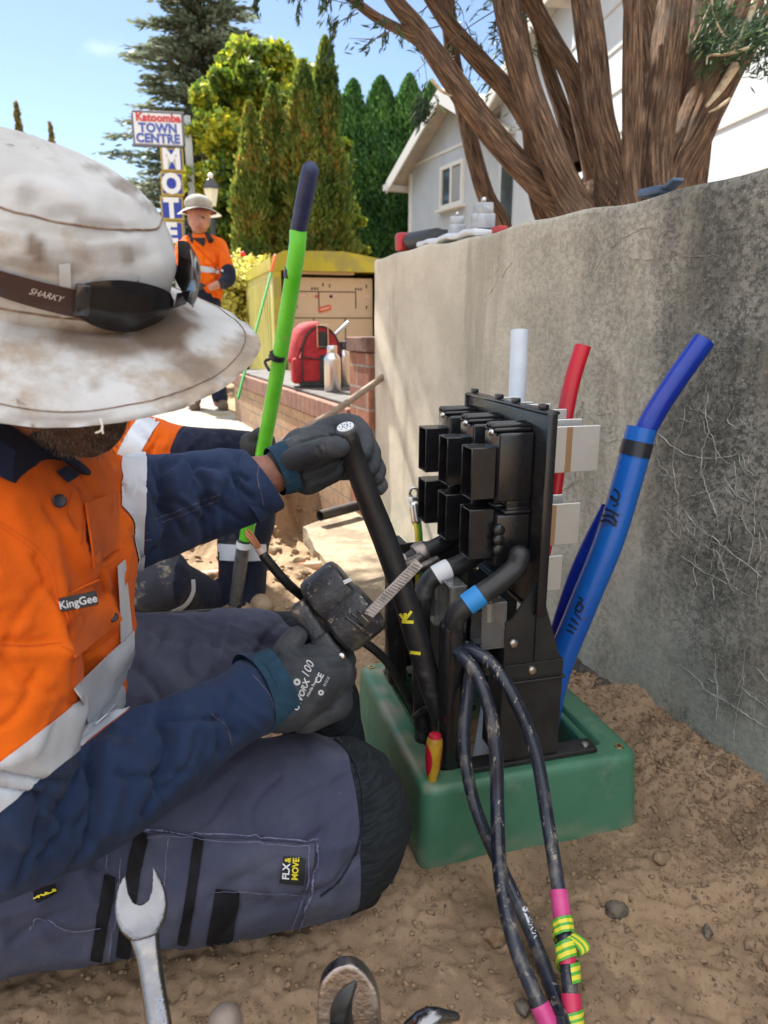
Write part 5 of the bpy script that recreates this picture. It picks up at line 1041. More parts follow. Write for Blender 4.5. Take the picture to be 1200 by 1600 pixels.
dusty = M('dusty cable sheath', (.012, .015, .028), (.03, .036, .055), sc=12, rough=.27, rvar=.1, bump=.2, bs=120, st=(1, 1, .3), dirt=(.13, .12, .11), dsc=34, dlo=.50, dhi=.68, dirt2=(.32, .28, .22), d2sc=90, d2lo=.58, d2hi=.66)
ca = cable('service_cable', [(772, 1130, 1.22), (764, 1060, 1.20), (750, 1018, 1.17), (737, 1030, 1.13), (730, 1090, 1.10), (725, 1160, 1.085), (737, 1240, 1.07), (762, 1310, 1.055), (800, 1392, 1.03), (835, 1470, .985), (868, 1560, .914), (885, 1620, .866), (905, 1700, .82)], [.0096] * 13, dusty, 'dusty black service cable hanging furthest left with white writing low down', 16, grp=front_g)
cb_ = cable('service_cable', [(790, 1120, 1.2), (770, 1060, 1.19), (742, 1016, 1.15), (714, 1014, 1.10), (742, 1050, 1.06), (765, 1110, 1.04), (775, 1180, 1.035), (777, 1260, 1.03), (782, 1370, .985), (806, 1480, .93), (850, 1585, .89), (880, 1650, .87)], [.0103] * 12, dusty, 'dusty black service cable in the middle ending in pink tape', 16, grp=front_g)
cc_ = cable('service_cable', [(800, 1110, 1.2), (780, 1050, 1.17), (748, 1018, 1.13), (728, 1012, 1.10), (765, 1034, 1.075), (800, 1085, 1.055), (836, 1172, 1.045), (856, 1285, 1.03), (874, 1400, .985), (886, 1500, .93), (896, 1600, .89), (900, 1660, .87)], [.0100] * 12, dusty, 'dusty black service cable on the right wound with pink and yellow green tape', 16, grp=front_g)
pk = M('pink tape', (.62, .06, .24), (.68, .10, .30), sc=30, rough=.35); pr = M('crimson tape', (.62, .03, .10), rough=.35)
def at_cable(pts, y):
    q = catmull(pts, 12); i = int(np.argmin(abs(q[:, 1] - y) + (q[:, 2] > 1.06) * 300)); return tuple(q[i])
CC = [(800, 1110, 1.2), (780, 1050, 1.17), (748, 1018, 1.13), (728, 1012, 1.10), (765, 1034, 1.075), (800, 1085, 1.055), (836, 1172, 1.045), (856, 1285, 1.03), (874, 1400, .985), (886, 1500, .93), (896, 1600, .89), (900, 1660, .87)]
CB = [(790, 1120, 1.2), (770, 1060, 1.19), (742, 1016, 1.15), (714, 1014, 1.10), (742, 1050, 1.06), (765, 1110, 1.04), (775, 1180, 1.035), (777, 1260, 1.03), (782, 1370, .985), (806, 1480, .93), (850, 1585, .89), (880, 1650, .87)]
def seg_band(o, pts, y0, y1, r, m, name, mi=None):
    b = B(); ys = np.linspace(y0, y1, 5); tube(b, [P(*at_cable(pts, y)) for y in ys], r, 18, cap=True); return obj(name, b, m, o, sharp=30)
seg_band(cc_, CC, 1160, 1182, .0115, M('red marker tape', (.6, .05, .05), rough=.4), 'tape_band'); seg_band(cc_, CC, 1388, 1450, .0125, pk, 'pink_tape'); seg_band(cc_, CC, 1480, 1512, .0118, pr, 'crimson_tape'); seg_band(cc_, CC, 1552, 1640, .0125, pr, 'crimson_tape'); seg_band(cb_, CB, 1572, 1660, .0128, pk, 'pink_tape')
def yg_mat():
    m = bpy.data.materials.new('yellow green tape'); m.use_nodes = True; N = m.node_tree.nodes; L = m.node_tree.links; b = N['Principled BSDF']; uv = N.new('ShaderNodeUVMap'); uv.uv_map = 'tape'; sp = N.new('ShaderNodeSeparateXYZ'); L.new(uv.outputs[0], sp.inputs[0])
    cr = N.new('ShaderNodeValToRGB'); L.new(sp.outputs[1], cr.inputs[0]); cr.color_ramp.interpolation = 'CONSTANT'; e = cr.color_ramp.elements; Yc = (.78, .68, .05, 1); Gc = (.10, .42, .05, 1)
    e[0].position = 0; e[0].color = Gc; e[1].position = .18; e[1].color = Yc
    for p, c in ((.42, Gc), (.60, Yc), (.84, Gc)): x = e.new(p); x.color = c
    L.new(cr.outputs[0], b.inputs[0]); b.inputs['Roughness'].default_value = .35; return m
ygm = yg_mat()
def helix(o, pts, y0, y1, turns, w_, r, name='striped_tape'):
    b = B(); uvl = b.loops.layers.uv.new('tape'); n = 60; prev = None
    for i in range(n + 1):
        t = i / n; c = P(*at_cable(pts, y0 + (y1 - y0) * t)); c = c; d = (P(*at_cable(pts, y1)) - P(*at_cable(pts, y0))).normalized(); s, u_, _ = basis(Vector((1, 0, 0)) - d * d.x, d.cross(Vector((1, 0, 0)))); a = 6.283 * turns * t
        rad = s * math.cos(a) + u_ * math.sin(a); base_c = P(*at_cable(pts, y0)) + (P(*at_cable(pts, y1)) - P(*at_cable(pts, y0))) * t; row = []
        for j in range(5): row.append(b.verts.new(base_c + rad * (r + .0022 * t + .0006 * math.sin(i * .9 + j)) + d * w_ * (j / 4 - .5)))
        if prev:
            for j in range(4):
                f = b.faces.new((prev[j], prev[j+1], row[j+1], row[j]))
                for lp, v_ in zip(f.loops, (j / 4, (j+1) / 4, (j+1) / 4, j / 4)): lp[uvl].uv = (0, v_)
        prev = row
    return obj(name, b, ygm, o, sharp=0)
helix(cc_, CC, 1444, 1470, .95, .020, .0138); helix(cc_, CC, 1476, 1522, 1.25, .022, .0138); helix(cc_, CC, 1585, 1640, 1.6, .018, .0138)
# loose flying tape tail
b = B(); uvl = b.loops.layers.uv.new('tape'); prev = None; q0 = P(*at_cable(CC, 1470))
for i in range(13):
    t = i / 12; c = q0 + Vector((.004 + .020 * math.sin(t * 3), -.014 - .004 * math.sin(t * 6), .014 - .035 * t)); row = [b.verts.new(c + Vector((.012 * (j / 4 - .5) + .004 * math.sin(t * 9), .006 * math.cos(t * 7), .010 * (j / 4 - .5)))) for j in range(5)]
    if prev:
        for j in range(4):
            f = b.faces.new((prev[j], prev[j+1], row[j+1], row[j]))
            for lp, v_ in zip(f.loops, (j / 4, (j+1) / 4, (j+1) / 4, j / 4)): lp[uvl].uv = (0, v_)
    prev = row
obj('tape_tail', b, ygm, cc_, sharp=0)
hb = bvh_of(ca); b = textlay(hb, 'SLEMM', 19, 826, 1443, 68, .0006, 0, .8, .95, 1); obj('handwriting', b, M('white marker', (.72, .74, .80), rough=.6), ca, False)
# thin cable with bare copper end
tc_ = cable('thin_cable', [(412, 868, 1.02), (430, 890, 1.03), (452, 914, 1.05), (482, 940, 1.10), (520, 975, 1.12), (570, 1004, 1.13), (606, 1036, 1.17), (634, 1084, 1.24), (668, 1150, 1.30), (700, 1215, 1.36)], [.0072] * 10, cab_m, 'thinner black cable with a bare copper end passing behind the pipe clamp', 14)
b = B()
for k in range(9):
    a = 6.283 * k / 9; rr_ = .0032 if k else 0; o_ = Vector((math.cos(a) * rr_, 0, math.sin(a) * rr_)); tube(b, [P(411, 867, 1.02) + o_, P(400, 850, 1.015) + o_ * 1.15, P(386, 833, 1.01) + o_ * (1.5 + .5 * math.sin(k))], [.0014, .0014, .0011], 6)
obj('copper_strands', b, M('copper', (.62, .25, .12), metal=1, rough=.32), tc_); band(tc_, (404, 856, 1.017), (413, 869, 1.021), .0062, M('inner sheath', (.55, .42, .36), rough=.5), 'inner_sheath')
# earth wire with lug
ygw = M('earth wire', (.10, .36, .06), rough=.35); ew = empty('earth_wire', P(655, 830, 1.42), 'yellow and green earth wire with a crimped lug left of the fuse panel', 'wire')
b = B(); pth_ = [P(652, 812, 1.42), P(655, 850, 1.42), P(654, 930, 1.44), P(650, 1030, 1.46), P(658, 1090, 1.46), P(672, 1160, 1.47)]; tube(b, pth_, .0078, 14, sm=8); obj('wire_core', b, ygw, ew, sharp=0)
b = B(); tube(b, [p + Vector((-.0035, -.0045, 0)) for p in pth_], .0050, 10, sm=8); obj('yellow_stripe', b, M('wire yellow', (.75, .62, .05), rough=.35), ew, sharp=0)
b = B(); tube(b, [P(651, 814, 1.42), P(648, 790, 1.42)], .0105, 14); tube(b, [P(648, 792, 1.42), P(647, 778, 1.42)], [(.011, .006), (.012, .003)], 14); c_ = P(647, 770, 1.42); lug = obj('cable_lug', b, scr, ew)
b = B(); ring_n = 16; fr2 = basis((1, 0, .1), (0, -.2, 1)); tube(b, [c_ + (fr2[0] * math.cos(6.283 * k / ring_n) + fr2[1] * math.sin(6.283 * k / ring_n) * 1.3) * .0085 for k in range(ring_n + 1)], .0032, 8, cap=None); obj('lug_eye', b, scr, lug)
b = B(); tube(b, [P(648, 1120, 1.22), P(664, 1108, 1.18), P(690, 1104, 1.18), P(740, 1106, 1.20)], .0055, 10, sm=6); tagt(obj('cable_loop', b, cab_m, sharp=0), 'short dark loop of cable tie crossing the thick cable inside the base', 'cable')
# ------------------------------------------------------------ pipe clamp tool held by the near glove
TD = 1.03
ex = (P(560, 906, TD) - P(505, 960, TD)); ex = (P(640, 880, TD) - P(560, 960, TD)).normalized(); ez = (CAM - P(520, 950, TD)).normalized(); ez = (ez - ex * ez.dot(ex)).normalized(); ey = ez.cross(ex)
# ex: up right along the strap, ey: up left across, ez: towards the viewer
def tp(px, py, o=0): return P(px, py, TD) + ez * o
tool = empty('strap_clamp', tp(520, 1000), 'dirty black ratchet strap clamp gripped by the near glove across the thick cable', 'clamp')
tm = M('scuffed black plastic', (.022, .024, .03), (.045, .047, .052), sc=9, rough=.36, rvar=.1, bump=.5, bs=60, dirt=(.13, .115, .095), dsc=18, dlo=.50, dhi=.66, dirt2=(.26, .22, .17), d2sc=60, d2lo=.58, d2hi=.66)
def tbox(bm, c, sx, sy, sz, o=0, bev=.006, ang=0):
    a = R(ang); x = ex * math.cos(a) + ey * math.sin(a); y = -ex * math.sin(a) + ey * math.cos(a); return box(bm, tp(c[0], c[1], o), (sx, sy, sz), (x, y, ez), bev, 3)
ax2 = (P(558, 908, TD) - P(492, 960, TD)).normalized()
b = B(); lathe(b, [(.030, -.034), (.036, -.030), (.038, -.022), (.038, .020), (.035, .027), (.028, .030)], tp(517, 925, -.012), ax2, 40); obj('drum', b, tm, tool)
b = B(); b2 = tp(548, 975, .0); lathe(b, [(.034, -.036), (.041, -.032), (.043, -.026), (.043, .022), (.040, .030), (.033, .033)], tp(552, 965, -.006), ax2, 8); bmesh.ops.bevel(b, geom=b.edges[:], offset=.003, segments=2, affect='EDGES'); obj('housing', b, tm, tool)
b = B(); tbox(b, (500, 990), .026, .112, .052, .002, .007, -8); tbox(b, (516, 1012), .030, .050, .058, .004, .006, -8); obj('flange', b, tm, tool)
b = B()
for k in range(3): tbox(b, (556 + k * 9, 968 - k * 5), .005, .030, .008, .036, .002, 10)
obj('slot_ribs', b, tm, tool); b = B(); tbox(b, (573, 962), .018, .020, .006, .0385, .002); obj('strap_slot', b, dk, tool, False)
b = B(); hd = [tp(496, 1000, -.004), tp(478, 1022, -.006), tp(455, 1050, -.01)]; tube(b, hd, [.021, .021, .02], 24)
for k in range(7): q_ = hd[0] + (hd[1] - hd[0]) * (k * .16 + .1); dd = (hd[1] - hd[0]).normalized(); lathe(b, [(.0215, -.001), (.0235, 0), (.0215, .001)], q_, dd, 24)
obj('corrugated_neck', b, M('shiny black rubber', (.012, .016, .03), rough=.22), tool, sharp=60)
b = B(); lathe(b, [(.004, 0), (.0055, .004), (.0045, .010), (.002, .011)], tp(537, 1018, .03), ez, 12); obj('rivet', b, scr, tool)
b = B(); tbox(b, (545, 906), .012, .006, .004, .024, .001, -20); obj('label_chip', b, M('grey chip', (.6, .62, .62), rough=.5), tool, False)
stm = M('worn steel strap', (.34, .29, .26), (.18, .15, .13), sc=30, metal=.9, rough=.38, rvar=.1, bump=.4, bs=200)
s0, s1_ = tp(572, 962, .040), tp(655, 878, .022) ; b = B(); dx, dy, dz = basis(s1_ - s0, ey); ln = (s1_ - s0).length; box(b, (s0 + s1_) / 2, (ln, .0155, .0035), (dx, dy, dz), .001)
strap = obj('steel_strap', b, stm, tool, False); b = B()
for k in range(22): x_, y_, z_ = basis(dx + dy * .3, dy); box(b, s0 + dx * (.008 + k * ln / 24) + dz * .0026, (.0022, .0125, .0028), (x_, y_, z_), .0006, 1)
obj('strap_teeth', b, stm, strap, False)
# clamp head ring around the third cable
c_ = P(652, 870, 1.235); axr = (P(690, 850, 1.26) - P(640, 876, 1.25)).normalized(); rg = empty('hose_clamp', P(652, 880, 1.22), 'worn steel hose clamp head around the red ringed cable at the end of the strap', 'clamp')
b = B(); lathe(b, [(.0165, -.010), (.0215, -.010), (.0225, -.007), (.0225, .007), (.0215, .010), (.0165, .010)], P(658, 866, 1.25), axr, 28, close=False); obj('ring', b, stm, rg)
fx, fy, fz = basis(axr, ZV); b = B(); box(b, P(646, 880, 1.215), (.040, .022, .018), (fx, fy, fz), .004); box(b, P(664, 884, 1.19), (.055, .012, .012), (fx, fy, fz), .003); lathe(b, [(.010, 0), (.010, .018), (.007, .022)], P(634, 872, 1.215), -axr, 16); obj('screw_housing', b, stm, rg)
# ------------------------------------------------------------ screwdriver on the base rim
SB, ST = P(674, 1238, 1.148), P(680, 1148, 1.125); sa = (ST - SB).normalized(); hl = (ST - SB).length
sdv = empty('screwdriver', SB, 'red and yellow handled insulated screwdriver pushed upright into the green base rim', 'screwdriver')
yhm = M('worn yellow grip', (.50, .30, .02), (.38, .20, .02), sc=40, rough=.4, bump=.2, bs=80, dirt=(.12, .07, .03), dsc=50, dlo=.58, dhi=.66); rhm = M('red grip', (.50, .008, .03), (.42, .01, .03), sc=30, rough=.42, dirt=(.25, .02, .03), dsc=30)
prof = [(.008, .010), (.0075, .018), (.0088, .028), (.0118, .045), (.0132, .062), (.0134, .078), (.0126, .088), (.010, .093)]; b = B(); lathe(b, [(r, h * hl / .096) for r, h in prof], SB, sa, 28); obj('handle', b, yhm, sdv)
b = B(); lathe(b, [(.010, -.001), (.0112, .003), (.0105, .008), (.0085, .0105)], SB, sa, 24); lathe(b, [(.0105, .0925 * hl / .096), (.0095, .0965 * hl / .096), (.004, .099 * hl / .096)], SB, sa, 24); obj('red_collar', b, rhm, sdv)
b = B(); 
for sgn in (-1, 1):   # oval red cheek on either side of the grip
    n_ = 14; left = (Vector((-1, -.35, 0)) * sgn); left = (left - sa * left.dot(sa)).normalized(); side_ = sa.cross(left); prev = None
    for i in range(n_ + 1):
        t = i / n_; h_ = (.030 + .052 * t) * hl / .096; r_ = np.interp(h_, [h * hl / .096 for r, h in prof], [r for r, h in prof]) + .0006; wv = max(.02, math.sqrt(max(0, 1 - (2*t-1)**2))) * 1.0; row = [b.verts.new(SB + sa * h_ + (left * math.cos(a_ * wv) + side_ * math.sin(a_ * wv)) * r_) for a_ in np.linspace(-1, 1, 9)]
        if prev:
            for j in range(8): b.faces.new((prev[j], prev[j+1], row[j+1], row[j]))
        prev = row
obj('red_cheek', b, rhm, sdv, sharp=0); b = B(); tube(b, [SB - sa * .075, SB - sa * .002], .003, 10); obj('blade', b, scr, sdv)
# ------------------------------------------------------------ tools in the near bucket (its rim is just below the picture)
chrome = M('chromed steel', (.27, .27, .28), (.20, .20, .21), sc=14, metal=1, rough=.16, rvar=.06, bump=.25, bs=22, dirt=(.35, .31, .27), dsc=22, dlo=.60, dhi=.75)
bk = empty('tool_bucket', Vector((-.06, .35, 0)), 'black rubber tool bucket standing nearest the camera holding the spanners', 'bucket')
b = B(); lathe(b, [(.11, .0), (.115, .01), (.138, .185), (.143, .19), (.143, .20), (.134, .20), (.132, .185), (.108, .015), (.0, .015)], Vector((-.06, .35, 0)), ZV, 36, close=False); obj('bucket_shell', b, M('black rubber', (.02, .02, .02), rough=.7), bk)
b = B(); tube(b, [Vector((-.06 - .139, .36, .18)), Vector((-.06 - .145, .33, .10)), Vector((-.06 - .135, .30, .09))], .004, 8, sm=4); obj('bucket_handle', b, scr, bk)
D0 = .60; KS = .9
Sp = P(222, 1420, D0); sup = (P(219, 1400, D0) - P(238, 1600, D0 - .045)).normalized(); sfw = (CAM - Sp).normalized(); sx_, sy_, sz_ = basis(sup.cross(sfw), sup)
span = empty('open_end_spanner', P(240, 1640, D0 - .05), 'open ended chrome spanner standing upright at the lower left with stamped lettering', 'spanner')
u_ = D0 / F
def sp2(x, y, z=0): return Sp + sx_ * (x * u_ * KS) + sy_ * (-y * u_) + sz_ * z
head = [(-22, -55), (-36, -38), (-43, -10), (-42, 8), (-36, 24), (-25, 36), (-15, 42), (15, 42), (26, 36), (37, 22), (42, 5), (41, -15), (34, -38), (24, -56), (19, -22), (12, -8), (0, -4), (-12, -8), (-19, -24)]
b = B(); q = catmull([(x, y, 0) for x, y in head[:14]], 4)[:, :2]; prism(b, [sp2(x, y, -.006) for x, y in list(q) + head[14:]], sz_, .012); jm = remesh(b, .0009, 14, .6); jc, jn = getco(jm); rr_ = ((jc - np.array(Sp)) @ np.array(sx_)) / (42 * u_), ((jc - np.array(Sp)) @ np.array(sy_)) / (50 * u_); fz_ = (jn @ np.array(sz_)) > .2; setco(jm, jc + np.array(sz_)[None] * (fz_ * .0065 * np.clip(1 - rr_[0] ** 2 * .8 - rr_[1] ** 2 * .6, -1, 1))[:, None]); link_mesh('jaw', jm, chrome, span)
b = B(); n_ = 24; prev = None; pts_ = [sp2(0, 36, 0), sp2(4, 80, .001), sp2(12, 200, .001), sp2(20, 330, 0), sp2(30, 560, 0)]; tube(b, pts_, [(.0115, .0055), (.0092, .005), (.0096, .005), (.010, .005), (.010, .005)], 24, up=sz_, sm=5); obj('shank', b, chrome, span, sharp=0)
b = textmesh('ANTI-SLIP DESIGN', 19 * u_, sp2(5, 205, .0066), sup * -1, sx_, .0002, 0, 0, 'CENTER', 1.1, 1); 
obj('stamp', b, M('stamped shadow', (.25, .28, .36), rough=.4, metal=.6), span, False)
# adjustable wrench head and two more tool tips
DA = .62; Wp = P(545, 1560, DA); wup = Vector((.02, .25, 1)).normalized(); wf_ = (CAM - Wp).normalized(); wx, wy, wz = basis(wup.cross(wf_), wup); u_ = DA / F
wr = empty('adjustable_wrench', P(545, 1680, DA - .03), 'worn adjustable wrench head poking up at the bottom centre', 'wrench')
def wp2(x, y, z=0): return Wp + wx * (x * u_) + wy * (-y * u_) + wz * z
b = B(); outl = catmull([(-48, 60, 0), (-49, 10, 0), (-44, -30, 0), (-25, -54, 0), (0, -61, 0), (22, -50, 0), (42, -22, 0), (50, 15, 0), (48, 60, 0), (30, 130, 0), (-25, 130, 0), (-48, 60, 0)], 5)[:-1, :2]
prism(b, [wp2(x, y, -.008) for x, y in outl], wz, .016); wst = M('worn wrench steel', (.36, .31, .28), (.45, .40, .37), sc=12, metal=1, rough=.33, rvar=.12, bump=.25, bs=50, dirt=(.15, .11, .09), dsc=10, dlo=.52, dhi=.7); link_mesh('wrench_head', remesh(b, .0013, 16, .6), wst, wr); b = B(); tube(b, [wp2(2, 125, 0), wp2(6, 300, 0), wp2(8, 520, 0)], [(.014, .006), (.011, .005), (.013, .005)], 20, up=wz); obj('wrench_shank', b, wst, wr, sharp=0)
b = B(); outl = catmull([(-26, 40, 0), (-28, 5, 0), (-14, -22, 0), (4, -36, 0), (12, -34, 0), (6, -8, 0), (6, 20, 0), (10, 40, 0), (-6, 48, 0), (-26, 40, 0)], 5)[:-1, :2]; prism(b, [wp2(x, y, .0083) for x, y in outl], wz, .0012); obj('jaw_recess', b, M('dark recess', (.03, .028, .026), rough=.35), wr, sharp=0)  # thin dark plate laid on the head where the jaw opens
b = B(); outl = [(-30, 24), (-4, 30), (16, 52), (14, 68), (-30, 68)]; prism(b, [wp2(x, y, .0096) for x, y in outl], wz, .004); bmesh.ops.bevel(b, geom=b.edges[:], offset=.001, segments=2, affect='EDGES'); obj('moving_jaw', b, chrome, wr, sharp=30)
b = B(); tube(b, [P(352, 1596, .58), P(356, 1680, .56), P(368, 2050, .52)], [.014, .012, .012], 20); tagt(obj('hammer_knob', b, M('dull grey knob', (.30, .24, .20), (.22, .18, .15), sc=20, metal=.3, rough=.5)), 'rounded grey tool knob just showing at the bottom edge left of centre', 'tool')
b = B(); tube(b, [P(712, 1588, .60), P(660, 1596, .59), P(600, 1700, .57), P(580, 2000, .52)], [(.004, .003), (.010, .005), (.010, .006), (.010, .006)], 16, sm=4); tagt(obj('spanner_tip', b, chrome), 'chrome spanner tip just showing at the bottom edge right of the wrench', 'spanner')
# ============================================================ PEOPLE
skin = M('weathered skin', (.36, .16, .105), (.28, .12, .08), sc=30, rough=.55, bump=.25, bs=220, dirt=(.24, .10, .07), dsc=14)
def cloth(name, c, c2, rough=.9, **k): return M(name, c, c2, sc=k.pop('sc', 5), rough=rough, bump=k.pop('bump', .45), bs=k.pop('bs', 95), sheen=k.pop('sheen', .06), weave=k.pop('weave', 420), spec=.2, **k)
orange = cloth('hi vis orange', (.86, .155, .006), (.74, .12, .006), dirt=(.60, .10, .008), dsc=4, dlo=.5, dhi=.75)
navy = cloth('navy drill', (.018, .034, .085), (.026, .046, .11), dirt=(.035, .05, .10), dsc=12, dlo=.55, dhi=.75)
trou = cloth('faded navy twill', (.064, .070, .118), (.105, .112, .162), sc=4, dirt=(.17, .16, .18), dsc=9, dlo=.58, dhi=.8, dirt2=(.25, .22, .2), d2sc=120, d2lo=.68, d2hi=.72)
kneem = M('ribbed knee panel', (.012, .016, .020), (.026, .032, .038), sc=30, rough=.9, bump=1.0, bs=40, st=(1, 1, 9), sheen=.03, spec=.2, dirt2=(.12, .11, .10), d2sc=160, d2lo=.70, d2hi=.73)
refl = M('reflective tape', (.62, .66, .72), (.56, .60, .66), sc=7, rough=.42, metal=.15, bump=.3, bs=500, dirt=(.48, .48, .50), dsc=10)
glove = M('grey foam glove', (.028, .033, .040), (.040, .046, .054), sc=9, rough=.75, bump=.35, bs=120, sheen=.02, dirt=(.085, .085, .085), dsc=16, dlo=.5, dhi=.72, dirt2=(.16, .145, .12), d2sc=60, d2lo=.66, d2hi=.74)
knit = M('blue knit cuff', (.010, .045, .085), (.018, .07, .12), sc=20, rough=.95, bump=.9, bs=70, weave=150)
hatm = M('dusty hat canvas', (.46, .452, .435), (.56, .555, .545), sc=6, rough=.92, bump=.35, bs=240, sheen=.1, dirt=(.36, .29, .22), dsc=8, dlo=.50, dhi=.66, dirt2=(.16, .12, .09), d2sc=15, d2lo=.64, d2hi=.70, weave=500)
def S(*pts): return [P(a, b_, d) for a, b_, d, *_ in pts], [(r[0] if len(r) == 1 else (r[0], r[1])) for a, b_, d, *r in pts]
def strokes(bm, lst, seg=20, sm=6):
    for s in lst:
        p, r = S(*s); t = B(); tube(t, p, r, seg, sm=sm if len(p) > 1 else 0); join(bm, t)
    return bm
def blob(lst, vox, smooth=3, seg=20): b = B(); strokes(b, lst, seg); return remesh(b, vox, smooth)
def slice_faces(me, planes):
    """cut a mesh along planes so that colours change on a clean line"""
    b = B(); b.from_mesh(me)
    for p0, n, c, rad in planes:
        fs = [f for f in b.faces if (f.calc_center_median() - Vector(c)).length < rad]; g = set(fs)
        for f in fs: g.update(f.edges); g.update(f.verts)
        bmesh.ops.bisect_plane(b, geom=list(g), plane_co=p0, plane_no=n, dist=1e-5)
    b.to_mesh(me); b.free(); return me
def cut_off(me, p0, n, c, rad):
    """trim the end of a sleeve flat and close it a little way in"""
    b = B(); b.from_mesh(me); n = n.normalized(); fs = [f for f in b.faces if (f.calc_center_median() - Vector(c)).length < rad]; g = set(fs)
    for f in fs: g.update(f.edges); g.update(f.verts)
    r = bmesh.ops.bisect_plane(b, geom=list(g), plane_co=p0, plane_no=n, dist=1e-5); bmesh.ops.delete(b, geom=[f for f in b.faces if (f.calc_center_median() - p0).dot(n) > 0 and (f.calc_center_median() - Vector(c)).length < rad], context='FACES')
    es = [e for e in b.edges if len(e.link_faces) == 1]
    if es:
        e = bmesh.ops.extrude_edge_only(b, edges=es)['geom']; vs = [v for v in e if isinstance(v, bmesh.types.BMVert)]; cc = sum((v.co for v in vs), Vector()) / len(vs)
        for v in vs: v.co = v.co + (cc - v.co) * .07 + n * .0005
        e = bmesh.ops.extrude_edge_only(b, edges=[q for q in e if isinstance(q, bmesh.types.BMEdge)])['geom']; vs = [v for v in e if isinstance(v, bmesh.types.BMVert)]
        for v in vs: v.co = v.co + (cc - v.co) * .05 - n * .02
    b.to_mesh(me); b.free(); return me
def shell(me, pred, off, name, m, parent, t=.0012, uniform=True):
    """a separate strip of cloth lifted off a garment where pred(centre) holds"""
    b = B(); b.from_mesh(me); b.normal_update(); bmesh.ops.delete(b, geom=[f for f in b.faces if not pred(f.calc_center_median())], context='FACES')
    if not len(b.faces): b.free(); print('empty shell', name); return None
    nn = {v: v.normal.copy() for v in b.verts}
    for v in b.verts: v.co += nn[v] * off
    orig = {v: v.co.copy() for v in b.verts}; n0 = [v.co.copy() for v in b.verts]; bmesh.ops.remove_doubles(b, verts=b.verts[:], dist=2e-4); bmesh.ops.solidify(b, geom=b.faces[:], thickness=-t * .8); lim = .02
    bmesh.ops.delete(b, geom=[f for f in b.faces if max(e.calc_length() for e in f.edges) > lim], context='FACES')
    return obj(name, b, m, parent, True, 60)
# ------------------------------------------------------------ seated worker
man = None
body = blob([[(60, 500, .69, .088), (85, 560, .69, .085)], [(65, 585, .68, .073), (98, 618, .665, .060), (130, 648, .655, .036)], [(60, 540, .62, .06)], [(95, 610, .63, .045), (126, 640, .64, .032)], [(142, 590, .655, .02), (168, 605, .65, .014), (155, 585, .655, .012)], [(146, 632, .65, .014), (138, 640, .65, .02)],
             [(40, 640, .72, .058), (10, 740, .80, .062)], [(0, 800, .85, .11), (-20, 1000, .86, .12), (-40, 1250, .97, .13)], [(0, 800, .72, .06), (-15, 1000, .70, .045), (-25, 1280, .74, .04), (200, 1200, .86, .035), (400, 1088, .96, .026), (430, 1075, .975, .026)],
             [(90, 770, .96, .06), (205, 810, .98, .045), (300, 775, 1.03, .04), (400, 748, 1.06, .0335), (432, 738, 1.068, .030)], [(-40, 1320, .99, .09), (200, 1326, 1.01, .09), (500, 1290, 1.06, .08)], [(150, 1080, 1.05, .08), (450, 1035, 1.25, .065)], [(50, 560, .615, .012), (56, 580, .612, .014), (60, 600, .615, .010)]], .0042, 2)
co, no = getco(body); setco(body, co + no * (.0012 * fbm(co * 60, 3))[:, None])
beard = M('dark stubble', (.075, .045, .035), (.035, .022, .018), sc=90, rough=.9, bump=.8, bs=260, dirt2=(.18, .15, .14), d2sc=300, d2lo=.60, d2hi=.66)
man = link_mesh('person', body, skin, None, True); tag(man, 'seated worker in a dusty wide brimmed hat and orange shirt holding the thick cable', 'person')
# beard: a shell over the jaw
def pixof(c): x, y, d = toPix(np.array([c[:]])); return x[0], y[0], d[0]
def bpred(c):
    w_ = c + WL[man.name]; x, y, d = pixof(w_); return d < .74 and x > 55 + 12 * math.sin(y * .2) and y > 612 - (x - 60) * .10 and y < 735 and not (150 < x < 172 and 628 < y < 640)
bd = shell(man.data, bpred, .0022, 'beard', beard, None, .002)
if bd:
    L_ = WL[man.name]; bd.location = WL[bd.name] + L_; WL[bd.name] = WL[bd.name] + L_; bd.parent = man; bd.matrix_parent_inverse = Matrix.Translation(-L_)
    # short hairs
    me = bd.data; co = np.array([p.center[:] for p in me.polygons]) + np.array(WL[bd.name]); no = np.array([p.normal[:] for p in me.polygons]); k = RNG.integers(0, len(co), 5200); k = k[(no[k] * (np.array(CAM) - co[k])).sum(1) > -.3]; C = co[k] + RNG.normal(0, .0015, (len(k), 3)); D = no[k] * .7 + np.array([.15, -.1, -.8]) + .5 * rv(len(k))
    leaves('beard_hair', C + no[k] * .0015, D, .004 + .003 * RNG.random(len(k)), .0004 + 0 * k, M('beard hair', (.10, .07, .055), (.22, .18, .16), sc=200, rough=.7), bd)
shirt = blob([[(-30, 1290, .99, .15), (-25, 1150, .92, .158), (-12, 1000, .86, .158), (0, 880, .85, .155), (10, 800, .84, .145), (15, 745, .81, .10)],
              [(-40, 770, .72, .085), (0, 790, .74, .10), (60, 760, .90, .10), (95, 770, .95, .085)],
              [(-15, 830, .68, .092), (-12, 950, .66, .084), (-18, 1120, .67, .080), (-30, 1270, .70, .077), (70, 1262, .75, .070), (170, 1222, .80, .064), (300, 1142, .88, .052), (365, 1106, .925, .048), (400, 1088, .948, .047), (420, 1078, .96, .047)],
              [(85, 765, .955, .088), (165, 800, .965, .080), (240, 792, 1.00, .072), (320, 775, 1.03, .062), (380, 760, 1.045, .053), (415, 752, 1.055, .050)]], .0042, 3, 28)
W_ = 'w'
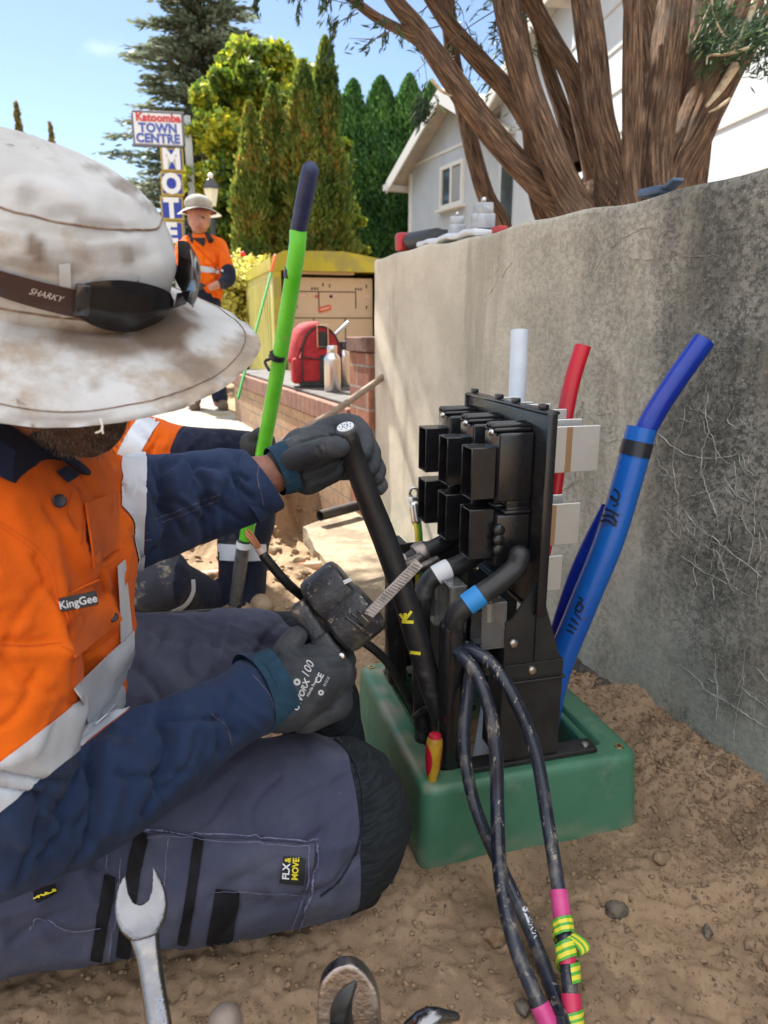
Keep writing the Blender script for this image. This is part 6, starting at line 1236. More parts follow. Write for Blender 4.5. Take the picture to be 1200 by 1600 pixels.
folds(shirt, [
 ([(188, 770), (160, 830), (150, 900)], .004, 14), ([(95, 830), (150, 900), (170, 960)], .005, 15), ([(70, 790), (110, 870), (150, 930)], -.004, 10), ([(20, 800), (60, 880), (105, 960)], .005, 16), ([(55, 870), (90, 940), (108, 1010)], -.007, 8),
 ([(108, 930), (112, 1010), (115, 1100)], -.010, 7), ([(95, 950), (100, 1020), (104, 1080)], .006, 12), ([(0, 1000), (40, 1005), (80, 1000)], -.004, 8), ([(0, 1020), (50, 1022), (100, 1015)], .004, 10),
 ([(150, 700), (165, 740), (185, 790)], -.006, 8), ([(170, 690), (190, 720), (200, 760)], .004, 9), ([(125, 760), (130, 820), (150, 860)], -.003, 8),
 # far sleeve
 ([(295, 715), (318, 760), (322, 800), (318, 850)], -.011, 9), ([(278, 722), (290, 760), (285, 800)], .008, 13), ([(345, 720), (335, 745), (328, 770)], .008, 12), ([(250, 715), (252, 760), (262, 820), (255, 865)], -.010, 10), ([(232, 760), (228, 820), (215, 865)], .006, 12), ([(262, 735), (300, 722), (340, 735)], -.006, 8),
 ([(345, 780), (350, 810), (345, 840)], -.004, 9), ([(205, 830), (220, 870), (240, 860)], -.008, 10),
 # near sleeve
 ([(135, 1190), (148, 1250), (140, 1310), (100, 1370)], -.012, 10), ([(165, 1170), (175, 1230), (160, 1290)], .009, 16), ([(245, 1120), (262, 1160), (250, 1215), (220, 1270)], -.013, 9), ([(285, 1105), (290, 1150), (270, 1210)], .009, 16), ([(255, 1122), (290, 1128), (340, 1122)], -.008, 7), ([(60, 1250), (95, 1290), (60, 1340)], -.007, 12), ([(20, 1280), (40, 1330), (10, 1380)], .007, 16), ([(120, 1215), (80, 1300), (40, 1370)], .006, 14), ([(195, 1180), (215, 1230), (190, 1300)], .006, 14)] + cross([(235, 790), (400, 755)], [68, 44], 16, .0065, 6, 3) + cross([(0, 1290), (170, 1222), (300, 1142), (400, 1088)], [90, 85, 62, 50], 20, .007, 8, 5, .7) + cross([(0, 900), (60, 1150)], [90, 80], 8, .005, 9, 8) + cross([(150, 780), (170, 1000)], [60, 50], 8, .004, 8, 12, 1.2),
 .0028, 11, (1, 1, .7), 4, .0046, 12)
def plane_px(p0, p1, d, p2=None):
    """plane through two image points and leaning away from the viewer"""
    a, c = P(*p0, d), P(*p1, d); n = (c - a).cross((a - CAM)).normalized(); return a, n
nb0, nn0 = plane_px((0, 1190), (125, 1092), .68); nb1, nn1 = plane_px((0, 1266), (132, 1163), .68)
if nn0.z < 0: nn0 = -nn0
if nn1.z < 0: nn1 = -nn1
fb0 = P(188, 700, .97); fbn = (P(240, 790, 1.0) - P(90, 765, .955)).normalized(); fbn = (fbn + Vector((0, 0, .15))).normalized()
fpa = P(190, 790, .965); fpb = P(226, 790, .99)
arm_c = P(10, 1230, .70); farm_c = P(230, 790, 1.0)
shirt = slice_faces(shirt, [(nb0, nn0, arm_c, .19), (nb1, nn1, arm_c, .22), (fpa, fbn, farm_c, .17), (fpb, fbn, farm_c, .17)])
shirt = cut_off(shirt, P(416, 752, 1.055), (P(428, 742, 1.06) - P(380, 762, 1.045)) + Vector((0, 0, .012)), P(425, 745, 1.06), .11); shirt = cut_off(shirt, P(412, 1082, .958), (P(430, 1070, .97) - P(380, 1098, .935)), P(425, 1075, .965), .12)
NA0 = [P(-18, 1120, .67), P(-30, 1270, .70), P(70, 1262, .75), P(170, 1222, .80), P(300, 1142, .88), P(400, 1086, .95), P(430, 1070, .98)]; FA0 = [P(165, 800, .965), P(240, 792, 1.0), P(320, 775, 1.03), P(412, 750, 1.055)]
def dseg(c, pl):
    m_ = 9
    for a, e in zip(pl, pl[1:]):
        v = e - a; t = max(0, min(1, (c - a).dot(v) / v.dot(v))); m_ = min(m_, (c - a - v * t).length)
    return m_
def near_arm(c): return dseg(c, NA0) < .105 and (c.x > -.62)
def far_arm(c): return dseg(c, FA0) < .10 and c.y > .86 and (c - P(120, 800, .9)).length > .02
mi = []
for p in shirt.polygons:
    c = p.center; s = 0
    if near_arm(c) and (c - nb1).dot(nn1) < 0: s = 1
    elif far_arm(c) and (c - fpb).dot(fbn) > 0: s = 1
    mi.append(s)
shirt.polygons.foreach_set('material_index', mi)
def nband(c): return near_arm(c) and (c - nb1).dot(nn1) > 0 and (c - nb0).dot(nn0) < 0
def fband(c): return far_arm(c) and (c - fpb).dot(fbn) < 0 and (c - fpa).dot(fbn) > 0
s1m = shirt.copy(); sh_ = link_mesh('shirt', shirt, [orange, navy], man); SB_ = bvh_of(sh_)
shell(s1m, nband, .0018, 'reflective_band', refl, man); shell(s1m, fband, .0018, 'reflective_band', refl, man)
for qd in ([(112, 1072), (203, 985), (214, 1040), (132, 1128)], [(128, 1146), (176, 1098), (172, 1122), (126, 1160)], [(178, 884), (190, 876), (200, 984), (184, 1002)]): b = B(); patchc(b, SB_, qd, .0055, 5, 2); sheet('reflective_band', b, refl, man, .0012, 0)
# pocket, flap, label, seams
b = B(); patchc(b, SB_, [(92, 936), (150, 903), (186, 968), (116, 1022)], .0045, 3, 3); fl = sheet('pocket_flap', b, orange, man, .0016, 0)
b = B(); patchc(b, SB_, [(128, 788), (180, 768), (186, 858), (143, 886)], .0045, 3, 3); sheet('pocket_flap', b, orange, man, .0016, 0)
dl_ = min(toPix(np.array([cast(bvh_of(sh_, fl) if fl else SB_, x_, y_, 0)[:]]))[2][0] for x_ in (96, 110, 122, 135, 148) for y_ in (932, 946)) - .003
ca_, cb2 = P(93, 946, dl_), P(151, 934, dl_ + .004); lx, ly, lz = basis(cb2 - ca_, P(122, 930, dl_) - P(122, 950, dl_))
if lz.dot(CAM - ca_) < 0: lz = -lz
b = B(); box(b, (ca_ + cb2) / 2 - lz * .0015, ((cb2 - ca_).length, .0125, .003), (lx, ly, lz), .001); lb = obj('name_label', b, M('label black', (.012, .012, .015), rough=.6), man, False)
b = textmesh('KingGee', .0098, (ca_ + cb2) / 2 + lz * .0003 - ly * .0034, lx, ly, .0001, 0, .0001, 'CENTER', 1, .95); obj('label_lettering', b, M('label thread', (.55, .56, .60), rough=.6), lb, False)
btn = M('black button', (.012, .014, .03), rough=.4)
for px, py, r in ((87, 785, .0062), (172, 965, .0055)):
    c = cast(SB_, px, py, .0045)
    if c: b = B(); lathe(b, [(r, 0), (r, .0015), (r * .8, .0025), (r * .5, .002), (0, .002)], c, (CAM - c).normalized() + Vector((.3, 0, 0)), 18); obj('button', b, btn, man)
seam = M('orange seam', (.55, .09, .004), rough=.9); nseam = M('navy seam thread', (.16, .13, .17), (.05, .06, .12), sc=300, rough=.9)
b = B()
for l, wd in (([(0, 815), (45, 845), (80, 885), (92, 935)], 1.3), ([(0, 823), (42, 852), (74, 890), (85, 938)], 1.1), ([(96, 1010), (130, 1020), (165, 1000), (190, 975)], 1.3), ([(150, 880), (165, 886), (188, 868)], 1.2), ([(112, 765), (105, 800), (120, 830)], 1.6), ([(122, 762), (130, 800), (127, 850)], 1.0), ([(0, 1008), (45, 1010), (98, 1004)], 1.2)): ribbon(b, SB_, l, wd, .0012, 1.5)
bmesh.ops.delete(b, geom=[v for v in b.verts if not v.link_faces], context='VERTS'); obj('seams', b, seam, man)
b = B()
for l, wd in (([(240, 812), (280, 797), (343, 772)], 1.4), ([(243, 820), (285, 804), (345, 780)], 1.4), ([(205, 838), (232, 832)], 1.3), ([(208, 850), (236, 842)], 1.3), ([(410, 712), (402, 745), (412, 790)], 1.2), ([(330, 1115), (352, 1135), (362, 1165)], 1.2), ([(395, 1055), (420, 1085), (428, 1110)], 1.3)): ribbon(b, SB_, l, wd, .0010, 1.5)
bmesh.ops.delete(b, geom=[v for v in b.verts if not v.link_faces], context='VERTS'); obj('stitching', b, nseam, man)
# collar
colm = cloth('collar navy', (.010, .014, .035), (.014, .02, .05))
b = B()
cg = [[(-70, 600, .62), (-20, 640, .615), (20, 672, .625), (60, 698, .65), (100, 722, .69)], [(-70, 650, .60), (-20, 678, .60), (20, 706, .61), (52, 728, .64), (84, 742, .685)], [(-70, 720, .60), (-20, 735, .60), (15, 752, .61), (42, 765, .64), (62, 772, .68)]]
g = [[b.verts.new(P(*p)) for p in row] for row in cg]
for j in range(2):
    for i in range(4): b.faces.new((g[j][i], g[j][i+1], g[j+1][i+1], g[j+1][i]))
bmesh.ops.subdivide_edges(b, edges=b.edges[:], cuts=3, use_grid_fill=True, smooth=.6); bmesh.ops.solidify(b, geom=b.faces[:], thickness=.003); obj('collar', b, colm, man)
b = B(); c_ = P(40, 660, .74); tube(b, [P(-30, 720, .70), P(20, 690, .665), P(80, 700, .68), P(112, 722, .72), P(110, 700, .80)], [(.022, .006)] * 5, 14, sm=6); obj('collar_stand', b, colm, man)
b = B(); patch(b, SB_, [(84, 738), (100, 730), (122, 745), (105, 757)], .004, 5, 4); sheet('collar_tip', b, colm, man, .002)
# trousers
tr_ = blob([[(-70, 1350, .97, .15), (-20, 1344, .975, .142), (100, 1336, .99, .138), (200, 1326, 1.005, .133), (320, 1312, 1.025, .128), (430, 1296, 1.045, .127), (512, 1285, 1.064, .124)],
            [(530, 1350, 1.09, .075), (430, 1395, 1.10, .07), (250, 1440, 1.08, .07)],
            [(-40, 1280, .98, .16), (90, 1120, 1.0, .125), (200, 1085, 1.05, .115), (300, 1064, 1.12, .108), (400, 1050, 1.19, .10), (468, 1040, 1.25, .092)], [(475, 1050, 1.26, .085), (500, 1120, 1.24, .07), (515, 1180, 1.24, .065)]], .0045, 4, 30)
folds(tr_, [([(470, 1145), (500, 1165), (540, 1185)], .004, 10), ([(430, 1150), (480, 1180), (520, 1230)], -.003, 10), ([(225, 960), (230, 990), (228, 1020)], -.003, 8), ([(270, 975), (330, 985), (400, 975)], .004, 8), ([(280, 1000), (340, 1005), (420, 1000)], -.004, 9), ([(210, 1040), (240, 1075), (262, 1120)], -.006, 9), ([(215, 1010), (250, 1050), (300, 1100)], .005, 14), ([(330, 975), (370, 990), (430, 985)], .004, 9),
            ([(340, 1455), (400, 1425), (480, 1400)], -.006, 9), ([(380, 1400), (430, 1385), (480, 1350)], .004, 9), ([(290, 1430), (330, 1400), (380, 1370)], -.004, 9), ([(0, 1430), (50, 1410), (90, 1380)], .005, 10), ([(20, 1470), (60, 1440), (110, 1420)], -.005, 10), ([(490, 1400), (520, 1380), (560, 1340)], -.006, 8), ([(200, 1490), (240, 1470), (260, 1420)], -.004, 10)] + cross([(230, 1040), (450, 1000)], [75, 60], 14, .005, 7, 21, .9) + cross([(60, 1330), (300, 1300)], [170, 150], 10, .005, 10, 22, .8) + cross([(400, 1290), (520, 1290)], [140, 130], 6, .004, 8, 23, .8) + cross([(300, 1430), (500, 1400)], [60, 40], 9, .005, 7, 25, 1), .0028, 9, (1, 1, 1), 4, .0042, 11)
kp_ = P(462, 1290, 1.06); kn = (P(512, 1285, 1.064) - P(430, 1296, 1.045)).normalized()
k2p = P(432, 975, 1.2); k2n = (P(468, 1040, 1.25) - P(300, 1064, 1.12)).normalized()
tr_ = slice_faces(tr_, [(P(540, 1290, 1.06), kn, P(540, 1290, 1.07), .2), (k2p, k2n, P(450, 1030, 1.22), .17)])
kpl = P(540, 1290, 1.06); fps = [1 if ((p.center - kpl).dot(kn) > 0 or ((p.center - k2p).dot(k2n) > 0 and p.center.y > .98)) else 0 for p in tr_.polygons]; tr_.polygons.foreach_set('material_index', fps)
trs = link_mesh('trousers', tr_, [trou, kneem], man); TB_ = bvh_of(trs)
co = None
# curved edge of the knee panel
b = B(); patch(b, TB_, [(498, 1142), (560, 1136), (560, 1440), (505, 1400)], .0030, 10, 30); 
b.free(); b = B(); ribbon(b, TB_, [(500, 1144), (535, 1165), (560, 1210), (567, 1270), (555, 1330), (530, 1375), (500, 1400)], 4, .003, 3); sheet('knee_seam', b, kneem, man, .001)
strapm = M('black trouser strap', (.010, .010, .012), (.018, .018, .02), sc=20, rough=.85, bump=.6, bs=120, spec=.2)
b = B(); patch(b, TB_, [(215, 1300), (494, 1318), (470, 1452), (170, 1500)], .0035, 40, 24); pk_ = sheet('cargo_pocket', b, trou, man, .0016)
PBV = bvh_of(trs, pk_) if pk_ else TB_
for l, wd in (([(222, 1300), (208, 1365), (192, 1495)], 24), ([(172, 1368), (160, 1440), (150, 1500)], 20), ([(312, 1306), (298, 1400), (284, 1475)], 17), ([(356, 1390), (348, 1440), (340, 1482)], 40)): b = B(); ribbon(b, PBV, l, wd, .003, 4); sheet('pocket_strap', b, strapm, man, .0018)
lts = M('pale seam', (.13, .13, .24), (.20, .20, .32), sc=200, rough=.9); b = B()
for l, wd in (([(218, 1296), (350, 1304), (494, 1313)], 1.6), ([(230, 1306), (350, 1313), (482, 1322)], 1.1), ([(494, 1320), (490, 1380), (466, 1452)], 1.6), ([(482, 1324), (478, 1380), (455, 1450)], 1.1), ([(172, 1330), (168, 1360)], 1.2), ([(190, 1340), (180, 1420), (170, 1498)], 1), ([(262, 1312), (255, 1400), (240, 1490)], 1), ([(50, 1452), (60, 1430), (110, 1450), (160, 1445)], 1.3), ([(200, 1115), (240, 1112), (262, 1122)], 1.2), ([(330, 1390), (400, 1392), (480, 1395)], .9)): ribbon(b, PBV, l, wd, .0045, 2)
bmesh.ops.delete(b, geom=[v for v in b.verts if not v.link_faces], context='VERTS'); obj('pocket_stitching', b, lts, man)
b = B(); patchc(b, PBV, [(443, 1336), (476, 1339), (472, 1380), (438, 1377)], .0055, 2, 2, 5); tl = sheet('trouser_label', b, M('label black'), man, .0012, 0)
BV2 = bvh_of(tl)
b = textlay(BV2, 'FLX', 15, 452, 1362, -86, .0006, 0, .5, 1); obj('label_lettering', b, M('label white', (.75, .76, .78), rough=.6), tl or man, False)
b = textlay(BV2, 'MOVE', 13.5, 466, 1358, -86, .0006, 0, .5, .95); join(b, textlay(BV2, '&', 13, 454, 1344, -86, .0006, 0, .4, .9)); obj('label_lettering', b, M('label yellow', (.78, .66, .02), rough=.6), tl or man, False)
b = B(); patch(b, TB_, [(52, 1392), (85, 1380), (90, 1392), (58, 1412)], .003, 5, 4); tg = sheet('side_tag', b, strapm, man, .001)
b = B(); ribbon(b, TB_, [(56, 1404), (86, 1388)], 2, .0045, 2); bmesh.ops.delete(b, geom=[v for v in b.verts if not v.link_faces], context='VERTS'); obj('yellow_pull', b, M('label yellow'), man)
# ------------------------------------------------------------ gloves
def G(*l): return [[tuple(p) for p in s] for s in l]
H1 = 1.08
g1 = blob(G([(442, 730, 1.07, .032), (464, 722, 1.075, .039), (492, 712, 1.085, .040)], [(470, 700, 1.09, .030), (505, 690, 1.10, .026)], [(480, 745, 1.085, .028), (515, 735, 1.095, .022)], [(495, 715, 1.10, .028), (532, 712, 1.12, .022)],
            # index: over the top of the cable and down its far right side
            [(486, 688, 1.10, .019), (515, 668, 1.11, .0165), (545, 661, 1.105, .0155), (565, 674, 1.09, .0145), (572, 694, 1.075, .0135), (569, 708, 1.065, .0125)],
            [(500, 702, 1.125, .017), (535, 690, 1.14, .016), (566, 688, 1.13, .0150), (581, 706, 1.105, .0140), (582, 726, 1.09, .0125), (577, 735, 1.085, .0115)],
            [(502, 720, 1.13, .017), (540, 715, 1.145, .015), (574, 714, 1.135, .0135), (591, 732, 1.11, .0122), (589, 747, 1.10, .0112)],
            [(505, 738, 1.125, .015), (545, 738, 1.14, .013), (580, 742, 1.13, .0115), (596, 757, 1.11, .0102), (593, 765, 1.105, .0095)],
            # thumb, lying across towards the viewer's side of the cable
            [(455, 722, 1.045, .020), (480, 710, 1.025, .0175), (505, 701, 1.01, .0158), (524, 698, 1.005, .0152), (533, 699, 1.005, .0135)]), .0018, 1, 18)
folds(g1, [([(455, 748), (485, 738), (520, 724), (545, 716)], -.006, 4.5), ([(460, 762), (500, 752), (530, 740)], .003, 7), ([(470, 690), (500, 682), (530, 680)], -.003, 4), ([(500, 760), (520, 770)], -.003, 4), ([(478, 728), (470, 745), (474, 760)], -.0035, 4), ([(495, 700), (500, 710)], -.002, 5), ([(505, 694), (510, 712)], -.0012, 3), ([(570, 700), (585, 708)], -.001, 3)], .0009, 60, (1, 1, 1), 3)
gl1 = link_mesh('glove', g1, glove, man)
b = B(); tube(b, [P(429, 738, 1.062), P(442, 733, 1.067), P(458, 727, 1.07)], [.0375, .039, .040], 40, sm=6, cap=None)
for v in b.verts: v.co += Vector((0, 0, .0006 * math.sin(v.co.z * 900)))
obj('glove_cuff', b, knit, man, sharp=0)
g2 = blob(G([(440, 1092, .965, .046), (470, 1070, .985, .048), (500, 1050, 1.01, .044)], [(450, 1040, .975, .030), (480, 1070, .97, .036)], [(475, 1110, 1.0, .032), (520, 1095, 1.03, .030)], [(495, 1060, .985, .034), (525, 1050, 1.01, .026)],
            # thumb up along the near side of the neck
            [(445, 1050, .965, .026), (448, 1022, .975, .021), (458, 1000, .99, .0165), (464, 994, .995, .015)],
            # fingers wrapped behind and round the neck
            [(495, 1045, 1.02, .022), (520, 1028, 1.04, .0175), (528, 1012, 1.06, .0155), (520, 1000, 1.075, .014)], [(505, 1062, 1.02, .021), (532, 1046, 1.04, .0175), (540, 1030, 1.06, .0155), (532, 1016, 1.08, .014)],
            [(505, 1080, 1.02, .021), (532, 1068, 1.04, .0165), (542, 1052, 1.06, .015), (536, 1038, 1.08, .0135)], [(500, 1098, 1.02, .020), (526, 1092, 1.04, .0155), (538, 1078, 1.06, .0135), (534, 1064, 1.075, .0125)]), .0024, 3, 18)
folds(g2, [([(440, 1020), (470, 1030), (530, 1030)], .003, 6), ([(455, 1010), (490, 1042), (545, 1042)], -.002, 5), ([(480, 1125), (500, 1115), (520, 1110)], -.003, 5)], .0009, 60, (1, 1, 1), 3)
gl2 = link_mesh('glove', g2, glove, man); GB = bvh_of(gl2)
b = B(); tube(b, [P(400, 1086, .945), P(418, 1078, .955), P(444, 1064, .965)], [(.050, .050), (.052, .052), (.050, .050)], 44, sm=6, cap=None)
obj('glove_cuff', b, knit, man, sharp=0)
GB = bvh_of(gl2); prt = M('glove print', (.50, .50, .50), rough=.8); b = textlay(GB, 'GWORX', 13, 474, 1088, -68, .0010, .2, .45, 1.0, 2); join(b, textlay(GB, '100', 19, 486, 1049, -68, .0010, .3, .1, .9, 2))
join(b, textlay(GB, 'Nitrile Foam', 6, 489, 1075, -62, .001, 0, .15, 1, 2)); join(b, textlay(GB, 'CE', 13, 502, 1062, -62, .001, 0, .4, 1, 2)); join(b, textlay(GB, '4131X', 6, 511, 1066, -62, .001, 0, .1, 1, 2))
for px, py, r in ((464, 1066, 5.5), (458, 1084, 5.5), (501, 1082, 4.5)):
    for a, e in ((r, r * .35),):
        k = 18; vo = [cast(GB, px + r * math.cos(6.283 * i / k), py + r * math.sin(6.283 * i / k), .001) for i in range(k)]; vi = [cast(GB, px + e * math.cos(6.283 * i / k), py + e * math.sin(6.283 * i / k), .001) for i in range(k)]
        if all(vo) and all(vi):
            vo = [b.verts.new(x) for x in vo]; vi = [b.verts.new(x) for x in vi]
            for i in range(k): b.faces.new((vo[i], vo[(i+1) % k], vi[(i+1) % k], vi[i]))
obj('glove_print', b, prt, gl2, False)
# ------------------------------------------------------------ hat
HC = P(46, 436, .66); hF = Vector((.93, -.17, -.36)).normalized(); hU = Vector((-.10, -.19, 1)).normalized(); hF, hU_, _ = basis(hF, hU); hU = hU_; hS = hU.cross(hF)     # forward, up, side (away from us)
def hatpt(prof_r, h, th, ia=.118, ib=.100):
    pass
def hat_mesh(name, HC, hF, hU, ia, ib, bw, ch, m, parent, drop=.030, seg=120, wob=1.0, sc=1.0):
    hS = hU.cross(hF); prof = []
    for k in range(15): t = k / 14; prof.append((bw * (1 - t), -drop * (1 - t) ** 1.3, 'b'))           # brim, rim inwards
    cp = [(.002, .012), (.005, .03), (.006, .05), (.003, .070), (-.003, .084), (-.010, .096), (-.024, .113), (-.044, .127), (-.070, .137), (-.095, .142)]
    cq = catmull([(a, c * ch / .144, 0) for a, c in cp], 4)[:, :2]
    b = B(); rows = []
    def ringrow(off, h, br, t_):
        row = []
        for k in range(seg):
            th = 2 * math.pi * k / seg; c, s = math.cos(th), math.sin(th); ra, rb = max(.003, ia + off), max(.003, ib + off); q = np.array([c * 3, s * 3, h * 20]); w_ = .0035 * float(noise3(q * .9 + 3)) * wob
            dz = (.012 * math.sin(2 * th + .6) * br + .006 * math.sin(3 * th + 1) * br) * wob + (.003 * float(noise3(np.array([c * 2.5, s * 2.5, 7.7]))) * br * wob)
            if h > .03: w_ += (.004 * float(noise3(np.array([c * 2, s * 2, h * 14 + 2]))) + .0018 * float(noise3(np.array([c * 7, s * 7, h * 35])))) * wob
            row.append(b.verts.new(HC + hF * (c * (ra + w_)) + hS * (s * (rb + w_)) + hU * (h + dz)))
        return row
    for o_, h_, _ in prof: rows.append(ringrow(o_, h_, o_ / bw, 0))
    for o_, h_ in cq: rows.append(ringrow(o_, h_, 0, 1))
    rows.append(ringrow(-.112, .1445 * ch / .144, 0, 1))
    for a, c in zip(rows, rows[1:]):
        for k in range(seg): b.faces.new((a[k], a[(k+1) % seg], c[(k+1) % seg], c[k]))
    b.faces.new(rows[-1]); bmesh.ops.solidify(b, geom=b.faces[:], thickness=.003 if bw > .05 else .002)
    return obj(name, b, m, parent, True, 70), rows
hat, _ = hat_mesh('wide_brim_hat', HC, hF, hU, .122, .106, .097, .120, hatm, man, drop=.020)
def vmask(o, spots, name='stain'):
    me = o.data; co, no = getco(me); x, y, d = toPix(co + np.array(WL[o.name])); m_ = np.zeros(len(co)); wob = noise3((co) * 45) * .35 + noise3(co * 110) * .2
    for sx0, sy0, ra, rb, ang, s_ in spots:
        ca, sa = math.cos(R(ang)), math.sin(R(ang)); u = ((x - sx0) * ca + (y - sy0) * sa) / ra; v = (-(x - sx0) * sa + (y - sy0) * ca) / rb; m_ = np.maximum(m_, s_ * np.clip(1.35 - np.hypot(u, v) + wob, 0, .55) / .55)
    at = me.attributes.new(name, 'FLOAT', 'POINT'); at.data.foreach_set('value', m_.astype(np.float32))
def refold(o, *a, **k):
    me = o.data; co, no = getco(me); L_ = np.array(WL[o.name]); setco(me, co + L_); folds(me, *a, **k); co, no = getco(me); setco(me, co - L_)
refold(hat, [([(0, 350), (60, 362), (150, 372), (230, 356)], -.0022, 5), ([(160, 300), (215, 320), (250, 350)], .004, 14), ([(60, 240), (130, 262), (190, 300)], -.004, 16), ([(20, 290), (90, 300), (150, 330)], .003, 14), ([(60, 380), (66, 405)], .003, 6), ([(135, 375), (140, 405)], -.0025, 6), ([(190, 375), (198, 400)], .0025, 6), ([(225, 365), (238, 400)], -.0025, 6), ([(20, 380), (24, 410)], -.0025, 6),
             ([(40, 600), (160, 612), (280, 590)], .0025, 14), ([(240, 560), (310, 560), (370, 520)], -.003, 14)], .0012, 22, (1, 1, 1), 4, .0011, 24)
vmask(hat, [(255, 515, 48, 44, -20, 1.0), (165, 535, 80, 22, 5, .8), (310, 575, 38, 20, 25, .7), (195, 290, 22, 9, 20, .75), (148, 262, 20, 6, 10, .5), (232, 322, 16, 6, 25, .5), (55, 388, 20, 12, 60, .85), (62, 404, 10, 6, 0, .9), (160, 350, 40, 8, 0, .5), (200, 400, 12, 14, 0, .6), (60, 415, 60, 12, 5, .5), (150, 400, 80, 14, -3, .35), (35, 520, 50, 16, 5, .35), (380, 545, 14, 30, 0, .4), (280, 610, 30, 8, -10, .4), (145, 600, 16, 6, 0, .5), (100, 330, 26, 10, 0, .4), (40, 300, 16, 18, 30, .3), (280, 640, 60, 5, -12, .5), (100, 652, 90, 4, 0, .5)])
use_mask(hatm, (.14, .09, .058))
HB = bvh_of(hat)
# stitching: rows round the brim, the band seams, loops for the band
def hring(off, h, lift=.0016, a0=0, a1=360, ia=.118, ib=.103, br=0):
    o = []
    for a in np.arange(a0, a1 + .1, 3):
        th = R(a); c, s = math.cos(th), math.sin(th); dz = (.012 * math.sin(2 * th + .6) + .006 * math.sin(3 * th + 1) + .003 * float(noise3(np.array([c * 2.5, s * 2.5, 7.7])))) * br
        o.append(HC + hF * (c * (ia + off)) + hS * (s * (ib + off)) + hU * (h + dz))
    return o
st_m = M('brown stitching', (.20, .12, .08), (.30, .22, .16), sc=120, rough=.9)
def surf(bv, p, c, off=.0006):
    d = (c - p).normalized(); h = bv.ray_cast(p + (p - c).normalized() * .05, d)
    return h[0] + (p - c).normalized() * off if h[0] else p
b = B()
for off, h, z_ in ((.006, .084, 1), (.001, .013, 1)):
    pts = [surf(HB, p, HC + hU * (h + .01), .0007) for p in hring(off, h)]; tube(b, pts, .0009, 5, cap=None)
for off in (.006, .010, .086): 
    pts = []
    for p in hring(off, .0, br=off / .092):
        h = HB.ray_cast(p + hU * .05, -hU); pts.append(h[0] + hU * .0006 if h[0] else p)
    tube(b, pts, .0006, 4, cap=None)
obj('hat_stitching', b, st_m, hat, sharp=0)
for px, py, h in ((100, 445, 50),):
    b = B(); ribbon(b, HB, [(100, 412), (101, 440), (103, 492)], 19, .0035, 3); sheet('band_loop', b, hatm, hat, .0015)
b = B(); tube(b, [P(157, 655, .50), P(160, 668, .50), P(156, 674, .50), P(150, 676, .50)], .0007, 5, sm=5); tube(b, [P(159, 668, .50), P(161, 677, .50)], .0006, 5); obj('loose_thread', b, M('pale thread', (.75, .68, .58), rough=.9), hat, sharp=0)
# ------------------------------------------------------------ sunglasses round the crown
sgl = empty('sunglasses', HC + hU * .04, 'dark wraparound sunglasses pushed round the crown of the dusty hat', 'sunglasses')
lens = M('smoked lens', (.018, .018, .022), (.03, .028, .032), sc=4, rough=.09, spec=.7, coat=.5); frm = M('brown temple', (.13, .075, .065), (.09, .055, .05), sc=5, rough=.25, coat=.3)
def hcast(a, h, off):   # point outside the crown at angle a (degrees, 0 front, -90 our side)
    th = R(a); d = hF * math.cos(th) + hS * math.sin(th); c = HC + hU * h; q = HB.ray_cast(c + d * .3, -d); return (q[0] if q[0] else c + d * .12) + d * off
def gpatch(fn, na, nh, m, name, parent, t=.0022):
    b = B(); g = [[b.verts.new(fn(i / na, j / nh)) for i in range(na + 1)] for j in range(nh + 1)]
    for j in range(nh):
        for i in range(na): b.faces.new((g[j][i], g[j][i+1], g[j+1][i+1], g[j+1][i]))
    bmesh.ops.solidify(b, geom=b.faces[:], thickness=t); return obj(name, b, m, parent, True, 50)
def near_lens(u, v):
    a = -36 + 33 * u; mid = .046 - .004 * u; hh = .0165 * (math.sin(math.pi * min(1, (u * .86 + .14))) ** .55 + .12) * (1 if v > .5 else 1.35); hgt = mid + (v - .5) * 2 * hh + (.006 * u if v > .5 else 0)
    return hcast(a, hgt - .012, .006 + .014 * u - .004 * abs(v - .5))
gpatch(near_lens, 24, 10, lens, 'lens', sgl)
def far_lens(u, v):
    a = 3 + 40 * (1 - u); mid = .042 + .0; hh = .023 * (math.sin(math.pi * min(1, (u * .86 + .14))) ** .55 + .12); return hcast(a, mid + (v - .5) * 2 * hh, .010 + .018 * u)
gpatch(far_lens, 24, 10, lens, 'lens', sgl)
def bridge(u, v): a = -4 + 8 * u; return hcast(a, .038 + (v - .5) * .014, .022)
gpatch(bridge, 6, 4, lens, 'bridge', sgl)
def temple(sg):
    def f(u, v): a = sg * (35 + 92 * u); wdt = .0125 * (1 - .45 * u); return hcast(a, .040 + .022 * u + (v - .5) * 2 * wdt - .012, .0045)
    return f
tm1 = gpatch(temple(-1), 26, 5, frm, 'temple', sgl); gpatch(temple(1), 26, 5, frm, 'temple', sgl)
hg = B(); x_ = hcast(-36, .034, .008); bx3 = basis(hcast(-32, .034, .008) - x_, hU); box(hg, x_, (.012, .026, .006), bx3, .002); obj('hinge', hg, lens, sgl)
TM = bvh_of(tm1); px_, py_, _d = toPix(np.array([hcast(-44, .030, .006)[:], hcast(-48, .031, .006)[:]])); b = textlay(TM, 'SHARKY', 15, px_[1], py_[1], math.degrees(math.atan2(py_[0]-py_[1], px_[0]-px_[1])), .0012, .35, -.1, .95, 2); print('temple px', px_, py_, 'text verts', len(b.verts))
if len(b.verts): obj('scratched_name', b, M('scratch pale', (.75, .66, .62), rough=.8), tm1, False)
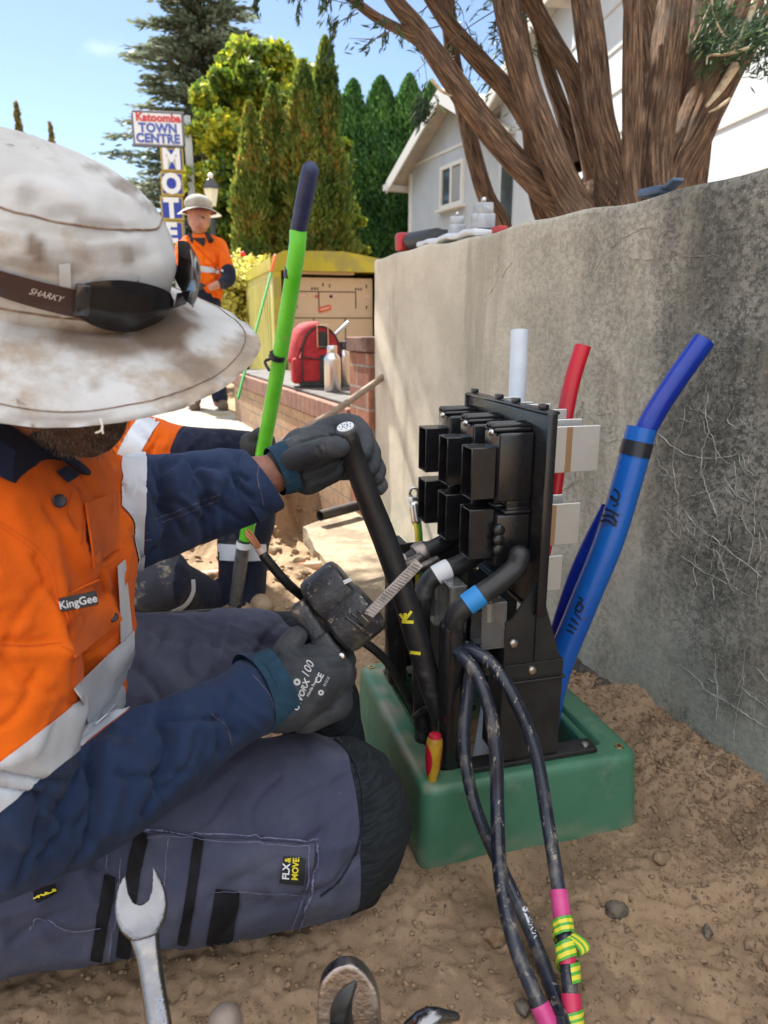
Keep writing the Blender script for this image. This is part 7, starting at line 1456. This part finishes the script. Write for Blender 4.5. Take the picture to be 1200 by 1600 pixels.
# ============================================================ OTHER WORKERS
dkg = M('dark work glove', (.03, .03, .034), (.045, .045, .05), rough=.8); bootm = M('tan boot', (.30, .22, .14), (.22, .16, .10), rough=.8, bump=.4, bs=60); darkn = cloth('dark navy twill', (.010, .014, .032), (.016, .02, .045), dirt=(.05, .045, .05), dsc=8, dlo=.58); knm = M('dusty knee pad', (.028, .03, .045), (.045, .045, .06), sc=9, rough=.9, dirt=(.26, .22, .17), dsc=22, dlo=.56, dhi=.68, bump=.4, bs=90)
b2 = blob([[(150, 560, 2.25, .10), (160, 620, 2.2, .07)], [(150, 660, 2.25, .12), (130, 780, 2.25, .15), (120, 880, 2.25, .15)], [(215, 690, 2.12, .05), (280, 703, 2.09, .04), (395, 700, 2.05, .030)], [(140, 880, 2.2, .08), (225, 900, 2.02, .05), (310, 932, 2.15, .035)], [(200, 860, 2.35, .08), (375, 795, 2.22, .05), (380, 935, 2.2, .035)]], .009, 3)
w2 = link_mesh('person', b2, skin, None); tag(w2, 'crouching worker half hidden behind the seated one, gripping the green bar', 'person')
s2 = blob([[(150, 650, 2.25, .15), (130, 760, 2.27, .185), (115, 890, 2.28, .18)], [(180, 690, 2.15, .09), (225, 690, 2.12, .078), (275, 698, 2.09, .066), (330, 700, 2.07, .060), (385, 698, 2.06, .050)]], .007, 3)
folds(s2, [([(215, 665), (235, 700), (230, 730)], -.01, 8), ([(250, 660), (240, 690), (215, 720)], .008, 8), ([(290, 680), (300, 700), (300, 720)], -.006, 5), ([(320, 680), (328, 700), (326, 720)], -.006, 5), ([(348, 680), (354, 700), (352, 720)], -.006, 5), ([(305, 680), (314, 700), (312, 720)], .005, 5), ([(335, 680), (341, 700), (340, 720)], .005, 5)] + cross([(220, 690), (390, 700)], [45, 28], 16, .008, 4, 31), .004, 9)
pp = P(287, 668, 2.08); pn = (P(385, 700, 2.06) - P(262, 716, 2.1)).normalized(); pn = (pn + Vector((.15, 0, -.45))).normalized()
s2 = slice_faces(s2, [(pp, pn, P(300, 700, 2.08), .25)]); s2.polygons.foreach_set('material_index', [1 if (p.center - pp).dot(pn) > 0 and p.center.x > P(240, 700, 2.08).x else 0 for p in s2.polygons])
cp2 = s2.copy(); so2 = link_mesh('shirt', s2, [orange, darkn], w2); bv2 = bvh_of(so2); b = B(); ribbon(b, bv2, [(245, 640), (222, 672), (200, 712), (190, 740)], 34, .004, 4); sheet('reflective_band', b, refl, w2)
t2 = blob([[(110, 900, 2.25, .18), (170, 880, 2.15, .13), (225, 898, 2.0, .108), (248, 908, 1.95, .094)], [(250, 912, 1.96, .088), (300, 930, 2.08, .07), (330, 940, 2.2, .06)], [(160, 850, 2.35, .13), (300, 790, 2.3, .11), (384, 792, 2.22, .088), (382, 850, 2.2, .080), (378, 930, 2.2, .072), (376, 975, 2.2, .072)]], .007, 3)
folds(t2, [([(350, 800), (380, 812), (410, 805)], -.01, 6), ([(200, 870), (215, 900), (205, 940)], -.008, 8)], .006, 7)
kk0 = P(205, 905, 1.96); kkn = (P(248, 908, 1.95) - P(170, 880, 2.1)).normalized(); t2.polygons.foreach_set('material_index', [1 if (p.center - kk0).dot(kkn) > 0 and p.center.x < P(290, 900, 2.0).x and p.center.z < .48 else 0 for p in t2.polygons])
to2 = link_mesh('trousers', t2, [darkn, knm], w2); bv2 = bvh_of(to2); b = B(); ribbon(b, bv2, [(336, 862), (380, 864), (424, 862)], 27, .004, 4); sheet('reflective_band', b, refl, w2)
b = B(); ribbon(b, bv2, [(300, 905), (300, 925), (288, 945), (262, 958)], 7, .004, 3); sheet('reflective_band', b, refl, w2)
b = B(); strokes(b, [[(392, 950, 2.2, .035), (408, 944, 2.15, .032), (414, 950, 2.1, .026)]]); obj('boot', b, bootm, w2)
b = B(); strokes(b, [[(330, 955, 2.25, .045), (362, 950, 2.2, .04)]]); obj('boot', b, bootm, w2)
g3 = blob([[(392, 697, 2.05, .042), (406, 694, 2.04, .04)], [(400, 684, 2.06, .018), (414, 682, 2.02, .017), (422, 688, 2.0, .016)], [(402, 692, 2.06, .018), (416, 690, 2.01, .017), (424, 697, 2.0, .016)], [(402, 700, 2.06, .018), (416, 699, 2.01, .017), (423, 705, 2.0, .015)], [(402, 708, 2.06, .017), (415, 708, 2.02, .015), (421, 713, 2.01, .014)], [(395, 685, 2.02, .018), (405, 677, 2.0, .017), (414, 675, 1.99, .015)]], .005, 2); link_mesh('glove', g3, dkg, w2)
b = B(); lathe(b, [(.19, -.02), (.12, 0), (.105, .02), (.10, .09), (.06, .12), (.01, .13)], P(150, 545, 2.25), (.1, -.1, 1), 28); obj('hat', b, hatm, w2)
# long green bar
GBp = [P(485, 266, 1.53), P(478, 300, 1.56), P(462, 405, 1.65), P(437, 560, 1.80), P(411, 705, 1.96), P(384, 842, 2.08)]
bar = empty('green_bar', P(366, 955, 2.15), 'long lime green bar with a navy grip end held upright by the crouching worker', 'bar')
lime = M('lime green', (.10, .52, .02), (.14, .60, .04), sc=9, rough=.32, rvar=.06, dirt=(.30, .50, .12), dsc=10, dlo=.62, dhi=.7); nvg = M('navy rubber grip', (.018, .028, .085), (.03, .04, .10), sc=20, rough=.5, bump=.2, bs=100)
b = B(); tube(b, [P(466, 360, 1.622)] + GBp[2:], [.0195, .0195, .0195, .0195, .0195], 28, sm=4, cap=True); shf = obj('shaft', b, lime, bar, sharp=50)
b = B(); tube(b, [GBp[0], GBp[1], P(466.5, 358, 1.62)], [.0185, .0195, .0185], 28, sm=5); obj('grip', b, nvg, bar, sharp=0)
b = B(); tube(b, [P(458.5, 421, 1.668), P(456.5, 434, 1.678)], .0212, 28, cap=True); tube(b, [P(434.5, 553, 1.788), P(433.5, 560, 1.796)], .0215, 24, cap=True); tube(b, [P(434, 556, 1.79) + Vector((-.02, 0, 0)), P(424, 560, 1.79), P(414, 565, 1.79), P(420, 578, 1.79)], .004, 8, sm=4); obj('tape_ring', b, M('black tape', (.012, .013, .02), rough=.4), bar, sharp=40)
b = B(); tube(b, [P(381, 846, 2.082), P(366, 955, 2.15)], .020, 24, cap=True); obj('clear_tube', b, M('clear dusty tube', (.62, .64, .64), rough=.15, trans=.85, dirt=(.4, .36, .3), dsc=30, dlo=.6), bar, sharp=30); b = B(); tube(b, [P(381, 849, 2.084), P(366, 955, 2.15)], .0105, 20, cap=True); obj('inner_rod', b, blp, bar, sharp=30)
b = B(); tube(b, [P(381, 847, 2.081), P(379.5, 856, 2.086)], .0212, 24, cap=True); obj('clear_collar', b, M('white tape'), bar, sharp=30)
b = B(); tube(b, [P(170, 962, 1.75), P(280, 957, 1.82), P(368, 950, 1.9), P(374, 944, 1.9)], .005, 8, sm=4); tag(obj('black_rod', b, M('black rod', (.012, .012, .014), rough=.3), sharp=0), 'thin black rod lying level behind the seated worker thigh', 'rod')
# ------------------------------------------------------------ standing worker
D3 = 6.2
def Q(px, py, dz=0): return (px, py, D3 + dz)
s3 = [[(311, 330, 6.2, .10), (311, 345, 6.18, .095)], [(311, 352, 6.13, .078), (311, 358, 6.13, .062)], [(312, 365, 6.2, .062), (314, 385, 6.22, .07)], [(315, 395, 6.22, .15), (317, 430, 6.22, .15), (316, 470, 6.22, .14)], [(318, 480, 6.2, .09), (330, 560, 6.2, .07), (342, 628, 6.2, .05)], [(308, 480, 6.25, .09), (300, 560, 6.25, .07), (302, 632, 6.25, .05)], [(343, 385, 6.2, .06), (354, 415, 6.15, .05), (352, 438, 6.1, .042), (338, 446, 6.0, .034), (330, 449, 5.95, .03)], [(288, 388, 6.2, .06), (284, 420, 6.15, .05), (292, 440, 6.05, .042), (306, 445, 5.95, .034)], [(311, 344, 6.09, .014), (311, 349, 6.07, .021)], [(298, 348, 6.2, .02)], [(325, 348, 6.2, .02)]]
m3 = blob(s3, .011, 2); w3 = link_mesh('person', m3, M('sunny skin', (.48, .22, .155), (.42, .18, .125), sc=10, rough=.55), None); tag(w3, 'standing worker in a bucket hat and orange shirt looking on in the sun', 'person')
sh3 = blob([[(300, 384, 6.22, .10), (327, 384, 6.22, .10)], [(314, 392, 6.2, .16), (316, 420, 6.2, .175), (315, 450, 6.2, .175), (314, 470, 6.2, .17)], [(338, 388, 6.2, .085), (350, 412, 6.15, .072), (355, 428, 6.12, .066)], [(290, 390, 6.2, .085), (283, 415, 6.15, .07), (284, 430, 6.1, .065)]], .009, 3)
folds(sh3, [([(340, 400), (338, 425), (340, 440)], -.02, 3), ([(318, 385), (319, 420), (318, 460)], -.008, 1.5), ([(300, 410), (320, 414), (338, 408)], .01, 3)] + cross([(290, 385), (330, 465)], [35, 30], 14, .02, 2.2, 32, 1.2), .014, 5)
so3 = link_mesh('shirt', sh3, orange, w3); bv3 = bvh_of(so3)
b = B(); ribbon(b, bv3, [(282, 418), (312, 420), (343, 423)], 10, .006, 2); sheet('reflective_band', b, refl, w3, .003); b = B(); ribbon(b, bv3, [(345, 424), (356, 424), (366, 420)], 5, .006, 1.5); sheet('reflective_band', b, refl, w3, .003)
b = B(); patch(b, bv3, [(300, 372), (322, 372), (320, 382), (318, 386)], .008, 6, 6); sheet('undershirt', b, M('black cotton', (.015, .015, .018), rough=.9), w3, .003)
b = B(); strokes(b, [[(297, 366, 6.12, .02), (301, 376, 6.06, .018)], [(324, 366, 6.12, .022), (330, 376, 6.08, .022), (326, 372, 6.1, .025)]]); obj('collar', b, M('black cotton'), w3)
fo = blob([[(356, 424, 6.12, .068), (357, 436, 6.09, .062), (348, 443, 6.03, .05)], [(283, 428, 6.11, .064), (288, 440, 6.06, .055), (298, 445, 6.0, .045)]], .009, 2); link_mesh('sleeve_cuffs', fo, darkn, w3)
tr3 = blob([[(314, 470, 6.2, .175), (314, 500, 6.2, .16)], [(325, 505, 6.2, .10), (334, 570, 6.2, .08), (344, 622, 6.2, .07)], [(303, 505, 6.22, .10), (300, 570, 6.25, .08), (302, 625, 6.25, .07)]], .011, 3); link_mesh('trousers', tr3, darkn, w3)
for px in (347, 303):
    b = B(); strokes(b, [[(px, 630, 6.25, .05), (px + 2, 636, 6.08, .045)]]); obj('boot', b, M('brown boot', (.12, .08, .055), rough=.7), w3)
b = B(); strokes(b, [[(307, 447, 5.93, .035), (314, 449, 5.93, .022)], [(312, 444, 5.93, .012), (320, 446, 5.93, .01)]]); obj('dark_gadget', b, dkg, w3)
h3, _r = hat_mesh('bucket_hat', P(311, 327, 6.2), Vector((0, -1, .02)).normalized(), Vector((0, .02, 1)).normalized(), .128, .112, .080, .118, M('pale bucket hat', (.74, .73, .70), (.62, .60, .56), sc=9, rough=.9, dirt=(.20, .16, .15), dsc=4, dlo=.60, dhi=.64), w3, drop=.035, seg=48, wob=1.2)
b = B(); lathe(b, [(.148, 0), (.147, .012), (.12, .026)], P(311, 327, 6.2) - ZV * .030, (0, .02, 1), 40, close=False); obj('hat_lining', b, M('maroon lining', (.16, .05, .05), rough=.9), h3)
for px in (306, 317): b = B(); bmesh.ops.create_icosphere(b, subdivisions=2, radius=.017, matrix=Matrix.Translation(P(px, 341, 6.098))); obj('eye', b, M('eye dark', (.05, .03, .025), rough=.3), w3)
b = B(); tube(b, [P(306.5, 355.5, 6.072), P(311, 356.2, 6.062), P(315.5, 355.5, 6.072)], .009, 6); obj('mouth', b, M('lips', (.40, .12, .10), rough=.5), w3)
b = B(); strokes(b, [[(303, 357, 6.12, .018), (311, 363, 6.095, .022), (319, 357, 6.12, .018)]]); obj('beard', b, M('ginger beard', (.45, .20, .09), (.35, .15, .07), sc=60, rough=.9), w3)
